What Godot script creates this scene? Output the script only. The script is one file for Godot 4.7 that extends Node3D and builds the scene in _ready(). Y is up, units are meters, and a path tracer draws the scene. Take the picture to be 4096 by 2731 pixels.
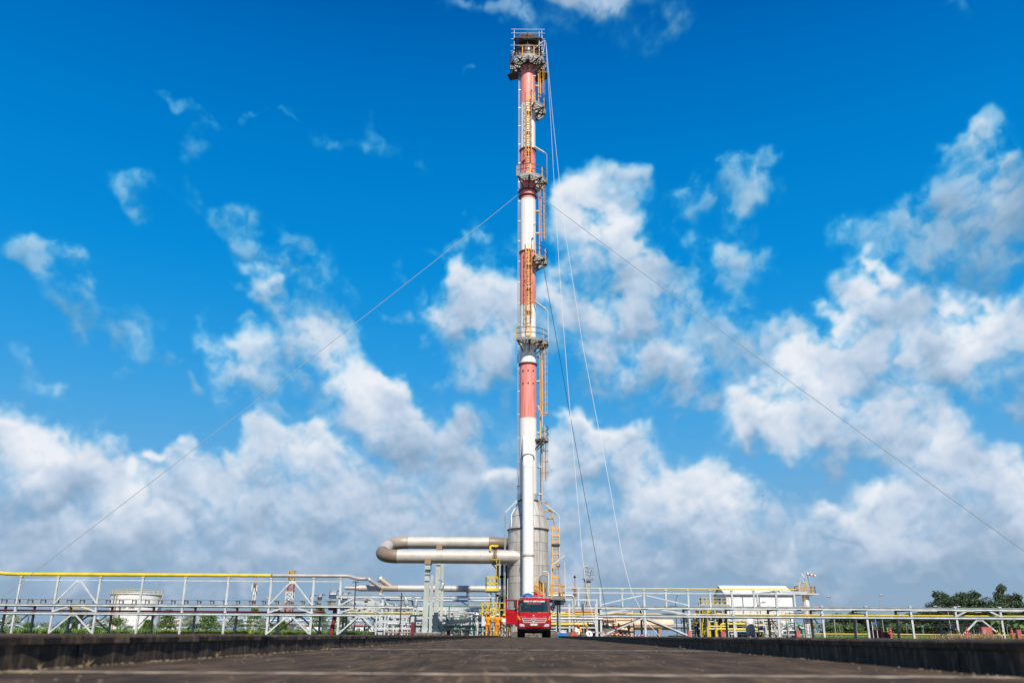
extends Node3D
# A flare stack on a gas plant, seen from the ground of the service road that leads to it. Metres, y up, the camera looks along -z.

const CLOUDS_WEST := [
	[7.52, 40.49, 3.53, 1.47, 0.75, 0, 0.22],
	[2.51, 40.94, 4.41, 0.74, 0.6, 0, 0.22],
	[9.18, 38.71, 1.18, 1.32, 0.4, 0, 0.22],
	[33.03, 35.46, 0.53, 0.94, 0.34, 0, 0],
	[-24.71, 31.36, 0.76, 0.41, 0.35, 0, 0],
	[-22.12, 30.94, 1.32, 0.59, 0.42, -30, 0],
	[-23.57, 29.81, 0.94, 0.71, 0.35, 0, 0],
	[-23.26, 27.84, 0.71, 1, 0.35, 0, 0],
	[-25.44, 26.4, 1.53, 0.82, 0.46, 20, 0],
	[-24.1, 25.92, 0.53, 0.53, 0.29, 0, 0],
	[-19.52, 33.09, 0.82, 0.26, 0.3, 30, 0],
	[-14.61, 31.96, 1.41, 0.59, 0.34, 25, 0],
	[-10.6, 31.64, 1.29, 0.88, 0.42, 30, 0],
	[-6.95, 31.63, 0.88, 0.65, 0.4, 0, 0],
	[-5.91, 30.84, 0.29, 0.65, 0.3, 0, 0],
	[-17.08, 32.53, 0.88, 0.24, 0.25, 30, 0],
	[-31.12, 21.97, 1.24, 1, 0.63, 0, 0],
	[-30.24, 20.84, 0.88, 1.18, 0.57, 0, 0],
	[-29.2, 19.18, 1.24, 1, 0.55, 40, 0.22],
	[-28.2, 18.5, 0.82, 0.65, 0.46, 0, 0],
	[-26.45, 17.9, 1.32, 1, 0.38, 30, 0.22],
	[-24.83, 16.58, 0.76, 1.18, 0.4, 0, 0],
	[-23.6, 15.7, 1.53, 0.59, 0.46, 12, 0.22],
	[-30.89, 14.57, 0.76, 1.06, 0.34, 0, 0],
	[-31.73, 15.34, 0.47, 0.47, 0.29, 0, 0],
	[-20.77, 25.79, 1.24, 1.12, 0.46, 0, 0.22],
	[-21.05, 24.64, 1.18, 0.76, 0.38, 0, 0],
	[-19.1, 24.22, 1.76, 0.94, 0.49, 25, 0.22],
	[-16.79, 23.52, 1.76, 0.94, 0.5, 20, 0.22],
	[-15.19, 22.56, 1.35, 1.65, 0.47, 0, 0.22],
	[-13.24, 21.02, 1.41, 1.65, 0.44, 0, 0.22],
	[-16.92, 21.94, 1.62, 0.59, 0.67, 25, -0.24],
	[-14.68, 20.31, 1.65, 1.35, 0.57, 0, 0.22],
	[-19.59, 20.02, 0.76, 0.35, 0.42, 0, 0],
	[-17.53, 19.6, 0.53, 0.29, 0.38, 0, 0],
	[-7.43, 24.32, 0.76, 0.35, 0.35, 0, 0],
	[-5.26, 25.87, 0.41, 0.59, 0.42, 0, 0],
	[-7.85, 20.36, 0.88, 0.53, 0.34, 0, 0],
	[-6.38, 18.82, 0.76, 0.29, 0.3, 0, 0],
	[-8.18, 28.87, 0.53, 0.41, 0.27, 0, 0],
	[-2.8, 37.19, 0.24, 0.35, 0.34, 0, 0],
	[-18.41, 17.25, 1.82, 1.76, 0.77, 0, -0.24],
	[-16.71, 15.99, 1.06, 1.18, 0.59, 0, 0],
	[-13.89, 18.23, 1.88, 1.82, 0.8, 45, 0],
	[-11.83, 16.5, 2.65, 1.62, 0.81, 35, -0.24],
	[-9.34, 14.76, 3.29, 1.94, 0.97, 35, -0.24],
	[-6.55, 12.55, 2.94, 2.06, 0.97, 20, 0.22],
	[-9.61, 16.63, 1.12, 0.65, 0.85, 30, -0.24],
	[-8.22, 15.97, 0.35, 0.41, 0.6, 0, -0.24],
	[-4.86, 10.86, 2.94, 1.76, 0.9, 0, 0.22],
	[-19.76, 14.6, 0.76, 0.71, 0.6, 0, 0],
	[-15.25, 14.12, 1.76, 0.88, 0.55, 0, 0],
	[-16.16, 11.95, 1.71, 1.06, 0.8, 0, 0],
	[-14.54, 11.06, 2.94, 1.65, 0.88, 0, -0.24],
	[-22.69, 10.64, 1.06, 0.71, 0.92, 0, -0.24],
	[-21.34, 10.21, 0.88, 0.47, 0.7, 0, 0],
	[-18.02, 10.16, 2.06, 1.18, 0.85, 0, 0],
	[-19.55, 8.44, 3.82, 1.65, 0.78, 0, 0.05],
	[-30.82, 11, 1.76, 1.41, 0.95, 40, -0.24],
	[-28.9, 9.81, 2.47, 1.82, 0.97, 30, -0.24],
	[-26.9, 8.33, 2.82, 1.53, 0.95, 20, 0.05],
	[-25.13, 7.69, 1.65, 1, 0.95, 20, -0.19],
	[-29.68, 7.72, 2.94, 1.76, 0.9, 0, 0.05],
	[-23.61, 6.49, 2.65, 1.35, 0.92, 0, -0.19],
	[-21.91, 5.8, 1.65, 1.24, 0.92, 20, -0.19],
	[-20.53, 4.81, 1.47, 1, 0.85, 20, -0.14],
	[-25.08, 5, 5.88, 1.35, 0.85, 0, 0.05],
	[-30.34, 5.22, 1.18, 0.59, 0.6, 0, 0.05],
	[-28.43, 5.7, 2.94, 1.18, 0.6, 0, 0.05],
	[-17.29, 7.07, 5.29, 1.94, 0.82, 0, 0.05],
	[-11.82, 8.81, 4.41, 2.24, 0.85, 0, 0.05],
	[-7.77, 7.53, 5.59, 2.24, 0.88, 0, 0.05],
	[-3.32, 8.46, 3.24, 2.24, 0.82, 0, 0.05],
	[-13.31, 4.91, 8.82, 1.47, 0.78, 0, 0.1],
	[-4.97, 5.63, 4.41, 1.65, 0.8, 0, 0.05],
	[-19.74, 3.54, 11.76, 0.88, 0.62, 0, 0.1],
	[-11.51, 10.22, 2.65, 1.47, 0.8, 0, 0],
	[-7.71, 3.67, 8.82, 0.88, 0.6, 0, 0.1],
	[-3.5, 26.52, 1.06, 0.53, 0.55, -30, 0],
	[-3.32, 25.8, 1.18, 0.88, 0.5, 0, 0],
	[-4.74, 24.73, 1.29, 0.41, 0.42, 0, 0],
	[-0.89, 25.7, 0.76, 1.06, 0.45, 0, 0],
	[-3.57, 23.31, 1.41, 1.53, 0.85, 0, -0.24],
	[-1.94, 21.15, 2.59, 2.06, 0.97, 0, 0],
	[-1.88, 18.21, 1.76, 1.94, 0.8, 0, 0],
	[-0.81, 19.25, 1.65, 2.35, 0.85, 0, 0],
	[-3.23, 16.57, 1.65, 0.71, 0.6, 0, 0],
	[0.14, 17.2, 0.76, 2.65, 0.55, 0, 0],
	[-2.24, 12.79, 1.76, 1.76, 0.42, 0, 0],
	[5.5, 28.08, 1.71, 1.71, 0.88, 0, -0.24],
	[8.16, 29.38, 0.88, 1.12, 0.75, 0, 0],
	[7.21, 26.15, 2.59, 2.12, 0.97, 0, -0.24],
	[9.17, 23.74, 2.47, 2.24, 0.97, 0, 0],
	[5.05, 23.47, 1.94, 1.65, 0.75, 0, 0],
	[3.59, 21.89, 1.65, 2.06, 0.9, 0, 0],
	[7, 20.48, 3.41, 1.65, 0.88, 0, 0],
	[10.26, 20.92, 2.29, 1.76, 0.8, 0, 0],
	[11.27, 17.53, 2.53, 2.18, 0.85, 0, 0],
	[8.26, 17.52, 2.53, 1.65, 0.75, 0, 0],
	[12.74, 15.29, 1.35, 1.06, 0.65, 0, 0],
	[3.86, 19.24, 2.24, 2.24, 0.6, 0, 0],
	[6.31, 18.31, 1.76, 1.65, 0.78, 0, 0],
	[9.82, 15.57, 1.76, 1.18, 0.65, 0, 0],
	[15.14, 28.39, 2.29, 1.06, 0.48, 0, 0],
	[17.94, 28.47, 1.24, 1.35, 0.66, -60, 0],
	[18.32, 29.66, 0.41, 0.76, 0.5, 0, 0],
	[16.56, 26.97, 1.41, 1.12, 0.42, 0, 0],
	[15.22, 24.15, 1.06, 1.12, 0.7, 0, 0],
	[15.84, 22.66, 1.71, 1.35, 0.55, 0, 0],
	[16.86, 20.86, 1.71, 1.41, 0.45, 0, 0],
	[17.11, 18.99, 1.71, 1.65, 0.7, 0, 0],
	[18.61, 18.29, 1.12, 1.18, 0.7, 0, 0],
	[14.2, 19.08, 2.06, 1.76, 0.55, 0, 0],
	[15.51, 17.27, 1.76, 1.18, 0.6, 0, 0],
	[31.52, 28.32, 1.29, 0.53, 0.7, 0, 0],
	[32.21, 27.89, 0.71, 0.82, 0.65, 0, 0],
	[33.68, 27.13, 1.24, 1.18, 0.7, 0, 0],
	[30.87, 26.28, 2.35, 1.35, 0.65, -40, 0.22],
	[32.32, 24.64, 2.82, 2.35, 0.77, 0, 0.22],
	[29.12, 24.42, 2.35, 1.65, 0.6, 0, 0.22],
	[25.86, 23.97, 2.35, 0.94, 0.5, 0, 0],
	[23.62, 23.65, 1.47, 0.53, 0.36, 0, 0],
	[32.48, 22.28, 2.35, 1.65, 0.65, 0, 0.22],
]
const CLOUDS_EAST := [
	[28.14, 22.48, 2.29, 1.65, 0.57, 0, 0.22],
	[30.05, 21.73, 2.53, 1.94, 0.65, 0, 0.22],
	[32.89, 20.64, 0.88, 1.76, 0.52, 0, 0.22],
	[25.02, 21.93, 1.65, 1.06, 0.92, 0, -0.24],
	[23.37, 19.43, 1.65, 1.29, 0.88, 0, -0.24],
	[21.65, 19.17, 1.12, 0.65, 0.6, 0, 0],
	[26.02, 19.74, 2.53, 2.24, 0.8, 0, 0],
	[24.1, 17.28, 2.59, 1.94, 0.92, 0, 0],
	[21.03, 17.49, 1.65, 1.35, 0.88, 0, 0],
	[31.77, 18.4, 1.76, 1, 0.95, 0, -0.24],
	[29.75, 17.04, 3.41, 1.65, 0.95, 0, -0.24],
	[27.01, 16.1, 2.82, 1.65, 0.88, 0, 0],
	[31.18, 15.01, 2.24, 1.65, 0.75, 0, 0],
	[31.83, 13.51, 1.06, 0.82, 0.7, 0, 0],
	[25.83, 14.91, 1.76, 1.06, 0.7, 0, 0],
	[20.16, 15.9, 2.82, 1.65, 0.95, 0, -0.24],
	[18.29, 13.82, 3.41, 1.65, 0.97, 0, -0.24],
	[21.02, 12.79, 3.41, 1.94, 0.97, 0, -0.24],
	[16.36, 12.4, 2.24, 1.06, 0.9, 0, 0],
	[23.51, 12.85, 2.82, 1.65, 0.9, 0, 0],
	[25.67, 12.92, 2.82, 1.65, 0.85, 0, 0],
	[26.58, 10.73, 2.53, 1.65, 0.92, 0, -0.24],
	[27.46, 9.36, 1.94, 1.35, 0.92, 0, 0],
	[29.09, 7.97, 2.82, 1.65, 0.95, 0, -0.19],
	[30.22, 6.66, 1.65, 1.65, 0.9, 0, 0.05],
	[15.7, 16.11, 1.18, 0.76, 0.5, 0, 0],
	[23.79, 11.09, 1.76, 1.18, 0.7, 0, 0],
	[5.11, 13.37, 1.35, 1.06, 0.97, 0, -0.24],
	[6.72, 12.48, 1.65, 1.06, 0.9, 0, -0.24],
	[4.76, 10.92, 2.82, 1.65, 0.88, 0, 0],
	[8.1, 10.3, 2.53, 1.65, 0.9, 0, 0],
	[10.19, 8.84, 2.82, 1.65, 0.96, 0, -0.19],
	[12.37, 7.68, 2.82, 1.53, 0.96, 0, -0.19],
	[14.36, 6.53, 3.41, 1.35, 0.92, 0, 0.05],
	[16.92, 5.13, 2.82, 1.06, 0.75, 0, 0.1],
	[11, 5.78, 4.41, 1.06, 0.82, 0, 0.05],
	[3.69, 8.5, 1.76, 2.53, 0.72, 0, 0.05],
	[5.23, 6.38, 3.41, 2.24, 0.76, 0, 0.05],
	[2.83, 9.93, 0.88, 1.76, 0.7, 0, 0],
	[8.84, 7.33, 2.35, 1.47, 0.85, 0, 0.05],
	[22.51, 6.93, 2.24, 1.65, 0.92, 0, -0.19],
	[24.05, 5.58, 3.12, 1.35, 0.92, 0, -0.19],
	[26.55, 5.61, 4, 1.65, 0.92, 0, 0.05],
	[25.78, 7.68, 3.12, 1.35, 0.88, 0, 0.05],
	[21.52, 6.06, 0.94, 1.65, 0.85, 0, 0.05],
	[29.14, 4.76, 3.41, 1.35, 0.82, 0, 0.1],
	[20.13, 8.36, 1.06, 0.65, 0.48, 0, 0.05],
	[16.67, 8.24, 1.18, 0.59, 0.35, 0, 0.05],
	[28.01, 6.91, 2.65, 1.47, 0.85, 0, 0.05],
	[5.02, 3.62, 8.82, 0.88, 0.75, 0, 0.1],
	[17.29, 3.55, 7.65, 0.88, 0.7, 0, 0.1],
	[27, 3.25, 6.47, 0.88, 0.7, 0, 0.1],
	[-0.65, 3.74, 5.88, 1.18, 0.7, 0, 0.1],
	[-13.16, 3.04, 8.82, 0.71, 0.7, 0, 0.1],
	[-24.59, 3.27, 5.88, 1.18, 0.7, 0, 0.1],
	[-27.05, 4.17, 4.41, 0.88, 0.75, 0, 0.1],
	[-15.97, 4.57, 3.53, 0.88, 0.8, 0, 0.1],
	[21.94, 4.36, 4.41, 0.76, 0.75, 0, 0.1],
	[28.23, 3.94, 3.53, 0.76, 0.7, 0, 0.1],
	[13.39, 4.52, 3.53, 0.76, 0.75, 0, 0.1],
	[7.87, 4.57, 3.53, 0.88, 0.8, 0, 0.1],
	[-24.32, 9, 1.25, 0.97, 0.88, -9.28, -0.2],
	[-16.76, 7.07, 0.83, 0.62, 0.75, 7.13, 0.16],
	[-8.33, 4.97, 1.32, 0.67, 0.77, 11.08, -0.14],
	[30.39, 7.26, 1.03, 0.52, 0.77, -4.04, -0.14],
	[12.58, 4.74, 0.92, 0.52, 0.81, -7.77, 0.16],
	[-26.8, 4.3, 0.85, 0.55, 0.8, 4.99, -0.2],
	[23.08, 7.41, 1.01, 0.64, 0.74, 5.96, 0.16],
	[3.69, 6.79, 0.95, 0.48, 0.89, 1.08, 0.08],
	[5.9, 3.65, 0.62, 0.29, 0.73, 5.77, 0.16],
	[-14.41, 4.66, 0.82, 0.43, 0.83, 6.91, -0.14],
	[28.87, 3.76, 0.98, 0.5, 0.89, 4.53, 0.16],
	[-29.23, 3.22, 0.97, 0.6, 0.75, -0.2, 0.08],
	[11.17, 5.55, 1.13, 0.81, 0.82, 4.04, 0.08],
	[18.52, 5.69, 1.08, 0.49, 0.78, -5.43, 0.08],
	[13.82, 5.23, 1.23, 0.71, 0.88, 4.52, -0.14],
	[11.32, 4, 0.87, 0.6, 0.75, 6.73, 0.16],
	[9.86, 5.4, 0.6, 0.3, 0.83, -7.66, 0.16],
	[-18.42, 9.24, 0.89, 0.5, 0.81, 1.16, -0.14],
	[9.61, 3.84, 0.91, 0.51, 0.82, -3.86, 0.08],
	[-23.31, 6.98, 0.8, 0.53, 0.89, 11.23, 0.16],
	[-29.31, 3.46, 0.92, 0.52, 0.8, 11.44, 0.16],
	[-11.52, 6.05, 0.83, 0.66, 0.77, -11.53, 0.16],
	[-29.99, 3.18, 0.69, 0.32, 0.87, -11.68, -0.14],
	[17.72, 4.5, 1.1, 0.6, 0.83, -0.61, 0.16],
	[15.13, 8.12, 1.37, 0.91, 0.8, -3.34, -0.2],
	[-5.39, 4.28, 0.94, 0.43, 0.83, 4.54, 0.16],
	[-7.58, 4.18, 0.88, 0.63, 0.87, 4.67, 0.08],
	[29.73, 5.02, 1.31, 1.03, 0.8, 0.99, -0.14],
	[-20.99, 7.33, 1.08, 0.51, 0.85, -10.83, 0.16],
	[-16.96, 3.39, 1.01, 0.61, 0.83, -2.07, -0.14],
	[-18.68, 7.79, 1.24, 0.61, 0.88, -8.78, 0.16],
	[12.61, 4.13, 0.63, 0.35, 0.88, 1.32, 0.08],
	[-23.4, 3.33, 1.09, 0.82, 0.85, -7.7, 0.16],
	[-6.22, 6.75, 1.03, 0.61, 0.81, -4.24, 0.16],
	[20.67, 5.43, 0.77, 0.38, 0.87, -8.65, 0.16],
	[6.87, 4.93, 0.85, 0.6, 0.84, 7.31, 0.08],
	[-3.02, 7.53, 0.75, 0.35, 0.76, -0.24, -0.14],
	[-27.61, 3.49, 0.76, 0.47, 0.75, -8.18, -0.14],
	[16.92, 4.67, 1.13, 0.77, 0.81, -11.23, -0.2],
	[27.36, 4.23, 0.66, 0.48, 0.77, 4.19, 0.08],
	[-5.82, 6.03, 1.37, 0.96, 0.75, -3.32, 0.08],
	[0.34, 3.99, 0.99, 0.6, 0.72, -10.54, 0.08],
	[-21.4, 5.88, 1.43, 1, 0.88, -0.21, -0.14],
	[-1.07, 9.88, 1.62, 0.98, 0.88, 10.8, -0.2],
	[13.29, 4.91, 0.63, 0.5, 0.83, 8.56, -0.14],
	[25.55, 6.21, 0.75, 0.34, 0.84, 9.4, 0.08],
	[5.31, 4.79, 0.79, 0.39, 0.8, 4.73, -0.2],
	[-0.3, 9.88, 0.96, 0.53, 0.88, -10.27, 0.08],
	[-13.75, 6.11, 1, 0.73, 0.85, 4.83, -0.2],
	[-3.99, 9.24, 1.23, 0.69, 0.73, 6.33, -0.2],
	[3.87, 3.95, 0.96, 0.51, 0.74, -7.17, 0.16],
	[13.07, 6.57, 0.78, 0.54, 0.86, -1.57, 0.16],
	[-14.85, 6.93, 1.34, 1.04, 0.89, 2.3, 0.16],
	[-19.42, 3.85, 0.7, 0.49, 0.79, -6.83, 0.08],
	[-17.76, 7.28, 1.42, 1.04, 0.83, -2.38, -0.2],
	[-18.72, 4.82, 0.79, 0.61, 0.81, -0.72, 0.08],
	[-29.67, 5.31, 0.77, 0.45, 0.84, 2.65, 0.08],
	[-26.26, 3.53, 1.03, 0.71, 0.86, -3.29, -0.14],
	[-8.88, 4.96, 1.04, 0.79, 0.78, 10.3, 0.16],
	[4.22, 4.29, 1.04, 0.78, 0.81, -9.79, -0.14],
	[25, 7.11, 1.36, 0.86, 0.88, 2.72, -0.14],
	[-15.94, 9.23, 1.17, 0.6, 0.82, 3.04, -0.2],
]
# ---------------------------------------------------------------- shapes
class Geo:
	var v := PackedVector3Array()
	var n := PackedVector3Array()
	var t := PackedVector2Array()
	var c := PackedColorArray()
	var ix := PackedInt32Array()
	var tint := Color(1, 1, 1)
	func vert(p: Vector3, nn: Vector3, uv := Vector2.ZERO) -> int:
		v.append(p); n.append(nn); t.append(uv); c.append(tint)
		return v.size() - 1
	func tri(a: int, b: int, d: int) -> void: # counter-clockwise from outside
		ix.append(a); ix.append(d); ix.append(b)
	func face(a: Vector3, b: Vector3, d: Vector3, e: Vector3) -> void:
		var nn := (b - a).cross(d - a).normalized()
		var w := (b - a).length(); var h := (e - a).length()
		var k := vert(a, nn, Vector2(0, h)); vert(b, nn, Vector2(w, h)); vert(d, nn, Vector2(w, 0)); vert(e, nn)
		tri(k, k + 1, k + 2); tri(k, k + 2, k + 3)
	func tri3(a: Vector3, b: Vector3, d: Vector3) -> void:
		var nn := (b - a).cross(d - a).normalized()
		var k := vert(a, nn); vert(b, nn, Vector2(1, 0)); vert(d, nn, Vector2(0, 1))
		tri(k, k + 1, k + 2)
	func box(o: Vector3, s: Vector3, b := Basis.IDENTITY) -> Geo:
		var x := b.x * s.x * 0.5; var y := b.y * s.y * 0.5; var z := b.z * s.z * 0.5
		face(o - x - y + z, o + x - y + z, o + x + y + z, o - x + y + z)
		face(o + x - y - z, o - x - y - z, o - x + y - z, o + x + y - z)
		face(o + x - y + z, o + x - y - z, o + x + y - z, o + x + y + z)
		face(o - x - y - z, o - x - y + z, o - x + y + z, o - x + y - z)
		face(o - x + y + z, o + x + y + z, o + x + y - z, o - x + y - z)
		face(o - x - y - z, o + x - y - z, o + x - y + z, o - x - y + z)
		return self
	func aim(a: Vector3, b: Vector3) -> Basis: # y runs from a to b
		var y := (b - a).normalized()
		var x := (Vector3.FORWARD if absf(y.y) > 0.95 else Vector3.UP).cross(y).normalized()
		return Basis(x, y, x.cross(y))
	func bar(a: Vector3, b: Vector3, w: float, h: float) -> Geo: # w across, h in the upright plane of the bar
		return box((a + b) * 0.5, Vector3(w, (b - a).length(), h), aim(a, b))
	func ibeam(a: Vector3, b: Vector3, w: float, d: float, k: float) -> Geo: # flanges w wide, d apart
		var f := aim(a, b); var l := (b - a).length(); var o := (a + b) * 0.5
		box(o + f.z * (d - k) * 0.5, Vector3(w, l, k), f)
		box(o - f.z * (d - k) * 0.5, Vector3(w, l, k), f)
		box(o, Vector3(k, l, d - 2.0 * k), f)
		return self
	func tube(a: Vector3, b: Vector3, r: float, seg := 8, r2 := -1.0, caps := true) -> Geo:
		if r2 < 0.0: r2 = r
		var f := aim(a, b); var l := (b - a).length(); var k := v.size()
		for i in seg + 1:
			var q := TAU * i / seg; var d := f.x * cos(q) - f.z * sin(q)
			vert(a + d * r, d, Vector2(float(i) / seg, 0)); vert(b + d * r2, d, Vector2(float(i) / seg, l))
		for i in seg:
			tri(k + i * 2, k + i * 2 + 2, k + i * 2 + 3); tri(k + i * 2, k + i * 2 + 3, k + i * 2 + 1)
		if caps:
			for e in 2:
				var o := b if e else a; var rr := r2 if e else r; var nn := f.y if e else -f.y
				var m := vert(o, nn)
				for i in seg + 1:
					var q := TAU * i / seg
					vert(o + (f.x * cos(q) - f.z * sin(q)) * rr, nn)
				for i in seg:
					if e: tri(m, m + 1 + i, m + 2 + i)
					else: tri(m, m + 2 + i, m + 1 + i)
		return self
	func path(pts: Array, r: float, seg := 6, caps := true) -> Geo:
		var k := v.size(); var x := Vector3.ZERO; var m := pts.size(); var along := 0.0
		for i in m:
			var d: Vector3 = ((pts[mini(i + 1, m - 1)] as Vector3) - pts[maxi(i - 1, 0)]).normalized()
			x = (Vector3.FORWARD if absf(d.y) > 0.95 else Vector3.UP).cross(d).normalized() if i == 0 else (x - d * x.dot(d)).normalized()
			var z := x.cross(d)
			if i: along += (pts[i] as Vector3).distance_to(pts[i - 1])
			for j in seg + 1:
				var q := TAU * j / seg; var e := x * cos(q) - z * sin(q)
				vert(pts[i] + e * r, e, Vector2(float(j) / seg, along))
		for i in m - 1:
			for j in seg:
				var a := k + i * (seg + 1) + j; var b := a + seg + 1
				tri(a, a + 1, b + 1); tri(a, b + 1, b)
		if caps:
			for e in 2:
				var o: Vector3 = pts[m - 1] if e else pts[0]
				var row := k + (m - 1) * (seg + 1) * e
				var nn: Vector3 = (o - (pts[m - 2] if e else pts[1])).normalized()
				var q0 := vert(o, nn)
				for j in seg + 1: vert(v[row + j], nn)
				for j in seg:
					if e: tri(q0, q0 + 1 + j, q0 + 2 + j)
					else: tri(q0, q0 + 2 + j, q0 + 1 + j)
		return self
	func lathe(pr: Array, seg: int, o := Vector3.ZERO, smooth := false) -> Geo: # pr: Vector2(radius, height), from below upwards
		var m := pr.size()
		for i in m - 1:
			var a: Vector2 = pr[i]; var b: Vector2 = pr[i + 1]; var k := v.size()
			var na := Vector2(b.y - a.y, a.x - b.x).normalized(); var nb := na
			if smooth:
				if i > 0: na = (na + Vector2(a.y - pr[i - 1].y, pr[i - 1].x - a.x).normalized()).normalized()
				if i < m - 2: nb = (nb + Vector2(pr[i + 2].y - b.y, b.x - pr[i + 2].x).normalized()).normalized()
			for j in seg + 1:
				var q := TAU * j / seg; var d := Vector3(sin(q), 0, cos(q))
				vert(o + d * a.x + Vector3(0, a.y, 0), d * na.x + Vector3(0, na.y, 0), Vector2(float(j) / seg, a.y))
				vert(o + d * b.x + Vector3(0, b.y, 0), d * nb.x + Vector3(0, nb.y, 0), Vector2(float(j) / seg, b.y))
			for j in seg:
				tri(k + j * 2, k + j * 2 + 2, k + j * 2 + 3); tri(k + j * 2, k + j * 2 + 3, k + j * 2 + 1)
		return self
	func arc(o: Vector3, rr: float, r: float, a0: float, a1: float, seg: int, side := 5) -> Geo:
		var p := []
		for i in seg + 1:
			var q := lerpf(a0, a1, float(i) / seg); p.append(o + Vector3(sin(q) * rr, 0, cos(q) * rr))
		return path(p, r, side)
	func sector(o: Vector3, r0: float, r1: float, th: float, a0: float, a1: float, seg: int) -> Geo: # a flat ring segment, th thick, its top at o
		for i in seg:
			var p := lerpf(a0, a1, float(i) / seg); var q := lerpf(a0, a1, float(i + 1) / seg)
			var dp := Vector3(sin(p), 0, cos(p)); var dq := Vector3(sin(q), 0, cos(q)); var h := Vector3(0, th, 0)
			face(o + dp * r0, o + dp * r1, o + dq * r1, o + dq * r0)
			face(o + dq * r0 - h, o + dq * r1 - h, o + dp * r1 - h, o + dp * r0 - h)
			face(o + dp * r1 - h, o + dq * r1 - h, o + dq * r1, o + dp * r1)
			face(o + dq * r0 - h, o + dp * r0 - h, o + dp * r0, o + dq * r0)
			if i == 0 and a1 - a0 < 6.2: face(o + dp * r0 - h, o + dp * r1 - h, o + dp * r1, o + dp * r0)
			if i == seg - 1 and a1 - a0 < 6.2: face(o + dq * r1 - h, o + dq * r0 - h, o + dq * r0, o + dq * r1)
		return self
	func ball(o: Vector3, r: Vector3, seg := 10, top := PI / 2, low := -PI / 2) -> Geo:
		var rows := maxi(3, seg / 2); var k := v.size()
		for i in rows + 1:
			var e := lerpf(low, top, float(i) / rows)
			for j in seg + 1:
				var q := TAU * j / seg; var d := Vector3(sin(q) * cos(e), sin(e), cos(q) * cos(e))
				vert(o + d * r, (d / r).normalized(), Vector2(float(j) / seg, float(i) / rows))
		for i in rows:
			for j in seg:
				var a := k + i * (seg + 1) + j; var b := a + seg + 1
				tri(a, a + 1, b + 1); tri(a, b + 1, b)
		return self
	func slab(p: Array, th: Vector3) -> Geo: # a flat outline, counter-clockwise from the front, thickened backwards by th
		var pl := PackedVector2Array(); var d0: Vector3 = ((p[1] as Vector3) - p[0]).normalized()
		var nn := -th.normalized(); var e0 := nn.cross(d0)
		for q in p: pl.append(Vector2((q - p[0]).dot(d0), (q - p[0]).dot(e0)))
		var k := v.size()
		for q in p: vert(q, nn)
		for q in p: vert(q + th, -nn)
		var m := p.size(); var tr := Geometry2D.triangulate_polygon(pl)
		for i in range(0, tr.size(), 3):
			var a := tr[i]; var b := tr[i + 1]; var d := tr[i + 2]
			if (pl[b] - pl[a]).cross(pl[d] - pl[a]) < 0.0: var s := b; b = d; d = s
			tri(k + a, k + b, k + d); tri(k + m + a, k + m + d, k + m + b)
		for i in m:
			var j := (i + 1) % m
			face(p[i] + th, p[j] + th, p[j], p[i])
		return self
	func mesh() -> ArrayMesh:
		var a := []
		a.resize(Mesh.ARRAY_MAX)
		a[Mesh.ARRAY_VERTEX] = v; a[Mesh.ARRAY_NORMAL] = n; a[Mesh.ARRAY_TEX_UV] = t; a[Mesh.ARRAY_COLOR] = c; a[Mesh.ARRAY_INDEX] = ix
		var m := ArrayMesh.new()
		m.add_surface_from_arrays(Mesh.PRIMITIVE_TRIANGLES, a)
		return m

var used := {}
var M := {}

func numbered(called: String) -> String:
	used[called] = used.get(called, -1) + 1
	return called if used[called] == 0 else "%s_%03d" % [called, used[called]]

func tag(o: Node3D, label: String, category: String, group := "") -> Node3D:
	o.set_meta("label", label); o.set_meta("category", category)
	if group: o.set_meta("group", group)
	return o

func thing(called: String, label: String, category: String, at := Vector3.ZERO, turn := 0.0, group := "") -> Node3D:
	var o := Node3D.new()
	o.name = numbered(called); o.position = at; o.rotation.y = turn
	add_child(o, true)
	return tag(o, label, category, group)

func put(called: String, g, m, parent: Node = null) -> MeshInstance3D:
	var o := MeshInstance3D.new()
	o.mesh = g.mesh() if g is Geo else g
	o.material_override = M[m] if m is String else m
	if parent: o.name = called; parent.add_child(o, true)
	else: o.name = numbered(called); add_child(o, true)
	return o

func again(called: String, first: MeshInstance3D, at: Transform3D, parent: Node, m = null) -> MeshInstance3D:
	var o := MeshInstance3D.new()
	o.mesh = first.mesh; o.material_override = M[m] if m is String else (m if m else first.material_override)
	o.transform = at; o.name = called; parent.add_child(o, true)
	return o

func structure(o: Node3D) -> Node3D:
	o.set_meta("kind", "structure")
	return o

func G() -> Geo: return Geo.new()
func V(x: float, y: float, z: float) -> Vector3: return Vector3(x, y, z)
func at(p: Vector3) -> Transform3D: return Transform3D(Basis.IDENTITY, p)

func paint(called: String, r: float, g: float, b: float, rough := 0.6, metal := 0.0, wear := "", wear_scale := 0.4) -> StandardMaterial3D:
	var m := StandardMaterial3D.new()
	m.resource_name = called
	m.albedo_color = Color(r, g, b).linear_to_srgb()
	m.roughness = rough; m.metallic = metal
	if wear:
		m.albedo_texture = T[wear]
		m.uv1_triplanar = true; m.uv1_world_triplanar = true; m.uv1_scale = Vector3.ONE * wear_scale
	M[called] = m
	return m

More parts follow.
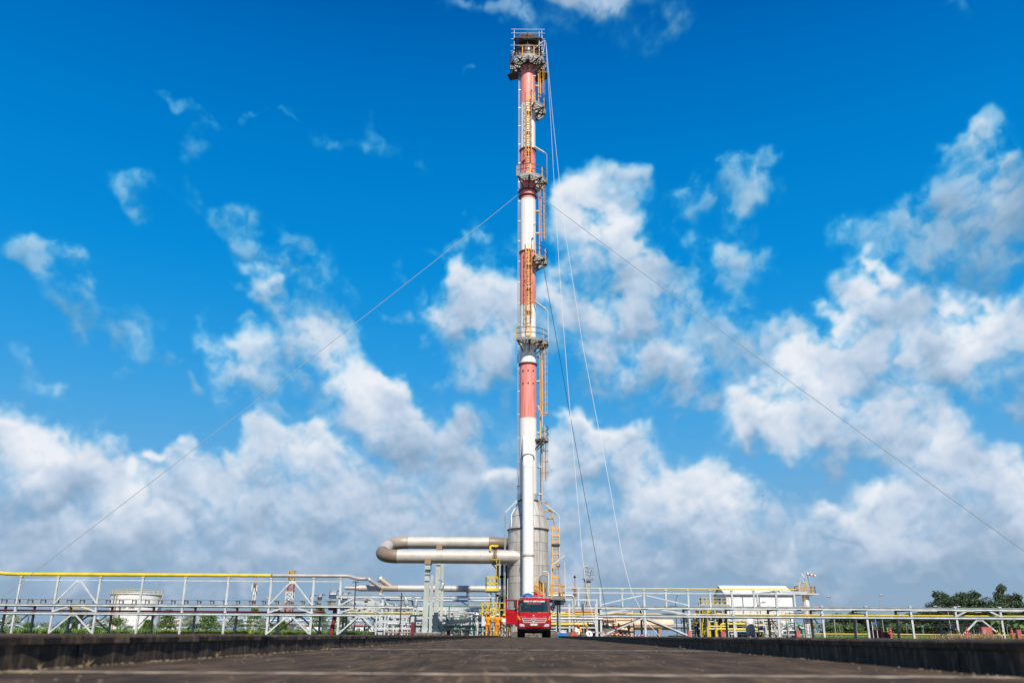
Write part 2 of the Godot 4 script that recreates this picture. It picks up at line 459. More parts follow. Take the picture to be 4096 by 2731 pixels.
var T := {}
func noise_texture(called: String, freq: float, lo: float, hi: float, seed_: int, oct := 5) -> void:
	var n := FastNoiseLite.new()
	n.seed = seed_; n.frequency = freq; n.fractal_octaves = oct; n.noise_type = FastNoiseLite.TYPE_SIMPLEX
	var t := NoiseTexture2D.new()
	t.width = 512; t.height = 512; t.seamless = true; t.noise = n
	var g := Gradient.new()
	g.set_color(0, Color(lo, lo, lo)); g.set_color(1, Color(hi, hi, hi))
	t.color_ramp = g
	T[called] = t

func streaks(called: String, dirt: Color, amount: float, seed_: int) -> void: # rain streaks and weld-band dirt, u round a shaft, v up it
	var a := FastNoiseLite.new(); a.seed = seed_; a.frequency = 1.0; a.fractal_octaves = 4
	var im := Image.create_empty(256, 512, false, Image.FORMAT_RGB8)
	for y in 512:
		for x in 256:
			var q := TAU * x / 256.0
			var s := a.get_noise_3d(cos(q) * 9.0, y / 512.0 * 1.6, sin(q) * 9.0) * 0.7 + a.get_noise_3d(cos(q) * 2.2, y / 512.0 * 5.0, sin(q) * 2.2) * 0.6
			im.set_pixel(x, y, Color(1, 1, 1).lerp(dirt, clampf(s * 1.2 + 0.15, 0, 1) * amount))
	T[called] = ImageTexture.create_from_image(im)

func arc_points(o: Vector3, from: Vector3, towards: Vector3, ang: float, k: int) -> Array: # points turning from «o + from» towards «towards»
	var p := []
	for i in k + 1:
		var q := ang * i / k; p.append(o + from * cos(q) + towards * sin(q))
	return p

func bent(pts: Array, rad: float, k := 5) -> Array: # a run of pipe with rounded corners
	var p := [pts[0]]
	for i in range(1, pts.size() - 1):
		var a: Vector3 = pts[i] + (pts[i - 1] - pts[i]).normalized() * rad; var b: Vector3 = pts[i] + (pts[i + 1] - pts[i]).normalized() * rad
		for j in k + 1:
			var s := float(j) / k
			p.append(a.lerp(pts[i], s).lerp((pts[i] as Vector3).lerp(b, s), s))
	p.append(pts[-1])
	return p

func letters(called: String, words: String, size: float, depth: float, font: String, m, parent: Node, place: Transform3D, bold := 700) -> MeshInstance3D:
	var t := TextMesh.new()
	var f := SystemFont.new(); f.font_names = PackedStringArray([font]); f.font_weight = bold
	t.font = f; t.text = words; t.font_size = 64; t.pixel_size = size / 64.0; t.depth = depth
	var o := put(called, t, m, parent)
	o.transform = place
	return o

# ---------------------------------------------------------------- sky
func blur_up(src: PackedFloat32Array, w: int, h: int, x: float, y: float) -> float:
	x = clampf(x, 0.0, w - 1.001); y = clampf(y, 0.0, h - 1.001)
	var i := int(x); var j := int(y); var a := x - i; var b := y - j
	var k := j * w + i
	return lerpf(lerpf(src[k], src[k + 1], a), lerpf(src[k + w], src[k + w + 1], a), b)

func air(el: float) -> Color:
	var stops := [[-2.0, Color(0.52, 0.64, 0.75)], [2.0, Color(0.57, 0.675, 0.775)], [6.0, Color(0.52, 0.69, 0.835)], [11.0, Color(0.37, 0.67, 0.88)], [17.0, Color(0.19, 0.61, 0.88)], [24.0, Color(0.03, 0.545, 0.85)], [31.0, Color(0.0, 0.49, 0.80)], [37.0, Color(0.0, 0.425, 0.74)], [42.0, Color(0.0, 0.36, 0.67)], [48.0, Color(0.0, 0.31, 0.60)], [90.0, Color(0.0, 0.28, 0.56)]]
	for i in range(1, stops.size()):
		if el <= stops[i][0]:
			var t: float = clampf((el - stops[i - 1][0]) / (stops[i][0] - stops[i - 1][0]), 0, 1)
			return (stops[i - 1][1] as Color).lerp(stops[i][1], t)
	return stops[-1][1]

func cloud_color(el: float, shade: float) -> Color:
	var lit := Color(0.945, 0.95, 0.97); var mid := Color(0.75, 0.815, 0.895); var dark := Color(0.54, 0.645, 0.755)
	var c := lit.lerp(mid, clampf(shade * 2.0, 0, 1)).lerp(dark, clampf(shade * 2.0 - 1.0, 0, 1))
	return c.lerp(Color(0.63, 0.70, 0.79), clampf((7.0 - el) / 14.0, 0, 0.35))

func make_sky() -> Sky:
	var wisp := FastNoiseLite.new()
	wisp.seed = 11; wisp.noise_type = FastNoiseLite.TYPE_SIMPLEX; wisp.frequency = 0.22; wisp.fractal_octaves = 6; wisp.fractal_gain = 0.6
	wisp.domain_warp_enabled = true; wisp.domain_warp_amplitude = 2.2; wisp.domain_warp_frequency = 0.16; wisp.domain_warp_fractal_octaves = 3
	var bend := FastNoiseLite.new()
	bend.seed = 5; bend.noise_type = FastNoiseLite.TYPE_SIMPLEX; bend.frequency = 0.16; bend.fractal_octaves = 4
	var puff := FastNoiseLite.new()
	puff.seed = 23; puff.noise_type = FastNoiseLite.TYPE_SIMPLEX; puff.frequency = 0.24; puff.fractal_octaves = 5; puff.fractal_gain = 0.5
	var billow := FastNoiseLite.new()
	billow.seed = 41; billow.noise_type = FastNoiseLite.TYPE_SIMPLEX; billow.frequency = 0.30; billow.fractal_type = FastNoiseLite.FRACTAL_RIDGED; billow.fractal_octaves = 5; billow.fractal_gain = 0.5
	# cover of the named clouds, on a coarse grid of directions
	var AZ := 46.0; var E0 := -2.0; var E1 := 52.0; var step := 0.4
	var gw := int(2 * AZ / step) + 1; var gh := int((E1 - E0) / step) + 1
	var grid := PackedFloat32Array(); grid.resize(gw * gh)
	var peak := grid.duplicate(); var lit := grid.duplicate(); var wsum := grid.duplicate(); var tone := grid.duplicate()
	for row in CLOUDS_WEST + CLOUDS_EAST:
		var c := cos(deg_to_rad(row[1])); var r := maxf(row[2], row[3]) * 2.55
		var cr := cos(deg_to_rad(row[5])); var sr := sin(deg_to_rad(row[5]))
		var x0: float = row[0]; var y0: float = row[1]; var rx: float = row[2] * 1.27; var ry: float = row[3] * 1.25; var s: float = row[4]
		for j in range(maxi(0, int((y0 - r - E0) / step)), mini(gh, int((y0 + r - E0) / step) + 2)):
			for i in range(maxi(0, int((x0 - r / c + AZ) / step)), mini(gw, int((x0 + r / c + AZ) / step) + 2)):
				var dx := (i * step - AZ - x0) * c; var dy := y0 - (j * step + E0)
				var p := (dx * cr + dy * sr) / rx; var q := (dy * cr - dx * sr) / ry
				var d := p * p + q * q
				if d < 4.0:
					var g := s * exp(-0.75 * d * sqrt(d))
					var k := j * gw + i
					grid[k] = 1.0 - (1.0 - grid[k]) * (1.0 - g)
					peak[k] = maxf(peak[k], g)
					var w := g * g * g * g
					wsum[k] += w; tone[k] += w * float(row[6]); lit[k] += w * clampf(-dy / ry * 0.85 - dx / rx * 0.25, -1.2, 1.2)
	for k in grid.size():
		grid[k] = peak[k] * 0.66 + grid[k] * 0.34
		lit[k] = lit[k] / (wsum[k] + 0.002); tone[k] = tone[k] / (wsum[k] + 0.002)
	# the rest of the sky, coarsely: the same air, with clouds strewn over it
	var W := 4096; var H := 2048
	var small := Image.create_empty(1024, 512, false, Image.FORMAT_RGB8)
	for j in 512:
		var el := 90.0 - (j + 0.5) * 180.0 / 512.0
		for i in 1024:
			if el < -3.0:
				small.set_pixel(i, j, Color(0.30, 0.29, 0.27)); continue
			var az := wrapf((i + 0.5) * 360.0 / 1024.0, -180.0, 180.0)
			var dirv := Vector3(sin(deg_to_rad(az)), 0, -cos(deg_to_rad(az))) * cos(deg_to_rad(el)) * 40.0 + Vector3(0, sin(deg_to_rad(el)) * 40.0, 0)
			var d := bend.get_noise_3dv(dirv * 0.75) * 1.1 + wisp.get_noise_3dv(dirv) * 0.30 + clampf((34.0 - el) / 60.0, -0.25, 0.42)
			var a := smoothstep(0.12, 0.5, d)
			small.set_pixel(i, j, air(el).lerp(cloud_color(el, clampf(0.35 + 0.6 * puff.get_noise_3dv(dirv) + 0.2 * d, 0, 1)), a * 0.92))
	small.resize(W, H, Image.INTERPOLATE_CUBIC)
	# the part of the sky with the clouds above, in full
	var per := W / 360.0
	var xa := int(-43.0 * per); var xb := int(43.0 * per)
	var ya := int((90.0 - 50.0) * per); var yb := int((90.0 + 1.0) * per)
	for y in range(ya, yb):
		var el := 90.0 - (y + 0.5) / per
		var c := cos(deg_to_rad(el)); var base := air(el)
		var edge_y := clampf((50.0 - el) / 3.0, 0, 1)
		for x in range(xa, xb):
			var az := (x + 0.5) / per
			var px := az * c; var py := el * 1.0
			var wx := bend.get_noise_2d(px, py); var wy := bend.get_noise_2d(px + 71.3, py - 33.7)
			var n := wisp.get_noise_2d(px, py)
			var gx := (az + wx * 1.9 / c + AZ) / step; var gy := (el + wy * 1.9 - E0) / step
			var cov := blur_up(grid, gw, gh, gx, gy)
			var a := 0.0
			var col := base
			if cov > 0.02:
				var up1 := blur_up(grid, gw, gh, gx, gy + 1.2 / step); var up2 := blur_up(grid, gw, gh, gx + 0.5, gy + 2.8 / step); var up3 := blur_up(grid, gw, gh, gx, gy + 4.8 / step)
				var above := (up1 + 0.8 * up2 + 0.5 * up3) / 2.3
				var soft := smoothstep(0.02, 0.45, cov)
				var b0 := billow.get_noise_2d(px + n * 0.4, py + wx * 0.6); var b1 := billow.get_noise_2d(px + n * 0.4 + 0.12, py + wx * 0.6 + 0.42)
				var n1 := wisp.get_noise_2d(px + 0.1, py + 0.45)
				var heap := smoothstep(0.55, 0.95, cov)
				var d0 := cov * 1.02 + (n * lerpf(0.62, 0.40, heap) - b0 * 0.20 * heap) * soft
				var d1 := lerpf(cov, up1, 0.38) * 1.02 + (n1 * lerpf(0.62, 0.40, heap) - b1 * 0.20 * heap) * soft
				a = smoothstep(0.10, lerpf(0.78, 1.02, clampf(above * 1.2, 0, 1)), d0)
				a = a * lerpf(0.55, 1.0, smoothstep(0.40, 0.92, cov))
				if a > 0.0:
					var m := puff.get_noise_2d(px, py)
					var l := blur_up(lit, gw, gh, gx, gy)
					var shade := 0.45 - l * 0.52 + (d1 - d0) * 0.36 + (above - 0.5) * 0.22 + m * 0.2 + blur_up(tone, gw, gh, gx, gy) + smoothstep(12.0, 3.0, el) * 0.06 + (1.0 - heap) * 0.1
					col = base.lerp(cloud_color(el, clampf(shade, 0, 1)), a * 0.97)
			var edge := edge_y * clampf((43.0 - absf(az)) / 4.0, 0, 1)
			if edge < 1.0:
				col = small.get_pixel(posmod(x, W), y).lerp(col, edge)
			small.set_pixel(posmod(x, W), y, col)
	var mat := PanoramaSkyMaterial.new()
	mat.panorama = ImageTexture.create_from_image(small)
	mat.energy_multiplier = 0.77 # the exposure is 1.3
	var sky := Sky.new()
	sky.sky_material = mat
	return sky

# ---------------------------------------------------------------- materials (base colours are linear, as measured on the thing itself)
func make_materials() -> void:
	noise_texture("mottle", 0.010, 0.82, 1.0, 3)
	noise_texture("blotch", 0.006, 0.45, 1.0, 8, 6)
	noise_texture("leafy", 0.05, 0.5, 1.0, 14, 3)
	streaks("shaft_dirt", Color(0.70, 0.64, 0.56), 0.5, 21)
	streaks("red_fade", Color(0.66, 0.46, 0.44), 0.55, 33)
	streaks("plate_dirt", Color(0.66, 0.62, 0.56), 0.6, 45)
	paint("soil", 0.16, 0.14, 0.10, 1.0, 0, "blotch", 0.15).metallic_specular = 0.1
	paint("grit", 0.17, 0.135, 0.095, 0.9)
	paint("concrete", 0.27, 0.25, 0.21, 0.9, 0, "blotch", 0.6)
	for r in [["rack", 0.56, 0.60, 0.61, 0.5, 0.0], ["rack_grey", 0.37, 0.41, 0.42, 0.55, 0.0], ["column_paint", 0.47, 0.51, 0.50, 0.5, 0.0], ["galv", 0.46, 0.48, 0.50, 0.45, 0.35], ["galv_dull", 0.30, 0.32, 0.33, 0.6, 0.2], ["grating", 0.56, 0.56, 0.55, 0.7, 0.1], ["steel_dark", 0.06, 0.066, 0.07, 0.55, 0.0], ["steel_blue", 0.09, 0.115, 0.13, 0.55, 0.0], ["pipe_steel", 0.50, 0.47, 0.44, 0.4, 0.25], ["white_paint", 0.74, 0.74, 0.72, 0.45, 0.0], ["tank_white", 0.82, 0.83, 0.81, 0.5, 0.0], ["white_clad", 0.84, 0.86, 0.86, 0.55, 0.0], ["cream", 0.66, 0.62, 0.50, 0.5, 0.0], ["orange", 0.86, 0.43, 0.03, 0.5, 0.0], ["orange_rust", 0.80, 0.39, 0.06, 0.65, 0.0], ["orange_pale", 0.68, 0.40, 0.16, 0.6, 0.0], ["shaded_rail", 0.13, 0.055, 0.03, 0.7, 0.0], ["rust", 0.20, 0.09, 0.05, 0.8, 0.0], ["rust_orange", 0.46, 0.20, 0.14, 0.7, 0.0], ["soot_brown", 0.11, 0.065, 0.045, 0.75, 0.1], ["yellow", 0.74, 0.54, 0.02, 0.5, 0.0], ["yellow_dull", 0.50, 0.36, 0.04, 0.6, 0.0], ["yellow_pale", 0.66, 0.55, 0.22, 0.6, 0.0], ["yellow_pipe", 0.75, 0.56, 0.015, 0.42, 0.0], ["red_pipe", 0.22, 0.035, 0.035, 0.5, 0.0], ["red_pale", 0.50, 0.20, 0.18, 0.6, 0.0], ["red_deep", 0.20, 0.028, 0.024, 0.6, 0.0], ["red_fresh", 0.30, 0.022, 0.020, 0.55, 0.0], ["red_faded", 0.48, 0.12, 0.10, 0.65, 0.0], ["red_box", 0.36, 0.02, 0.05, 0.5, 0.0], ["red_dark", 0.22, 0.015, 0.02, 0.5, 0.0], ["red_orange", 0.55, 0.10, 0.03, 0.5, 0.0], ["green_pipe", 0.055, 0.27, 0.18, 0.5, 0.0], ["tan", 0.74, 0.56, 0.38, 0.6, 0.0], ["tan_dark", 0.34, 0.23, 0.14, 0.65, 0.0], ["duct", 0.55, 0.515, 0.465, 0.45, 0.08], ["duct_tan", 0.40, 0.335, 0.27, 0.5, 0.1], ["duct_brown", 0.25, 0.19, 0.14, 0.5, 0.1], ["flange_tan", 0.52, 0.46, 0.37, 0.6, 0.1], ["lamp_grey", 0.38, 0.42, 0.44, 0.4, 0.2], ["plank", 0.13, 0.10, 0.075, 0.85, 0.0], ["plank_b", 0.09, 0.072, 0.06, 0.85, 0.0]]:  # the brown of the upper handrails has their underside shade put into it
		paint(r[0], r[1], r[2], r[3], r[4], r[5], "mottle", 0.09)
	for r in [["seam", 0.22, 0.21, 0.20, 0.6, 0.2], ["seam_rust", 0.26, 0.18, 0.13, 0.7, 0.1], ["black_steel", 0.016, 0.017, 0.018, 0.5, 0.0], ["cover_plate", 0.55, 0.54, 0.52, 0.28, 0.8], ["chrome", 0.72, 0.73, 0.74, 0.12, 1.0], ["silver_trim", 0.50, 0.51, 0.52, 0.28, 0.25], ["grille_grey", 0.10, 0.11, 0.12, 0.35, 0.3], ["lamp_glass", 0.75, 0.75, 0.72, 0.2, 0.0], ["crack", 0.012, 0.01, 0.008, 1.0, 0.0], ["wire", 0.26, 0.27, 0.28, 0.6, 0.0], ["wire_dark", 0.07, 0.075, 0.08, 0.6, 0.0], ["rope", 0.58, 0.58, 0.57, 0.8, 0.0], ["rubber", 0.022, 0.022, 0.022, 0.85, 0.0], ["interior", 0.07, 0.085, 0.09, 0.8, 0.0], ["banner_red", 0.55, 0.03, 0.05, 0.7, 0.0], ["white_lettering", 0.85, 0.85, 0.85, 0.5, 0.0], ["plate_white", 0.78, 0.76, 0.68, 0.4, 0.0], ["plate_ink", 0.25, 0.12, 0.07, 0.5, 0.0], ["ink", 0.05, 0.06, 0.08, 0.6, 0.0], ["amber_lens", 0.65, 0.20, 0.01, 0.15, 0.0], ["blue_lens", 0.01, 0.14, 0.38, 0.12, 0.0], ["red_lens", 0.48, 0.01, 0.03, 0.12, 0.0], ["blue", 0.02, 0.14, 0.42, 0.5, 0.0], ["blue_sign", 0.03, 0.10, 0.40, 0.5, 0.0], ["bike_green", 0.02, 0.07, 0.06, 0.35, 0.1], ["hair", 0.012, 0.010, 0.009, 0.7, 0.0], ["helmet_white", 0.78, 0.79, 0.80, 0.3, 0.0], ["helmet_red", 0.52, 0.02, 0.02, 0.3, 0.0], ["helmet_yellow", 0.75, 0.40, 0.01, 0.3, 0.0], ["silver_tape", 0.58, 0.50, 0.36, 0.5, 0.0], ["cloth_white", 0.72, 0.72, 0.71, 0.85, 0.0], ["cloth_red", 0.55, 0.04, 0.05, 0.8, 0.0], ["leaf_print", 0.08, 0.35, 0.10, 0.8, 0.0], ["window_dark", 0.04, 0.05, 0.06, 0.3, 0.0], ["bark", 0.10, 0.08, 0.06, 0.9, 0.0], ["bark_pale", 0.24, 0.19, 0.14, 0.9, 0.0]]:
		paint(r[0], r[1], r[2], r[3], r[4], r[5])
	for r in [["leaf_dark", 0.026, 0.055, 0.022], ["leaf_mid", 0.045, 0.085, 0.022], ["leaf_feather", 0.045, 0.075, 0.035], ["leaf_young", 0.105, 0.19, 0.035], ["leaf_banana", 0.09, 0.16, 0.04], ["silver_leaf", 0.52, 0.57, 0.50], ["silver_leaf_b", 0.40, 0.46, 0.40], ["grass", 0.14, 0.24, 0.035], ["dry_grass", 0.30, 0.23, 0.12], ["flower_yellow", 0.50, 0.42, 0.03]]:
		var m := paint(r[0], r[1], r[2], r[3], 0.6)
		m.vertex_color_use_as_albedo = true
		m.backlight_enabled = true; m.backlight = Color(r[1] * 0.6, r[2] * 0.6, r[3] * 0.4).linear_to_srgb()
	paint("figure", 1, 1, 1, 0.8).vertex_color_use_as_albedo = true
	var tr := paint("truck_red", 0.34, 0.002, 0.007, 0.38); tr.clearcoat_enabled = true; tr.metallic_specular = 0.3; tr.clearcoat = 0.22; tr.clearcoat_roughness = 0.06
	for r in [["white_band", 0.80, 0.80, 0.77, "shaft_dirt", 0.02, 0.42], ["white_riser", 0.84, 0.845, 0.84, "shaft_dirt", 0.012, 0.4], ["red_band", 0.76, 0.265, 0.225, "red_fade", 0.055, 0.48], ["vessel", 0.53, 0.51, 0.48, "plate_dirt", 0.11, 0.45], ["vessel_b", 0.48, 0.465, 0.44, "plate_dirt", 0.09, 0.45]]:
		var m := paint(r[0], r[1], r[2], r[3], r[6], 0.15 if (r[0] as String).begins_with("vessel") else 0.0)
		m.albedo_texture = T[r[4]]; m.uv1_scale = V(1, r[5], 1)
	for c in [["car_glass", Color(0.16, 0.26, 0.29, 0.42)], ["pane", Color(0.5, 0.6, 0.62, 0.12)], ["clear_lens", Color(0.9, 0.95, 1.0, 0.15)]]:
		var m := StandardMaterial3D.new()
		m.resource_name = c[0]; m.albedo_color = c[1]; m.transparency = BaseMaterial3D.TRANSPARENCY_ALPHA; m.roughness = 0.04; m.metallic_specular = 0.6
		M[c[0]] = m
	# road: dark, dirty concrete with scuffs and pale worn spots; laid in world space
	var n1 := FastNoiseLite.new(); n1.seed = 2; n1.frequency = 1.0; n1.fractal_octaves = 5
	var n2 := FastNoiseLite.new(); n2.seed = 7; n2.frequency = 1.0; n2.fractal_octaves = 3
	var W := 768; var im := Image.create_empty(W, W, false, Image.FORMAT_RGB8); var hm := Image.create_empty(W, W, false, Image.FORMAT_RGB8)
	for y in W:
		for x in W:
			var u := TAU * x / W; var v := TAU * y / W
			var a := n1.get_noise_3d(cos(u) * 1.6 + 9.0, sin(u) * 1.6, cos(v) * 1.6 + sin(v) * 1.1)
			var f := n1.get_noise_3d(cos(u) * 26.0, sin(u) * 26.0 + cos(v) * 26.0, sin(v) * 26.0)
			var t := n2.get_noise_3d(cos(u) * 9.0, sin(u) * 9.0 + cos(v) * 0.9, sin(v) * 0.9)
			var s := clampf(0.42 + a * 0.55 + f * 0.32 + maxf(t - 0.12, 0.0) * 1.1, 0.0, 1.3)
			im.set_pixel(x, y, Color(0.165, 0.131, 0.097).lerp(Color(0.42, 0.345, 0.262), clampf(s * 1.1 - 0.18, 0.0, 1.2)))
			var h := clampf(0.5 + f * 0.6 + a * 0.15, 0, 1); hm.set_pixel(x, y, Color(h, h, h))
	var rd := StandardMaterial3D.new(); rd.resource_name = "road"
	rd.albedo_texture = ImageTexture.create_from_image(im); rd.roughness = 0.92; rd.metallic_specular = 0.3
	rd.uv1_triplanar = true; rd.uv1_world_triplanar = true; rd.uv1_scale = V(0.42, 0.42, 0.23)
	rd.heightmap_enabled = true; rd.heightmap_scale = 0.2; rd.heightmap_texture = ImageTexture.create_from_image(hm)
	M.road = rd
	paint("mortar", 0.52, 0.40, 0.28, 0.95, 0, "blotch", 2.3)
	paint("mortar_pale", 0.66, 0.61, 0.52, 0.95, 0, "blotch", 2.3)
	# kerb: dark brown concrete, with pale run marks down its face
	var kb := Image.create_empty(512, 256, false, Image.FORMAT_RGB8)
	for y in 256:
		for x in 512:
			var u := TAU * x / 512.0
			var a := n1.get_noise_3d(cos(u) * 3.0, sin(u) * 3.0, y / 256.0 * 5.0 + 20.0)
			var s := n1.get_noise_3d(cos(u) * 14.0, sin(u) * 14.0 + 5.0, y / 256.0 * 2.2)
			var k := clampf(0.25 + a * 0.5, 0, 1) + clampf((s - 0.14) * 3.6, 0, 1.0)
			kb.set_pixel(x, y, Color(0.145, 0.115, 0.085).lerp(Color(0.43, 0.355, 0.27), clampf(k, 0, 1) * 0.9))
	var kt := ImageTexture.create_from_image(kb)
	for k in 3:
		var m := StandardMaterial3D.new(); m.resource_name = ["kerb", "kerb_b", "kerb_c"][k]
		m.albedo_texture = kt; m.albedo_color = [Color(1, 1, 1), Color(0.97, 0.96, 0.95), Color(1.0, 0.985, 0.97)][k]; m.roughness = 0.95
		m.uv1_triplanar = true; m.uv1_world_triplanar = true; m.uv1_scale = V(0.35, 2.4, 0.35); m.uv1_offset = V(0.13 * k, 0, 0)
		m.heightmap_enabled = true; m.heightmap_scale = 0.3; m.heightmap_texture = kt
		M[m.resource_name] = m

# ---------------------------------------------------------------- ground and road
func hash01(i: int) -> float:
	return fposmod(sin(i * 12.9898 + 4.1) * 43758.5453, 1.0)

func make_ground() -> void:
	var g := G()
	g.face(V(-900, 0, 30), V(900, 0, 30), V(900, 0, -1500), V(-900, 0, -1500))
	structure(put("ground", g, "soil"))
	# the service road: cast slabs with a mortar joint between each two, wider towards the plant
	var road := Node3D.new(); road.name = numbered("road"); add_child(road); structure(road)
	var z := 1.9; var i := 0
	while z > -61.0:
		var l := 4.74
		var s := G()
		var za := z; var zb := z - l + 0.05
		s.face(V(kerb_left(-za), 0.006, za), V(kerb_right(-za), 0.006, za), V(kerb_right(-zb), 0.006, zb), V(kerb_left(-zb), 0.006, zb))
		put("slab", s, "road", road)
		var jt := G()
		for k in 60: # a ragged fillet of mortar, not a ruled line
			var xa := lerpf(kerb_left(-zb), kerb_right(-zb), k / 60.0); var xb := lerpf(kerb_left(-zb), kerb_right(-zb), (k + 1) / 60.0)
			var ja := 0.01 + 0.075 * hash01(i * 40 + k); var jb := 0.01 + 0.075 * hash01(i * 40 + k + 1)
			var ea := zb - 0.06 * hash01(i * 53 + k + 9); var eb := zb - 0.06 * hash01(i * 53 + k + 10)
			jt.face(V(xa, 0.0075, zb + ja), V(xb, 0.0075, zb + jb), V(xb, 0.0075, eb - 0.035), V(xa, 0.0075, ea - 0.035))
		put("joint", jt, "mortar_pale" if i == 1 else "mortar", road)
		z -= l; i += 1
	var pad := G()
	pad.face(V(-1.2, 0.005, -61.06), V(12.0, 0.005, -61.06), V(12.0, 0.005, -100), V(-1.2, 0.005, -100))
	put("slab", pad, "road", road)
	# grit that lies on the slabs
	var grit := G(); var rng := RandomNumberGenerator.new(); rng.seed = 4
	for k in 560:
		var d := 2.2 + pow(rng.randf(), 1.8) * 34.0
		var x := lerpf(kerb_left(d), kerb_right(d), 0.03 + 0.94 * (rng.randf() if rng.randf() < 0.5 else pow(rng.randf(), 3.0)))
		var r := rng.randf_range(0.0015, 0.0055)
		grit.ball(V(x, 0.006 + r * 0.4, -d), V(r * rng.randf_range(0.8, 1.5), r * 0.6, r), 6)
	for k in 1000:
		var d := 2.6 + pow(rng.randf(), 2.0) * 40.0; var left := rng.randf() < 0.72
		var off := absf(rng.randfn()) * 0.035
		var x := kerb_left(d) + off + 0.01 if left else kerb_right(d) - off - 0.01
		var r := rng.randf_range(0.0015, 0.006)
		grit.ball(V(x, 0.006 + r * 0.3, -d), V(r * rng.randf_range(0.8, 1.8), r * 0.7, r * 1.4), 5)
	var gr := put("grit", grit, "grit")
	gr.set_meta("kind", "stuff"); tag(gr, "pale grit and crumbs scattered on the dark road slabs", "grit")
	# hairline cracks in the nearer slabs
	for k in 7:
		var d: float = [3.2, 4.1, 5.2, 6.2, 8.6, 10.3, 14.0][k]; var x := lerpf(kerb_left(d), kerb_right(d), [0.25, 0.62, 0.4, 0.85, 0.3, 0.7, 0.5][k]); var cg := G(); var a: float = [0.5, -0.9, 1.2, -0.4, 0.8, -1.3, 0.3][k]
		for ci in 16:
			a += (hash01(k * 31 + ci) - 0.5) * 0.9
			var nx := x + sin(a) * 0.09; var nd := d + cos(a) * 0.09; var w := 0.0035 * (1.0 - ci / 18.0)
			if nx < kerb_left(nd) + 0.02 or nx > kerb_right(nd) - 0.02: break
			cg.face(V(x - w, 0.0068, -d), V(x + w, 0.0068, -d), V(nx + w, 0.0068, -nd), V(nx - w, 0.0068, -nd))
			x = nx; d = nd
		put("crack", cg, "crack", road)
	var tuft := G()
	for k in 34:
		var d := 2.8 + pow(rng.randf(), 1.6) * 26.0; var o := V(kerb_left(d) + rng.randf_range(0.0, 0.03), 0.006, -d)
		if rng.randf() < 0.25: o = V(kerb_right(d) - rng.randf_range(0.0, 0.03), 0.006, -d)
		for bi in 7:
			var u := V(rng.randfn() * 0.02, rng.randf_range(0.01, 0.035), rng.randfn() * 0.02)
			tuft.tri3(o + V(-0.0015, 0, 0), o + V(0.0015, 0, 0), o + u)
	var tf := put("dry_weeds", tuft, "dry_grass"); tf.set_meta("kind", "stuff"); tag(tf, "tiny dry weeds rooted along the foot of the road kerbs", "weeds")
	make_kerb("left kerb", -1.0)
	make_kerb("right kerb", 1.0)

func kerb_left(d: float) -> float: return -1.60 + 0.0135 * d
func kerb_right(d: float) -> float: return 1.52 + 0.029 * d

func make_kerb(_which: String, side: float) -> void:
	var k := Node3D.new(); k.name = numbered("kerb"); add_child(k); structure(k)
	var shapes := []
	var tone := ["kerb", "kerb_b", "kerb_c"]
	var l := 1.17
	for variant in 3: # a cast stone with a worn nosing along its upper edge; its face lies at x = 0 and it runs towards -z
		var g := G()
		var prof := [V(0.0, 0, 0), V(0.0, 0.080, 0), V(-0.008, 0.086, 0), V(-0.009, 0.107, 0), V(-0.001, 0.116, 0), V(0.020, 0.1185, 0), V(0.165, 0.1185, 0), V(0.175, 0.112, 0), V(0.175, 0, 0)]
		var nz := 9
		for j in prof.size() - 1:
			for s in nz:
				var quad := []
				for e in [[j, s], [j, s + 1], [j + 1, s + 1], [j + 1, s]]:
					var p: Vector3 = prof[e[0]]
					var wob := (hash01(e[0] * 31 + e[1] * 7 + variant * 101) - 0.5) * (0.006 if p.y > 0.07 and p.x < 0.1 else 0.003)
					var drop := (hash01(e[1] * 13 + variant * 57) - 0.5) * 0.003 if p.y > 0.1 else 0.0
					var zz: float = -0.0015 - (l - 0.003) * e[1] / nz
					quad.append(V((p.x + wob) * side, maxf(p.y + drop + wob * 0.3, 0.0), zz))
				if side > 0.0: g.face(quad[0], quad[1], quad[2], quad[3])
				else: g.face(quad[3], quad[2], quad[1], quad[0])
		shapes.append(g.mesh())
	var first := {}
	var d := -2.6; var i := 0
	var f := kerb_right if side > 0.0 else kerb_left
	while d < (60.5 if side < 0.0 else 61.5):
		var x0: float = f.call(d); var x1: float = f.call(d + l)
		var b := Basis(Vector3.UP, -atan2(x1 - x0, l))
		var vn := int(hash01(i * 3 + int(side) + 5) * 3.0) % 3
		var o := put("kerb_stone", shapes[vn], tone[int(hash01(i * 7 + int(side)) * 3.0) % 3], k)
		o.transform = Transform3D(b, V(x0, (hash01(i * 11 + int(side)) - 0.6) * 0.003, -d))
		d += l; i += 1
	var bed := G() # concrete behind the stones
	var s0 := 0.185 * side
	var a0 := V(f.call(-2.6) + s0, 0.085, 2.6); var a1 := V(f.call(60.5) + s0, 0.085, -60.5)
	if side > 0.0: bed.face(a0, a0 + V(1.2, -0.08, 0), a1 + V(1.2, -0.08, 0), a1)
	else: bed.face(a0, a1, a1 + V(-1.2, -0.08, 0), a0 + V(-1.2, -0.08, 0))
	put("verge", bed, "soil", k)

# ---------------------------------------------------------------- the flare stack
const SX := 1.6
const SZ := -80.0
const SY := 0.986 # courses a little lower than first measured

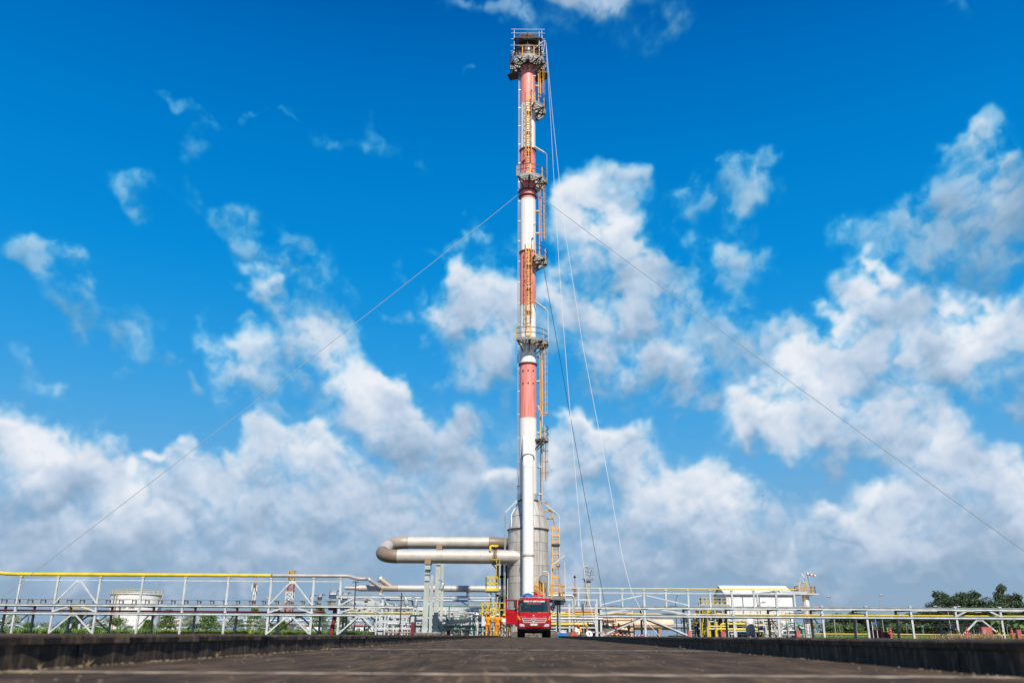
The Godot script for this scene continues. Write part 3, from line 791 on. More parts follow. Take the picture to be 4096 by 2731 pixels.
func platform(s: Node3D, y: float, r0: float, r1: float, a0: float, a1: float, rail: String, post: String) -> Node3D:
	var p := Node3D.new(); p.name = "platform"; p.position.y = y; s.add_child(p, true)
	var seg := int((a1 - a0) / 0.17) + 2
	var d := G(); var gz := -r1 + 0.04
	while gz < r1: # bearing bars on edge, daylight between them
		var run := 99.0; var gx := -r1
		while gx <= r1 + 0.05:
			var q := fposmod(atan2(gx, gz) - a0, TAU); var rr := Vector2(gx, gz).length()
			var inside := rr > r0 and rr < r1 and q <= a1 - a0
			if inside and run > 50.0: run = gx
			if not inside and run < 50.0:
				if gx - run > 0.06: d.box(V((run + gx) / 2 - 0.02, -0.035, gz), V(gx - run - 0.04, 0.07, 0.012))
				run = 99.0
			gx += 0.04
		gz += 0.08
	put("grating", d, "grating", p).set_meta("kind", "stuff")
	var e := G()
	for i in seg:
		var q0 := lerpf(a0, a1, float(i) / seg); var q1 := lerpf(a0, a1, float(i + 1) / seg)
		e.bar(V(sin(q0) * r1, -0.03, cos(q0) * r1), V(sin(q1) * r1, -0.03, cos(q1) * r1), 0.035, 0.24)
	put("kick_plate", e, "galv_dull", p)
	var nb := maxi(2, int(round((a1 - a0) / 0.72)) + 1)
	var fb := G()
	for rr in [r0 + (r1 - r0) * 0.36, r0 + (r1 - r0) * 0.7]:
		fb.arc(V(0, -0.075, 0), rr, 0.028, a0, a1, seg, 4)
	for i in nb:
		var q := lerpf(a0, a1, float(i) / (nb - 1)) if a1 - a0 < 6.2 else TAU * i / nb
		var u := V(sin(q), 0, cos(q))
		fb.bar(u * r0 + V(0, -0.11, 0), u * (r1 + 0.02) + V(0, -0.11, 0), 0.09, 0.15)
		fb.bar(u * (r0 * 1.02) + V(0, -1.0, 0), u * lerpf(r0, r1, 0.8) + V(0, -0.17, 0), 0.08, 0.09)
	for i in nb - 1:
		var q0 := lerpf(a0, a1, (i + 0.05) / (nb - 1)); var q1 := lerpf(a0, a1, (i + 0.95) / (nb - 1))
		var rm := lerpf(r0, r1, 0.95); var rn := lerpf(r0, r1, 0.1)
		fb.bar(V(sin(q0) * rn, -0.06, cos(q0) * rn), V(sin(q1) * rm, -0.06, cos(q1) * rm), 0.03, 0.04)
		fb.bar(V(sin(q1) * rn, -0.06, cos(q1) * rn), V(sin(q0) * rm, -0.06, cos(q0) * rm), 0.03, 0.04)
	put("bracket_frame", fb, "steel_dark", p)
	for hh in [0.58, 1.12]:
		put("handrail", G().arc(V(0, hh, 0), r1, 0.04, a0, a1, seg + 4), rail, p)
	var np := maxi(2, int(round((a1 - a0) * r1 / 1.5)) + 1)
	var first: MeshInstance3D = null
	for i in np:
		var q := lerpf(a0, a1, float(i) / (np - 1)) if a1 - a0 < 6.2 else TAU * (i + 0.5) / np
		var u := V(sin(q) * r1, -0.1, cos(q) * r1)
		if first == null:
			first = put("rail_post", G().box(V(0, 0.62, 0), V(0.10, 1.24, 0.06)), post, p); first.transform = Transform3D(Basis(Vector3.UP, q), u)
		else: again("rail_post", first, Transform3D(Basis(Vector3.UP, q), u), p)
	return p

func ladder(s: Node3D, a: float, r: float, y0: float, y1: float, col: String, cage_col: String, cage_y0: float, flare := true) -> void:
	var l := Node3D.new(); l.name = "ladder"; l.transform = Transform3D(Basis(Vector3.UP, a), V(sin(a) * r, 0, cos(a) * r)); s.add_child(l, true)
	for x in [-0.24, 0.24]: put("side_rail", G().bar(V(x, y0, 0), V(x, y1, 0), 0.06, 0.07), col, l)
	var ru := G(); var y := y0 + 0.2
	while y < y1:
		ru.bar(V(-0.22, y, 0), V(0.22, y, 0), 0.036, 0.036); y += 0.3
	var rr := put("rungs", ru, col, l); rr.set_meta("kind", "stuff")
	if cage_y0 < y1:
		y = y1; var i := 0; var first: MeshInstance3D = null
		while y > cage_y0 - 0.1:
			if first == null:
				first = put("cage_hoop", G().arc(V(0, 0, 0.30), 0.37, 0.032, -2.35, 2.35, 14, 4), cage_col, l); first.position.y = y
			else: again("cage_hoop", first, Transform3D(Basis.IDENTITY.scaled(Vector3.ONE * (1.0 if y > cage_y0 + 0.5 or not flare else 1.15)), V(0, y, 0)), l)
			y -= 1.05; i += 1
		var strip := put("cage_strip", G().box(V(0, (cage_y0 + y1) / 2, 0.375), V(0.06, y1 - cage_y0, 0.02)), cage_col, l)
		strip.position = V(0, 0, 0.30)
		for q in [-1.9, -1.0, 1.0, 1.9]: again("cage_strip", strip, Transform3D(Basis(Vector3.UP, q), V(0, 0, 0.30)), l)
	var so: MeshInstance3D = null
	y = y0 + 0.6
	while y < y1:
		if so == null:
			so = put("standoff", G().box(V(0, 0, -0.18), V(0.55, 0.09, 0.34)), "white_paint", l); so.position.y = y
		else: again("standoff", so, at(V(0, y, 0)), l)
		y += 2.6

func tube_light(s: Node, a: Vector3, post_h: float, arm: Vector3) -> void: # a lamp post with a tube fitting on a bent arm
	var l := Node3D.new(); l.name = "lamp_fitting"; l.position = a; s.add_child(l, true)
	var top := V(0, post_h, 0)
	put("post", G().path(bent([Vector3.ZERO, top, top + arm * 0.2], 0.18), 0.036, 6), "white_paint", l)
	var d := arm.normalized(); var f := G()
	var up := V(0, 1, 0); var w := d.cross(up).normalized(); var hh := w.cross(d)
	f.box(top + arm * 0.62, V(0.17, arm.length() * 0.92, 0.10), Basis(w, d, w.cross(d)))
	put("housing", f, "cream", l)
	put("tube", G().tube(top + arm * 0.2 - hh.abs() * 0.075, top + arm * 1.04 - hh.abs() * 0.075, 0.04, 6), "lamp_glass", l)

func make_stack() -> void:
	var s := thing("flare_stack", "tall red and white banded flare stack with ringed platforms behind the fire truck", "flare stack", V(SX, 0, SZ))
	s.scale = V(1, SY, 1)
	put("foundation", G().lathe([Vector2(4.3, 0), Vector2(4.3, 0.42), Vector2(4.2, 0.46), Vector2(0, 0.46)], 8), "concrete", s)
	# vessel and cone of bare plate, courses welded one on another
	var courses := [0.0, 2.55, 4.65, 5.25, 6.2, 7.5, 8.25, 9.45]
	for i in courses.size() - 1:
		var g := G().lathe([Vector2(1.845, courses[i] + 0.008), Vector2(1.848, courses[i] + 0.03), Vector2(1.848, courses[i + 1] - 0.03), Vector2(1.845, courses[i + 1] - 0.008)], 64)
		put("vessel_course", g, "vessel" if i % 2 == 0 else "vessel_b", s)
	for y in courses.slice(1, -1): put("weld_seam", G().lathe([Vector2(1.83, y - 0.03), Vector2(1.856, y - 0.012), Vector2(1.856, y + 0.012), Vector2(1.83, y + 0.03)], 64), "seam", s)
	var rng := RandomNumberGenerator.new(); rng.seed = 9
	for i in courses.size() - 1:
		for k in 4:
			var q := TAU * (k + 0.37 * (i % 3) + 0.1) / 4.0
			put("upright_seam", G().bar(V(sin(q), 0, cos(q)) * 1.849 + V(0, courses[i], 0), V(sin(q), 0, cos(q)) * 1.849 + V(0, courses[i + 1], 0), 0.03, 0.012), "seam", s)
	put("shoulder_ring", G().lathe([Vector2(1.85, 9.43), Vector2(1.95, 9.45), Vector2(1.95, 9.53), Vector2(1.84, 9.56)], 64), "steel_dark", s)
	put("cone", G().lathe([Vector2(1.84, 9.56), Vector2(1.50, 10.72)], 64), "vessel_b", s)
	put("cone", G().lathe([Vector2(1.494, 10.74), Vector2(0.90, 12.16)], 64), "vessel", s)
	put("cone_seam", G().lathe([Vector2(1.515, 10.69), Vector2(1.515, 10.73), Vector2(1.49, 10.76)], 64), "seam", s)
	for k in 8:
		var q := TAU * (k + 0.3) / 8.0; var u := V(sin(q), 0, cos(q))
		put("upright_seam", G().bar(u * 1.845 + V(0, 9.57, 0), u * 1.503 + V(0, 10.72, 0), 0.03, 0.012), "seam", s)
		put("upright_seam", G().bar(u.rotated(Vector3.UP, 0.3) * 1.497 + V(0, 10.75, 0), u.rotated(Vector3.UP, 0.3) * 0.905 + V(0, 12.15, 0), 0.03, 0.012), "seam", s)
	put("neck_ring", G().lathe([Vector2(0.85, 12.14), Vector2(0.98, 12.16), Vector2(0.98, 12.25), Vector2(0.84, 12.27)], 48), "black_steel", s)
	put("neck", G().lathe([Vector2(0.835, 12.2), Vector2(0.835, 12.84)], 48), "vessel", s)
	# the shaft, band by band
	var bands := [[12.84, 20.21, "white_band"], [20.21, 25.81, "red_band"], [25.81, 32.10, "white_band"], [32.10, 38.10, "red_band"], [38.10, 44.27, "white_band"], [44.27, 50.39, "red_band"], [50.39, 56.26, "white_band"], [56.26, 61.3, "red_band"]]
	for b in bands:
		var h: float = b[1] - b[0]; var k := int(ceil(h / 2.1)); var g := G()
		for i in k: # courses of plate, each a hair narrower at its welds
			var ya: float = b[0] + h * i / k; var yb: float = b[0] + h * (i + 1) / k
			g.lathe([Vector2(0.814, ya), Vector2(0.82, ya + 0.025), Vector2(0.82, yb - 0.025), Vector2(0.814, yb)], 48)
		var o := put("shaft_band", g, b[2], s)
		if b[2] == "red_band": o.set_meta("label", "faded red band of the shaft")
	for y in [25.82, 38.14, 50.42]:
		put("flange_ring", G().lathe([Vector2(0.82, y - 0.10), Vector2(0.93, y - 0.08), Vector2(0.94, y), Vector2(0.93, y + 0.03), Vector2(0.82, y + 0.05)], 48), "red_deep", s)
	for y in [44.75, 45.42]:
		put("flange_ring", G().lathe([Vector2(0.82, y - 0.10), Vector2(0.96, y - 0.08), Vector2(0.97, y), Vector2(0.82, y + 0.05)], 48), "red_deep", s)
	# lifting lugs in two rows and fresh paint patches
	for y in [23.7, 25.0]:
		for k in 6:
			var q := -0.62 + k * 0.62 + (2.0 if k > 2 else 0.0); var u := V(sin(q), 0, cos(q))
			put("lug", G().box(u * 0.85 + V(0, y, 0), V(0.13, 0.09, 0.1), Basis(Vector3.UP, q)), "red_deep", s)
	for q in [[-0.75, 48.65, 0.5, 0.42], [-0.42, 48.75, 0.22, 0.3], [0.38, 48.7, 0.12, 0.34], [-0.8, 47.1, 0.35, 0.30], [-0.36, 47.25, 0.3, 0.5], [0.55, 47.2, 0.34, 0.75], [0.38, 47.5, 0.14, 0.35], [-0.42, 36.3, 0.13, 0.4], [-0.42, 34.6, 0.13, 0.4], [0.5, 34.6, 0.13, 0.42]]:
		var g := G()
		for k in 5:
			var a: float = q[0] - q[2] / 2 + q[2] * k / 5.0; var b: float = a + q[2] / 5.0; var h: float = q[3] * (0.7 + 0.5 * hash01(k + int(q[1] * 7)))
			g.face(V(sin(a), 0, cos(a)) * 0.824 + V(0, q[1] - h / 2, 0), V(sin(b), 0, cos(b)) * 0.824 + V(0, q[1] - h / 2, 0), V(sin(b), 0, cos(b)) * 0.824 + V(0, q[1] + h / 2, 0), V(sin(a), 0, cos(a)) * 0.824 + V(0, q[1] + h / 2, 0))
		put("paint_patch", g, "red_fresh", s)
	# platforms from the foot upwards, with the ladders between them
	platform(s, 18.15, 0.82, 1.95, 0.95, 2.4, "shaded_rail", "orange")
	platform(s, 28.0, 0.82, 2.02, -0.62, 2.25, "shaded_rail", "orange")
	platform(s, 37.1, 0.82, 2.02, 0.36, 2.5, "shaded_rail", "orange")
	platform(s, 46.5, 0.82, 2.02, -0.62, 2.25, "shaded_rail", "orange")
	platform(s, 55.55, 0.82, 2.0, 0.36, 2.5, "shaded_rail", "orange")
	platform(s, 61.6, 0.82, 2.05, 0.0, TAU, "shaded_rail", "orange")
	ladder(s, 1.75, 1.28, 12.3, 18.2, "orange_rust", "orange_rust", 14.2)
	ladder(s, 1.45, 1.22, 18.2, 28.0, "orange", "orange", 20.6)
	ladder(s, 0.02, 1.12, 28.0, 38.3, "orange_rust", "orange_rust", 30.3)
	ladder(s, 1.45, 1.22, 37.1, 46.5, "orange_rust", "orange_rust", 39.6)
	ladder(s, 0.02, 1.12, 46.5, 56.8, "orange_rust", "orange_rust", 48.6)
	ladder(s, 1.45, 1.22, 55.5, 61.5, "orange_rust", "orange_rust", 57.6)
	# cone ladder down to the base cage
	var cl := Node3D.new(); cl.name = "ladder"; s.add_child(cl, true)
	var lr := G()
	for z in [-0.24, 0.24]: lr.path([V(0.98, 12.25, z), V(1.50, 10.75, z + 0.02), V(1.72, 10.0, z), V(2.03, 9.5, z)], 0.03, 5)
	put("side_rail", lr, "orange", cl)
	for q in [[1.12, 12.1], [1.45, 11.3], [1.68, 10.6]]:
		put("cage_hoop", G().arc(V(q[0] + 0.32, q[1], 0), 0.36, 0.04, -0.8, PI + 0.8, 12, 4), "orange", cl)
	for z in [-0.3, 0.3]: put("cage_strip", G().path([V(1.75, 12.1, z), V(2.1, 11.3, z), V(2.33, 10.6, z), V(2.5, 9.9, z)], 0.025, 4), "orange", cl)
	# guard ring of the tip: soot-browned steel with the burner barrel and windows
	put("tip_shell", G().lathe([Vector2(0.82, 61.3), Vector2(0.84, 62.5), Vector2(0.9, 62.9), Vector2(0.9, 65.1), Vector2(0.78, 65.55), Vector2(0.5, 65.8), Vector2(0.0, 65.9)], 40), "soot_brown", s)
	put("tip_collar", G().lathe([Vector2(0.88, 63.6), Vector2(1.0, 63.65), Vector2(1.0, 63.95), Vector2(0.88, 64.0)], 40), "rust", s)
	for q in [-0.05, 1.0, -1.0, 2.3, -2.3]:
		var u := V(sin(q), 0, cos(q))
		put("pilot_window", G().box(u * 0.93 + V(0, 63.1, 0), V(0.55, 0.75, 0.12), Basis(Vector3.UP, q)), "black_steel", s)
		put("pilot_pipe", G().path(bent([u * 1.1 + V(0, 61.7, 0), u * 1.12 + V(0, 65.3, 0), u * 0.7 + V(0, 65.75, 0)], 0.25), 0.05, 6), "rust", s)
	put("junction_box", G().box(V(0.05, 62.15, 1.55), V(0.42, 0.42, 0.3)), "black_steel", s)
	put("beacon", G().lathe([Vector2(0.13, 62.4), Vector2(0.15, 62.6), Vector2(0.09, 62.85), Vector2(0.0, 62.9)], 12, V(0.05, 0, 1.55)), "lamp_glass", s)
	for q in [-1.9, 1.75, 2.2]: # spill trays hung under the top platform
		var u := V(sin(q), 0, cos(q))
		put("spill_tray", G().box(u * 1.75 + V(0, 60.6, 0), V(1.2, 0.08, 1.1), Basis(Vector3.UP, q)).bar(u * 1.3 + V(0, 60.6, 0), u * 1.9 + V(0, 61.5, 0), 0.05, 0.05).bar(u * 2.2 + V(0, 60.6, 0), u * 2.0 + V(0, 61.5, 0), 0.05, 0.05), "steel_dark", s)
	# conduits down the left side
	for k in 2:
		var x := -0.90 - 0.12 * k
		put("conduit", G().path(bent([V(x, 60.6, 0.15), V(x, 45.6, 0.15), V(x - 0.1, 45.1, 0.15), V(x - 0.02, 44.4, 0.15), V(x, 12.3, 0.15), V(-2.08 - 0.1 * k, 11.02, 0.7), V(-2.08 - 0.1 * k, 0, 0.7)], 0.12), 0.032, 6), "galv", s)
	put("conduit", G().path(bent([V(-0.9, 12.2, -0.5), V(-1.55, 10.9, 0.3), V(-1.55, 9.6, 0.9)], 0.1), 0.05, 6), "white_paint", s)
	var y := 13.6
	while y < 60.0:
		put("conduit_clip", G().box(V(-0.92, y, 0.15), V(0.26, 0.09, 0.07)), "galv", s); y += 2.35
	# the riser on the front: flanged joint, then a mitre into the shaft
	var rz := 2.62
	put("riser_pipe", G().lathe([Vector2(0.515, 0.0), Vector2(0.515, 6.87)], 40, V(-0.05, 0, rz)), "white_riser", s)
	put("riser_pipe", G().lathe([Vector2(0.515, 7.03), Vector2(0.515, 8.9), Vector2(0.511, 8.92), Vector2(0.515, 8.94), Vector2(0.515, 11.2), Vector2(0.511, 11.22), Vector2(0.515, 11.24), Vector2(0.515, 14.9)], 40, V(-0.05, 0, rz)), "white_riser", s)
	put("riser_flange", G().lathe([Vector2(0.51, 6.87), Vector2(0.57, 6.88), Vector2(0.57, 6.945), Vector2(0.52, 6.95), Vector2(0.57, 6.955), Vector2(0.57, 7.02), Vector2(0.51, 7.03)], 40, V(-0.05, 0, rz)), "flange_tan", s)
	var el := arc_points(V(-0.05, 14.9, rz - 1.5), V(0, 0, 1.5), V(0, 1.5, 0), 0.66, 6)
	put("riser_elbow", G().path(el, 0.515, 40), "white_riser", s)
	var e1: Vector3 = el[-1]; var dd: Vector3 = (V(0, cos(0.66), -sin(0.66)))
	put("riser_flange", G().tube(e1, e1 + dd * 0.09, 0.60, 40), "flange_tan", s)
	put("riser_branch", G().tube(e1 + dd * 0.09, e1 + dd * 2.9, 0.515, 40, -1.0, false), "white_riser", s)
	var bolts := G()
	for k in 28:
		var q := TAU * k / 28.0
		var bo := e1 + dd * 0.045 + V(1, 0, 0) * cos(q) * 0.575 + dd.cross(V(1, 0, 0)) * sin(q) * 0.575
		bolts.tube(bo - dd * 0.09, bo + dd * 0.09, 0.03, 6)
	var bb := put("flange_bolts", bolts, "steel_dark", s); bb.set_meta("kind", "stuff")
	# manway on the right of the vessel, with its davit
	var mw := Node3D.new(); mw.name = "manway"; s.add_child(mw, true)
	var md := V(sin(0.52), 0, cos(0.52)); var mo := V(1.18, 4.95, 1.35)
	put("nozzle", G().tube(mo, mo + V(0.22, 0, 0.97).normalized() * 0.62, 0.33, 28), "vessel", mw)
	var mdir := V(0.22, 0, 0.97).normalized(); var mf := mo + mdir * 0.62
	put("cover", G().tube(mf, mf + mdir * 0.08, 0.39, 28), "cover_plate", mw)
	var mb := G()
	for k in 20:
		var q := TAU * k / 20.0; var o := mf + mdir.cross(Vector3.UP).normalized() * cos(q) * 0.355 + Vector3.UP * sin(q) * 0.355
		mb.tube(o - mdir * 0.08, o + mdir * 0.13, 0.02, 5)
	put("bolts", mb, "steel_dark", mw).set_meta("kind", "stuff")
	put("davit", G().path(bent([mf + V(0.46, -1.1, -0.2), mf + V(0.46, 0.66, -0.2), mf + V(-0.05, 0.66, 0)], 0.3), 0.045, 8), "white_paint", mw)
	# the ladder tower that climbs the right of the vessel
	var lt := Node3D.new(); lt.name = "ladder_tower"; lt.position = V(2.2, 0, 0.2); s.add_child(lt, true)
	for x in [0.0, 0.62]:
		for z in [0.0, 0.62]: put("upright", G().bar(V(x, 3.3, z), V(x, 9.85 if x < 0.3 else 9.7, z), 0.07, 0.07), "orange", lt)
	var rg := G(); y = 3.5
	while y < 9.7:
		rg.bar(V(0.03, y, 0.31), V(0.59, y, 0.31), 0.03, 0.03); y += 0.3
	put("rungs", rg, "orange_rust", lt).set_meta("kind", "stuff")
	for yy in [9.62, 8.9, 8.35, 7.25, 6.15, 5.2]:
		put("frame", G().bar(V(0, yy, 0), V(0.62, yy, 0), 0.06, 0.09).bar(V(0, yy, 0.62), V(0.62, yy, 0.62), 0.06, 0.09).bar(V(0, yy, 0), V(0, yy, 0.62), 0.06, 0.09).bar(V(0.62, yy, 0), V(0.62, yy, 0.62), 0.06, 0.09), "orange", lt)
	put("landing", G().box(V(0.31, 8.05, 0.31), V(0.75, 0.22, 0.75)), "black_steel", lt)
	put("side_rail", G().path([V(0.55, 5.2, 0.62), V(0.85, 3.9, 0.75), V(0.95, 3.5, 0.75)], 0.03, 5).path([V(0.25, 5.2, 0.62), V(0.6, 3.9, 0.75), V(0.7, 3.5, 0.75)], 0.03, 5), "orange_rust", lt)
	tube_light(s, V(2.88, 9.6, 0.4), 1.25, V(-1.2, 0.85, 0.1))
	tube_light(s, V(2.05, 3.4, 1.3), 2.75, V(1.15, 0.85, 0.1))
	put("lamp_pole", G().path([V(3.28, 3.3, 1.2), V(3.28, 6.5, 1.2)], 0.04, 6), "white_paint", s)
	tube_light(s, V(1.98, 28.0, 0.8), 3.35, V(-1.25, 0.95, 0.1))
	tube_light(s, V(2.0, 46.5, 0.8), 3.1, V(-1.25, 0.8, 0.1))
	tube_light(s, V(1.35, 19.2, 0.8), 1.2, V(-0.42, 0.9, 0.05))
	tube_light(s, V(0.55, 37.2, 1.75), 3.3, V(0.2, 0.25, 0.0))
	tube_light(s, V(0.50, 55.6, 1.75), 3.3, V(0.3, 0.02, 0.0))
	# base platform on the right
	platform(s, 3.3, 1.85, 3.35, 0.62, 2.1, "orange_rust", "orange")
	for q in [1.3, 1.95]: put("leg", G().ibeam(V(sin(q) * 2.9, 0, cos(q) * 2.9), V(sin(q) * 2.9, 3.1, cos(q) * 2.9), 0.16, 0.16, 0.015), "rack_grey", s)
	var gate := G()
	for x in [0.55, 0.72, 0.9, 1.06]: gate.bar(V(x, 3.3, 1.95), V(x, 4.6, 1.95), 0.05, 0.05)
	for yy in [3.75, 4.2, 4.6]: gate.bar(V(0.5, yy, 1.95), V(1.25, yy, 1.95), 0.05, 0.05)
	put("gate", gate, "orange", s)
	put("gate_post", G().bar(V(1.3, 3.0, 2.35), V(1.3, 4.55, 2.35), 0.14, 0.12), "orange", s)
	put("under_beam", G().box(V(2.55, 3.02, 1.55), V(1.5, 0.16, 0.14)).box(V(2.75, 2.86, 0.9), V(0.9, 0.14, 0.5)), "black_steel", s)

func make_scaffold() -> void:
	var s := thing("scaffold", "grey tube scaffold with dark planks hung round the sooty top of the stack", "scaffold", V(SX, 61.6 * SY - 0.34, SZ))
	for p in [[-1.55, 1.25, 4.35], [1.55, 1.25, 4.35], [-1.55, -1.25, 4.5], [1.55, -1.25, 4.5], [1.25, 1.3, 4.0]]:
		put("standard", G().tube(V(p[0], 0.2, p[1]), V(p[0], p[2], p[1]), 0.045, 6), "galv", s)
	for l in [[2.95, 1.3], [3.35, -1.3], [4.25, 1.32], [3.72, 1.32], [1.0, 1.32], [1.75, -1.32], [0.75, 1.3], [2.05, 1.34]]:
		put("ledger", G().tube(V(-1.95 + 0.15 * hash01(int(l[0] * 10)), l[0], l[1]), V(1.9, l[0], l[1]), 0.042, 6), "galv", s)
	for x in [-1.55, 1.55]:
		for y in [2.85, 0.9]: put("transom", G().tube(V(x, y, -1.7), V(x, y, 1.75), 0.042, 6), "galv", s)
	for k in 4:
		put("plank", G().box(V(-1.42 + k * 0.23, 2.96, 0), V(0.21, 0.05, 3.1)), "plank" if k % 2 else "plank_b", s)
		put("plank", G().box(V(0.74 + k * 0.23, 2.96, 0), V(0.21, 0.05, 3.1)), "plank_b" if k % 2 else "plank", s)
	for k in 3: put("plank", G().box(V(0, 3.02, 0.75 + k * 0.23), V(2.0, 0.05, 0.21)), "plank", s)
	put("toe_board", G().box(V(0, 3.1, 1.42), V(2.9, 0.2, 0.04)), "plank_b", s)
	put("brace", G().tube(V(0.35, 1.2, 1.4), V(1.6, 2.5, 1.4), 0.04, 6), "galv", s)
	put("brace", G().tube(V(0.05, 2.9, 1.45), V(-0.05, 4.0, 1.45), 0.04, 6), "steel_dark", s)
	put("hoist_arm", G().tube(V(1.3, 2.45, 1.3), V(1.95, 2.75, 1.3), 0.045, 6).tube(V(1.65, 0.9, 1.3), V(1.9, 2.7, 1.3), 0.035, 6), "galv", s)

func wire(called: String, pts: Array, r: float, m: String, label: String, cat: String, group := "") -> void:
	tag(put(called, G().path(pts, r, 5), m), label, cat, group)

func sag(a: Vector3, b: Vector3, drop: Vector3, k := 24) -> Array:
	var p := []
	for i in k + 1:
		var s := float(i) / k
		p.append(a.lerp(b, s) + drop * 4.0 * s * (1.0 - s))
	return p

func make_wires() -> void:
	wire("guy_wire", sag(V(0.6, 44.22, -79.6), V(-37.3, 0.0, -60), V(0, -0.25, 0)), 0.024, "wire", "pale steel guy wire running from the stack down past the yellow pipe", "guy wire")
	wire("guy_wire", sag(V(2.5, 44.32, -79.6), V(42.8, 0.0, -60), V(0, -0.25, 0)), 0.027, "wire", "steel guy wire slanting down from the stack, over the warehouse, to the right edge", "guy wire")
	wire("guy_wire", sag(V(2.0, 44.2, -80.7), V(13.4, 1.0, -121), V(0, -0.3, 0)), 0.030, "wire_dark", "dark guy wire from behind the stack to the concrete anchor block", "guy wire")
	wire("rope", [V(3.60, 62.9, -78.64), V(3.92, 51.14, -76.24), V(4.19, 37.24, -72.94), V(4.46, 26.95, -70.10), V(4.79, 16.61, -66.80), V(5.15, 5.43, -62.48), V(5.37, 2.72, -61.26), V(5.87, 0.10, -60.00)], 0.017, "rope", "slack white hoist rope hanging nearest the stack ladder, from the scaffold", "rope")
	wire("rope", [V(3.60, 62.9, -78.64), V(4.16, 51.15, -76.24), V(4.91, 37.25, -72.94), V(6.13, 23.50, -69.06), V(7.47, 11.52, -64.95), V(8.02, 5.45, -62.48), V(8.41, 3.13, -61.44), V(9.29, 1.00, -60.43), V(10.02, 0.13, -60.00)], 0.018, "rope", "white tag rope from the scaffold slanting farther out over the plant", "rope")
	var a := thing("anchor_block", "weathered concrete anchor block holding the dark guy wire's turnbuckles", "anchor block", V(13.2, 0, -121.2))
	put("block", G().box(V(0, 0.5, 0), V(1.5, 1.2, 1.1)), "concrete", a)
	for x in [-0.3, 0.0, 0.25]: put("turnbuckle", G().tube(V(x, 1.1, 0), V(x - 0.35, 2.3, 0.25), 0.035, 6), "steel_dark", a)

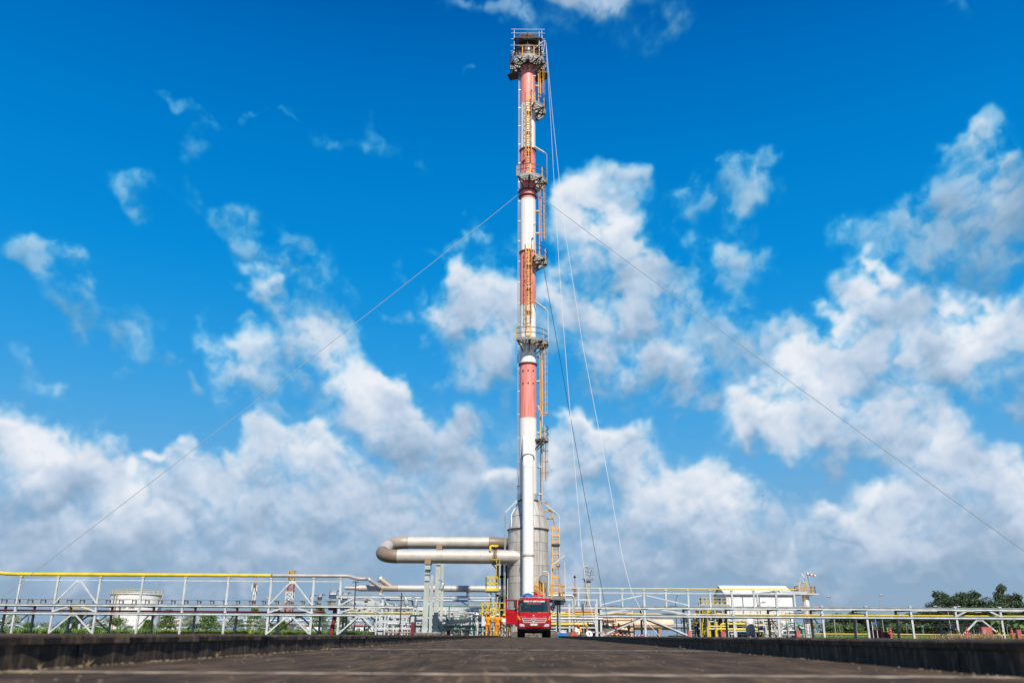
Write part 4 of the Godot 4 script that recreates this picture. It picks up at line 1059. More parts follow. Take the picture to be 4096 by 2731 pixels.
# ---------------------------------------------------------------- the duct loop and its supports
func make_duct() -> void:
	var d := thing("duct_loop", "big silver duct loop with brown elbows reaching left from the stack vessel", "duct", V(0, 0, -78.9))
	var yf := 6.83; var r := 0.60; var yb := 8.62; var zb := -5.6
	put("straight_duct", G().tube(V(-10.29, yf, 0), V(0.9, yf, 0), r, 36), "duct", d)
	put("straight_duct", G().tube(V(-10.06, yb, zb), V(-2.1, yb, zb), 0.57, 36), "duct", d)
	# the bend: out of the front run, back and up, into the rear run
	var a0 := V(-10.29, yf, 0); var b0 := V(-10.06, yb, zb); var w := (b0 - V(-10.06, yf, 0)).normalized(); var ra := 1.55; var rb := 1.75
	var e1 := arc_points(a0 + w * ra, -w * ra, V(-ra, 0, 0), PI / 2, 14)
	var e2 := arc_points(b0 - w * rb, V(-rb, 0, 0), w * rb, PI / 2, 14)
	put("elbow", G().path(e1, r + 0.004, 36), "duct_brown", d)
	put("straight_duct", G().path([e1[-1], e2[0]], 0.595, 36), "duct", d)
	put("elbow", G().path(e2, 0.59, 36), "duct_tan", d)
	put("elbow", G().path(arc_points(V(-2.1, yb, zb - 2.6), V(0, 0, 2.6), V(2.6, 0, 0), 1.5, 12), 0.575, 36), "duct_brown", d)
	for s in [[V(-10.29, yf, 0), 0], [V(-10.06, yb, zb), 0], [V(-2.1, yb, zb), 0]]:
		put("weld_band", G().tube(s[0] - V(0.025, 0, 0), s[0] + V(0.025, 0, 0), r + 0.012, 36), "seam_rust", d)
	for x in [-1.53, -1.33]:
		put("flange", G().tube(V(x - 0.05, yf, 0), V(x + 0.05, yf, 0), r + 0.09, 36), "seam_rust", d)
	var bolts := G()
	for k in 30:
		var a := TAU * k / 30.0; bolts.tube(V(-1.62, yf + sin(a) * 0.66, cos(a) * 0.66), V(-1.24, yf + sin(a) * 0.66, cos(a) * 0.66), 0.03, 6)
	put("flange_bolts", bolts, "steel_dark", d).set_meta("kind", "stuff")
	for s in [[-7.45, yf, 0.0], [-6.92, yb, zb]]:
		put("saddle", G().box(V(s[0], s[1] - 0.46, s[2]), V(0.56, 0.5, 1.18)), "seam_rust", d)
	for x in [-6.2, -2.7]: put("small_tap", G().bar(V(x, yf, r), V(x, yf + 0.3, r - 0.05), 0.03, 0.03), "seam_rust", d)
	# two columns that carry it
	for k in 2:
		var z := -78.9 + (0.0 if k == 0 else zb)
		var x := -7.45 if k == 0 else -6.95
		var h := 5.95 if k == 0 else 7.75
		var s := thing("duct_support", ["pale grey trestle column under the front run of the silver duct, in two halves", "taller pale grey trestle column under the rear run of the silver duct"][k], "support column", V(x, 0, z))
		put("plinth", G().box(V(0.2, 0.15, 0), V(2.3 if k == 0 else 1.6, 0.3, 1.6)), "concrete", s)
		put("leg", G().ibeam(V(-0.08, 0.3, 0.3), V(0, h - 0.55, 0.3), 0.44, 0.42, 0.03), "column_paint", s)
		put("leg", G().ibeam(V(0.36, 0.3, -0.35), V(0.36, h - 0.75, -0.35), 0.24, 0.3, 0.025), "column_paint", s)
		put("head", G().box(V(0, h - 0.1, 0), V(0.5, 0.36, 1.1)), "column_paint", s)
		put("neck", G().box(V(0, h - 0.5, 0), V(0.28, 0.5, 0.5)), "galv", s)
		for yy in [h - 0.75, h - 1.3]: put("batten", G().box(V(0, yy, 0.52), V(0.42, 0.14, 0.02)), "steel_blue", s)
		put("spring_rods", G().tube(V(-0.2, h - 1.0, 0.2), V(-0.2, h - 0.25, 0.2), 0.03, 6).tube(V(0.2, h - 1.0, 0.2), V(0.2, h - 0.25, 0.2), 0.03, 6), "black_steel", s)
		put("foot_plate", G().box(V(0, 0.33, 0), V(0.95, 0.05, 1.5)), "rack_grey", s)
	# flood lamps clamped to columns
	flood(V(-6.15, 3.9, -77.9), -0.3, "grey flood lamp tilted down beside the duct's trestle column")
	flood(V(-8.9, 2.55, -76.0), 0.2, "dark grey flood lamp on a thin post left of the trestle column")
	flood(V(-8.25, 2.45, -77.0), -0.15, "pale grey flood lamp hanging just left of the trestle column")

func flood(p: Vector3, lean: float, label: String) -> void:
	var f := thing("flood_lamp", label, "flood lamp", p)
	f.rotation.z = lean
	put("housing", G().lathe([Vector2(0.0, 0.62), Vector2(0.13, 0.6), Vector2(0.17, 0.5), Vector2(0.2, 0.1)].map(func(q): return q), 16).lathe([Vector2(0.14, -0.1), Vector2(0.2, 0.1)], 16), "lamp_grey", f)
	put("glass_bowl", G().lathe([Vector2(0.0, -0.32), Vector2(0.1, -0.28), Vector2(0.14, -0.1)], 16), "lamp_glass", f)
	put("bracket", G().path([V(0, 0.55, 0), V(-0.25, 0.75, -0.1), V(-0.5, 0.72, -0.2)], 0.025, 5), "black_steel", f)
	if label.contains("post"): put("post", G().tube(V(-0.5, 1.0, -0.2), V(-0.5, -p.y, -0.2), 0.055, 8), "steel_dark", f).rotation.z = -lean

func railing(g: Geo, a: Vector3, b: Vector3, h: float, r: float, posts: int) -> Geo:
	for k in posts + 1: g.bar(a.lerp(b, float(k) / posts), a.lerp(b, float(k) / posts) + V(0, h, 0), r * 2.0, r * 2.0)
	for y in [h, h * 0.55, 0.08]: g.bar(a + V(0, y, 0), b + V(0, y, 0), r * 2.0, r * 2.0)
	return g

func make_left_steel() -> void:
	var f := thing("steel_support_frame", "dark grey steel column cluster with valves standing left of the stack vessel", "steel frame", V(-0.78, 0, -80.4))
	for x in [-0.42, 0.0, 0.38]:
		for z in [0.0, -1.6]: put("column", G().ibeam(V(x, 0, z), V(x, 6.6, z), 0.26, 0.26, 0.02), "steel_blue" if x > -0.2 else "rack_grey", f)
	for y in [3.55, 5.2, 6.45]: put("beam", G().bar(V(-0.5, y, 0.06), V(0.5, y, 0.06), 0.14, 0.2), "steel_blue", f)
	put("brace", G().bar(V(-0.42, 6.5, 0.1), V(-1.0, 6.45, 0.1), 0.1, 0.12).bar(V(-0.42, 5.8, 0.1), V(-1.0, 6.4, 0.1), 0.1, 0.1), "rack_grey", f)
	put("control_valve", G().tube(V(0.1, 1.1, 0.5), V(0.1, 2.2, 0.5), 0.22, 12).tube(V(0.1, 2.2, 0.5), V(0.1, 2.5, 0.5), 0.36, 12), "black_steel", f)
	put("control_valve", G().tube(V(0.12, 2.6, 0.5), V(0.12, 3.3, 0.5), 0.12, 10).tube(V(0.12, 3.25, 0.5), V(0.12, 3.4, 0.5), 0.3, 12), "black_steel", f)
	put("drain_pipe", G().path(bent([V(-0.25, 0.5, 0.5), V(-0.25, 3.5, 0.5), V(0.45, 3.5, 0.5)], 0.25), 0.09, 8), "steel_dark", f)
	for k in 3: put("wiring_pipe", G().tube(V(0.52 + 0.09 * k, 0, 0.62), V(0.52 + 0.09 * k, 6.0, 0.62), 0.035, 6), "white_paint", f)
	var y := thing("access_platform", "small yellow railed access platform on a dark bracket left of the stack", "platform", V(-1.62, 3.8, -77.2))
	put("deck", G().box(V(0, -0.06, 0), V(1.12, 0.12, 1.3)), "steel_dark", y)
	put("railing", railing(railing(railing(G(), V(-0.52, 0, 0.6), V(0.52, 0, 0.6), 1.16, 0.03, 3), V(-0.52, 0, -0.6), V(0.52, 0, -0.6), 1.16, 0.03, 3), V(-0.52, 0, 0.6), V(-0.52, 0, -0.6), 1.16, 0.03, 2), "yellow", y)
	put("kick_plate", G().box(V(0, 0.08, 0.64), V(1.12, 0.2, 0.03)), "yellow", y)
	put("brace", G().bar(V(-0.4, -0.1, 0.5), V(0.55, -1.35, 0.5), 0.12, 0.12), "rack_grey", y)
	put("leg", G().bar(V(-0.1, -0.1, -0.4), V(-0.1, -3.8, -0.4), 0.1, 0.1).bar(V(0.35, -0.1, -0.4), V(0.35, -3.8, -0.4), 0.1, 0.1), "yellow_dull", y)
	var lad := G()
	for x in [0.36, 0.62]: lad.bar(V(x, 1.0, -0.2), V(x, 2.75, -0.2), 0.06, 0.06)
	lad.arc(V(0.2, 2.68, -0.2), 0.42, 0.03, 0, TAU, 16, 4)
	put("ladder", lad, "yellow_dull", y)
	var st := thing("stair_railing", "yellow stair railing with upright posts behind the workers in orange", "railing", V(0, 0, -74.0))
	put("railing", railing(G(), V(-2.35, 1.45, 0), V(-0.45, 1.45, 0), 1.25, 0.035, 4), "yellow", st)
	for k in 5: put("post", G().bar(V(-2.3 + 0.32 * k, 0, -0.3), V(-2.3 + 0.32 * k, 2.65 - 0.05 * k, -0.3), 0.07, 0.07), "yellow", st)
	for k in 6: put("tread", G().box(V(-1.55, 0.25 + 0.22 * k, -0.9 + 0.2 * k), V(0.9, 0.04, 0.24)), "grating", st)
	var v := thing("yellow_valve", "small yellow valve elbow above the bolted flange of the silver duct", "valve", V(-1.75, 7.55, -78.4))
	put("body", G().path(bent([V(-0.1, -0.25, 0), V(-0.1, 0.2, 0), V(0.25, 0.2, 0)], 0.16), 0.11, 10), "yellow", v)
	put("bonnet", G().tube(V(0.25, 0.2, 0), V(0.62, 0.2, 0), 0.09, 10).tube(V(0.4, 0.08, 0), V(0.4, 0.32, 0), 0.07, 8), "yellow", v)

# ---------------------------------------------------------------- pipe racks
func chevron(r: Node3D, xa: float, xb: float, y_low: float, y_top: float, z: float, inset := 0.35, m := "rack") -> void:
	var xm := (xa + xb) * 0.5
	put("brace", G().bar(V(xa + 0.1, y_low, z), V(xm - inset, y_top, z), 0.12, 0.2), m, r)
	put("brace", G().bar(V(xb - 0.1, y_low, z), V(xm + inset, y_top, z), 0.12, 0.2), m, r)
	put("gusset", G().box(V(xm, y_top + 0.02, z), V(0.9, 0.26, 0.05)), m, r)

func channel(a: Vector3, b: Vector3, h: float) -> Geo: # a rolled beam whose web stands back from its flanges
	return G().ibeam(a, b, 0.2, h, 0.03)

func rack(label: String, xs: Array, zf: float, zr: float, tops: Array, levels: Array, x0: float, x1: float, tray: bool) -> Node3D:
	var r := thing("pipe_rack", label, "pipe rack")
	for i in xs.size():
		put("post", G().ibeam(V(xs[i], 0, zf), V(xs[i], tops[i], zf), 0.26, 0.26, 0.025), "rack", r)
		put("cap", G().box(V(xs[i], tops[i] + 0.06, zf), V(0.42, 0.14, 0.4)), "rack", r)
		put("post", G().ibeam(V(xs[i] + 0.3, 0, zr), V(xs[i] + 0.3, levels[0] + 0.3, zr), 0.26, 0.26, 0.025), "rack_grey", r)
		put("base_cuff", G().box(V(xs[i] + 0.3, 0.55, zr + 0.15), V(0.28, 0.22, 0.05)), "rack", r)
		for y in levels: put("cross_beam", G().ibeam(V(xs[i], y - 0.1, zf), V(xs[i] + 0.3, y - 0.1, zr), 0.18, 0.28, 0.025), "rack", r)
		if i % 3 != 1: put("brace", G().bar(V(xs[i] + 0.05, 1.0, zf - 0.2), V(xs[i] + 0.25, levels[-1] - 0.2, zr + 1.4), 0.1, 0.14), "rack_grey", r)
	for y in levels:
		put("beam", channel(V(x0, y, zf + 0.16), V(x1, y, zf + 0.16), 0.29), "rack", r)
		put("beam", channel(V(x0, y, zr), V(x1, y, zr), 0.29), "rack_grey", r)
	if tray: # cable trays on brackets along the top level
		put("tray_rail", G().box(V((x0 + x1) / 2, 4.52, zf - 0.4), V(x1 - x0, 0.07, 0.9)), "galv_dull", r)
		put("tray_floor", G().box(V((x0 + x1) / 2, levels[0] + 0.2, (zf + zr) / 2), V(x1 - x0, 0.06, zf - zr - 0.4)), "galv_dull", r)
		var first: MeshInstance3D = null
		var x := x0 + 0.5
		while x < x1:
			if first == null:
				first = put("tray_bracket", G().box(V(0, 0.26, 0), V(0.09, 0.56, 0.09)).box(V(-0.28, 0.46, -1.2), V(0.64, 0.09, 0.1)).box(V(0, 0.2, -1.2), V(0.16, 0.62, 0.1)), "steel_dark", r); first.position = V(x, levels[0] + 0.18, zf - 0.1)
			else: again("tray_bracket", first, at(V(x, levels[0] + 0.18, zf - 0.1)), r)
			x += 1.8
	return r

func pipe_run(called: String, pts: Array, rad: float, m: String, label: String, cat := "pipe", seg := 14, round_ := 0.6, group := "") -> MeshInstance3D:
	var o := put(called, G().path(bent(pts, round_), rad, seg), m)
	tag(o, label, cat, group)
	return o

func make_racks() -> void:
	# left
	var xs := [-67.95, -62.77, -56.9, -51.0, -45.08, -39.14, -33.2, -27.28, -23.55]
	var l := rack("long pale grey steel pipe rack on the left with a fat yellow pipe on top", xs, -122, -126.3, [7.4, 7.4, 7.4, 7.4, 7.4, 7.4, 7.4, 7.4, 7.4], [3.77, 2.68], -76.0, -22.0, true)
	put("top_rail", G().bar(V(-67.9, 7.05, -122), V(-23.5, 7.05, -122), 0.09, 0.12), "rack", l)
	for k in [1, 6]:
		chevron(l, xs[k], xs[k + 1], 4.05, 6.85, -121.9)
		chevron(l, xs[k], xs[k + 1], 2.95, 3.55, -121.9, 0.95)
		chevron(l, xs[k], xs[k + 1], 0.2, 2.42, -121.9)
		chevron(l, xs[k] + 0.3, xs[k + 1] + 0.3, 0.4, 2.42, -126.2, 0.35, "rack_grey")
	put("post", G().ibeam(V(-69.4, 0, -120), V(-69.2, 4.1, -120), 0.26, 0.26, 0.025), "rack", l)
	put("stub_post", G().ibeam(V(-71.6, 0, -126), V(-71.6, 3.8, -126), 0.26, 0.26, 0.025), "rack_grey", l)
	pipe_run("pipe", [V(-80, 8.75, -119.5), V(-71.5, 8.0, -122), V(-70, 7.80, -122), V(-33.25, 7.80, -122)], 0.235, "yellow_pipe", "fat bright yellow pipe lying along the top of the left rack", "pipe", 18, 1.5)
	var gp := thing("grey_pipe", "bare grey pipe that continues the yellow one and bends down to the header", "pipe")
	put("straight_pipe", G().tube(V(-33.1, 7.80, -122), V(-23.1, 7.80, -122), 0.24, 18), "pipe_steel", gp)
	put("flange", G().tube(V(-33.3, 7.80, -122), V(-33.2, 7.80, -122), 0.33, 18).tube(V(-33.17, 7.80, -122), V(-33.07, 7.80, -122), 0.33, 18), "seam_rust", gp)
	put("bend", G().path(bent([V(-23.1, 7.8, -122), V(-22.4, 7.8, -122), V(-21.2, 7.4, -121.4), V(-19.6, 7.4, -121.4), V(-19.6, 7.4, -120.6), V(-18.0, 6.3, -121.5)], 0.5), 0.245, 18), "pipe_steel", gp)
	put("support_post", G().tube(V(-21.4, 3.9, -121.6), V(-21.4, 7.1, -121.6), 0.08, 8).box(V(-21.4, 7.0, -121.6), V(0.8, 0.1, 0.4)), "steel_dark", gp)
	pipe_run("pipe", [V(-80, 3.05, -122.8), V(-28.6, 2.98, -122.8), V(-27.6, 3.2, -122.8), V(-25.6, 2.98, -122.8)], 0.13, "red_pipe", "long dark red pipe lying on the lower beam of the left rack", "pipe", 12, 0.3)
	pipe_run("pipe", [V(-25.3, 3.6, -123.5), V(-24.4, 3.6, -123.5), V(-24.4, 2.1, -123.5), V(-24.7, 0.2, -123.5)], 0.3, "red_pipe", "thick dull red riser dropping through the right end of the left rack", "pipe", 12, 0.3)
	# middle
	var xm := [-17.6, -11.7, -5.7, 0.25]
	var m := rack("grey pipe rack behind the duct columns with braces under the big header", xm, -122, -126.3, [5.2, 5.2, 5.2, 5.2], [3.77, 2.68], -22.0, 6.3, false)
	put("beam", channel(V(-24.0, 5.1, -121.8), V(2.0, 5.1, -121.8), 0.32), "rack", m)
	chevron(m, -23.5, -17.6, 3.95, 4.95, -121.8, 0.9); chevron(m, -11.7, -5.7, 3.95, 4.95, -121.8, 1.2); chevron(m, -23.5, -17.6, 0.2, 2.42, -121.8); chevron(m, -23.5, -17.6, 2.95, 3.55, -121.8, 0.95)
	for x in [-17.9, -5.9]: put("saddle_post", G().ibeam(V(x, 5.2, -121.9), V(x, 5.75, -121.9), 0.4, 0.4, 0.03), "rack", m)
	var hp := thing("header_pipe", "big dull silver header pipe running behind the duct columns on grey stub posts", "pipe", V(0, 6.2, -122))
	put("straight_pipe", G().tube(V(-20.9, 0, 0), V(-17.9, 0, 0), 0.43, 24), "duct", hp)
	put("straight_pipe", G().tube(V(-15.6, 0, 0), V(-8.2, 0, 0), 0.43, 24), "duct", hp)
	put("straight_pipe", G().tube(V(-8.18, 0, 0), V(-0.5, 0, 0), 0.43, 24), "duct", hp)
	put("reducer", G().tube(V(-22.9, 0, 0), V(-21.6, 0, 0), 0.24, 24, 0.26).tube(V(-21.6, 0, 0), V(-20.9, 0, 0), 0.26, 24, 0.43), "pipe_steel", hp)
	put("tee_piece", G().tube(V(-17.88, 0, 0), V(-15.62, 0, 0), 0.435, 24), "duct_tan", hp)
	put("stub", G().tube(V(-16.5, 0.1, 0), V(-18.0, 1.15, 0.1), 0.36, 20), "duct_tan", hp)
	put("blind_flange", G().tube(V(-17.95, 1.11, 0.1), V(-18.2, 1.29, 0.1), 0.47, 20), "pipe_steel", hp)
	for x in [-17.9, -15.6, -8.19]: put("weld_band", G().tube(V(x - 0.03, 0, 0), V(x + 0.03, 0, 0), 0.445, 24), "seam_rust", hp)
	for x in [-17.9, -5.9]: put("saddle", G().box(V(x, -0.35, 0), V(0.5, 0.3, 0.7)), "seam_rust", hp)
	pipe_run("pipe", [V(-17.4, 4.75, -124), V(-13.7, 4.75, -124), V(-13.7, 3.9, -124)], 0.13, "pipe_steel", "short silver pipe with a drop leg under the big header", "pipe", 12, 0.4)
	pipe_run("pipe", [V(-13.6, 4.7, -124.6), V(-2.6, 4.7, -124.6)], 0.13, "pipe_steel", "thin silver pipe running level under the big header towards the stack", "pipe", 12, 0.4)
	pipe_run("pipe", [V(-22.5, 3.0, -121.9), V(6.0, 3.0, -121.9)], 0.10, "yellow_pipe", "yellow pipe on the lower beam of the middle rack", "pipe", 10)
	pipe_run("pipe", [V(-8.0, 3.95, -121.9), V(-1.0, 3.95, -121.9)], 0.06, "yellow_pipe", "thin yellow pipe on the upper beam of the middle rack near the stack", "pipe", 10)
	# right
	var xr := [6.25, 12.2, 18.14, 24.13, 30.09, 36.08, 42.1, 48.08, 54.11, 60.15, 66.2, 72.2]
	var rr := rack("long pale grey steel pipe rack on the right with a thin yellow pipe on top", xr, -120, -125.4, [3.85, 6.0, 6.0, 6.0, 6.0, 6.0, 4.05, 4.05, 4.05, 4.05, 4.05, 4.05], [3.78, 2.72], 6.1, 76, false)
	put("tray_floor", G().box(V(41, 4.0, -122.7), V(70, 0.07, 4.6)), "galv_dull", rr)
	for i in range(0, 5):
		put("stub_post", G().ibeam(V(xr[i] + 2.98, 3.9, -120), V(xr[i] + 2.98, 6.0, -120), 0.22, 0.22, 0.02), "rack", rr)
		put("cap", G().box(V(xr[i] + 2.98, 6.06, -120), V(0.42, 0.14, 0.4)), "rack", rr)
	put("top_rail", G().bar(V(4.0, 5.68, -120), V(42.0, 5.68, -120), 0.1, 0.14), "rack", rr)
	put("portal", G().bar(V(36.08, 6.0, -120), V(33.9, 5.75, -123), 0.16, 0.25).bar(V(36.08, 6.0, -120), V(41.5, 6.0, -123.5), 0.16, 0.25).bar(V(39.2, 3.9, -122), V(39.2, 5.9, -122), 0.2, 0.2).bar(V(34.1, 3.9, -122), V(34.1, 5.7, -122), 0.2, 0.2), "rack", rr)
	put("brace", G().bar(V(12.3, 4.15, -119.9), V(17.9, 5.4, -119.9), 0.1, 0.16), "rack", rr)
	put("brace", G().bar(V(24.0, 4.15, -119.9), V(18.4, 5.4, -119.9), 0.1, 0.16), "rack", rr)
	for k in [1, 9]:
		var w: float = xr[k + 1] if k == 9 else 24.1
		if k == 1:
			chevron(rr, 12.2, 24.1, 0.2, 2.42, -119.9); chevron(rr, 12.2, 24.1, 2.95, 3.55, -119.9, 2.2)
			chevron(rr, 12.5, 24.4, 0.4, 2.42, -125.3, 0.35, "rack_grey")
		else:
			chevron(rr, xr[k], w, 0.2, 2.42, -119.9); chevron(rr, xr[k], w, 2.95, 3.55, -119.9, 1.6); chevron(rr, xr[k] + 0.4, w + 0.4, 0.4, 2.42, -125.3, 0.35, "rack_grey")
	pipe_run("pipe", [V(3.0, 6.26, -120), V(38.9, 6.26, -120)], 0.075, "yellow_pipe", "thin yellow pipe along the top rail of the right rack", "pipe", 10)
	pipe_run("pipe", [V(5.0, 2.98, -120.3), V(76, 2.98, -120.3)], 0.085, "yellow_pipe", "yellow pipe along the lower beam of the right rack", "pipe", 10)
	pipe_run("pipe", [V(3.0, 4.95, -112), V(8.0, 4.95, -112), V(8.0, 4.0, -112), V(8.0, 2.0, -112)], 0.16, "pipe_steel", "silver pipe right of the truck that turns down in front of the right rack", "pipe", 12, 0.4)
	var portal := thing("pipe_portal", "low white pipe portal right of the truck below the silver pipe", "frame", V(0, 0, -112))
	put("beam", G().bar(V(4.2, 4.45, 0), V(11.0, 4.45, 0), 0.16, 0.18), "rack", portal)
	for x in [5.9, 7.9, 10.9]: put("post", G().ibeam(V(x, 0, 0), V(x, 4.5, 0), 0.2, 0.2, 0.02), "rack", portal)
	# rack that runs away towards the back, left of the duct columns
	for n in 2:
		var c := thing("pipe_rack", ["dark crowded pipe rack running away from the viewer left of the duct columns", "second receding pipe rack with many grey legs, nearer the duct columns"][n], "pipe rack")
		var xa := -24.0 + n * 7.0
		for k in 13:
			var z := -128.0 - k * 7.0; var x := xa + k * (0.42 - n * 0.12)
			for s in [0.0, 4.6]: put("post", G().ibeam(V(x + s, 0, z), V(x + s, 4.9 - n * 0.9, z), 0.26, 0.26, 0.025), "rack" if (k + int(s)) % 3 == 0 else "rack_grey", c)
			for y in [4.6 - n * 0.9, 3.6, 2.6]:
				if y < 4.8 - n * 0.9: put("cross_beam", G().bar(V(x - 0.5, y, z), V(x + 5.1, y, z), 0.2, 0.26), "rack", c)
			if k % 2 == 0:
				put("brace", G().bar(V(x, 0.3, z), V(x + 2.2, 2.5, z), 0.1, 0.12).bar(V(x + 4.6, 0.3, z), V(x + 2.4, 2.5, z), 0.1, 0.12), "steel_blue", c)
				put("brace", G().bar(V(x, 0.3, z), V(x + 0.42, 2.5, z - 7.0), 0.1, 0.12).bar(V(x, 4.5 - n * 0.9, z), V(x + 0.42, 2.7, z - 7.0), 0.08, 0.1), "rack_grey", c)
		for s in [0.0, 4.6]:
			for y in [4.75 - n * 0.9, 3.45]: put("beam", G().bar(V(xa + s, y, -128), V(xa + s + 12 * (0.42 - n * 0.12), y, -212), 0.18, 0.24), "rack", c)
		for k in 5:
			var x := xa + 0.6 + k * 0.85; var y: float = [3.75, 2.8, 3.75, 4.95 - n * 0.9, 2.8][k]
			put("pipe", G().tube(V(x, y, -126.5), V(x + 12 * (0.42 - n * 0.12), y, -214), [0.16, 0.2, 0.12, 0.24, 0.15][k], 10), ["steel_dark", "galv_dull", "steel_dark", "pipe_steel", "steel_blue"][k], c)
		for k in 26: # cable tray rungs
			put("tray_rung", G().box(V(xa + 2.2 + k * 0.1, 4.72 - n * 0.9, -127.0 - k * 3.2), V(3.6, 0.06, 0.22)), "galv_dull", c)
	# looped cable trays at the head of it
	for k in 5:
		var o := thing("cable_tray_bend", ["wide silver cable tray bend, tallest of the curved trays", "narrow silver cable tray bend left of the tallest tray", "small curved tray half hidden behind the rack post", "second curved tray at the left end of the tray cluster", "silver tray bend on the right of the tallest tray"][k], "cable tray", V([-25.0, -26.9, -23.4, -28.2, -24.0][k], [5.0, 4.75, 4.9, 4.7, 4.7][k], -124.4 - 0.3 * k))
		var w: float = [0.95, 0.5, 0.7, 0.4, 0.8][k]; var rad: float = [1.05, 0.75, 0.9, 0.7, 0.8][k]
		for s in 9:
			var q0 := PI * 0.5 * s / 9.0 - 0.1; var q1 := PI * 0.5 * (s + 0.82) / 9.0 - 0.1
			put("slat", G().bar(V(0, sin(q0) * rad, cos(q0) * rad - rad), V(0, sin(q1) * rad, cos(q1) * rad - rad), w, 0.05), "galv", o)
		put("side_plate", G().path(arc_points(V(w / 2, 0, -rad), V(0, 0, rad), V(0, rad, 0), PI / 2, 9), 0.07, 4), "steel_dark", o)
		put("side_plate", G().path(arc_points(V(-w / 2, 0, -rad), V(0, 0, rad), V(0, rad, 0), PI / 2, 9), 0.07, 4), "steel_dark", o)
		put("drop", G().box(V(0, -0.5, 0.02), V(w, 1.0, 0.08)), "galv_dull", o)
		put("top_run", G().box(V(0, rad, -rad - 1.0), V(w, 0.08, 2.0)), "galv_dull", o)

# ---------------------------------------------------------------- process units: frames crowded with pipes
func unit(label: String, cat: String, o: Vector3, s: Vector3, floors: Array, bays: int, frame: String, pipes: Array, n: int, seed_: int, thick := 0.12, rail := "") -> Node3D:
	var u := thing("process_unit", label, cat, o)
	var rng := RandomNumberGenerator.new(); rng.seed = seed_
	for k in bays + 1:
		var x := -s.x / 2 + s.x * k / bays
		for z in [s.z / 2, -s.z / 2]: put("post", G().bar(V(x, 0, z), V(x, s.y, z), 0.18, 0.18), frame, u)
	for y in floors:
		for z in [s.z / 2, -s.z / 2]: put("beam", G().bar(V(-s.x / 2, y, z), V(s.x / 2, y, z), 0.16, 0.22), frame, u)
		if rail:
			put("railing", railing(G(), V(-s.x / 2, y + 0.1, s.z / 2), V(s.x / 2, y + 0.1, s.z / 2), 1.1, 0.035, int(s.x / 1.2)), rail, u)
	for k in n:
		var g := G(); var m: String = pipes[rng.randi() % pipes.size()]
		var r := thick * rng.randf_range(0.5, 1.5)
		var x := rng.randf_range(-0.48, 0.48) * s.x; var y := rng.randf_range(0.25, 0.98) * s.y; var z := rng.randf_range(-0.5, 0.62) * s.z
		var dx := rng.randf_range(0.12, 0.4) * s.x * (1.0 if x < 0 else -1.0); var y2 := rng.randf_range(0.05, 0.9) * s.y
		match rng.randi() % 4:
			0: g.path(bent([V(x, y, z), V(x + dx, y, z), V(x + dx, y2, z)], 0.3, 3), r, 8)
			1: g.path(bent([V(x, 0.1, z), V(x, y, z), V(x + dx, y, z), V(x + dx, y2, z)], 0.3, 3), r, 8)
			2: g.tube(V(x, 0, z), V(x, y, z), r, 8)
			3: g.path(bent([V(x - absf(dx), y2 * 0.8, z), V(x, y2 * 0.8, z), V(x, y2 * 0.8, z - 1.5)], 0.3, 3), r, 8)
		put("pipe", g, m, u)
		if rng.randf() < 0.4:
			var yv := clampf(y * 0.7, 0.4, 4.0)
			put("valve", G().ball(V(x, yv, z + 0.05), V(r * 2.0, r * 1.8, r * 2.0), 8).tube(V(x, yv, z + 0.05), V(x, yv + r * 4.0, z + 0.05), r * 0.4, 6).tube(V(x, yv + r * 4.0, z + 0.05), V(x, yv + r * 4.3, z + 0.05), r * 1.8, 8), m, u)
	return u

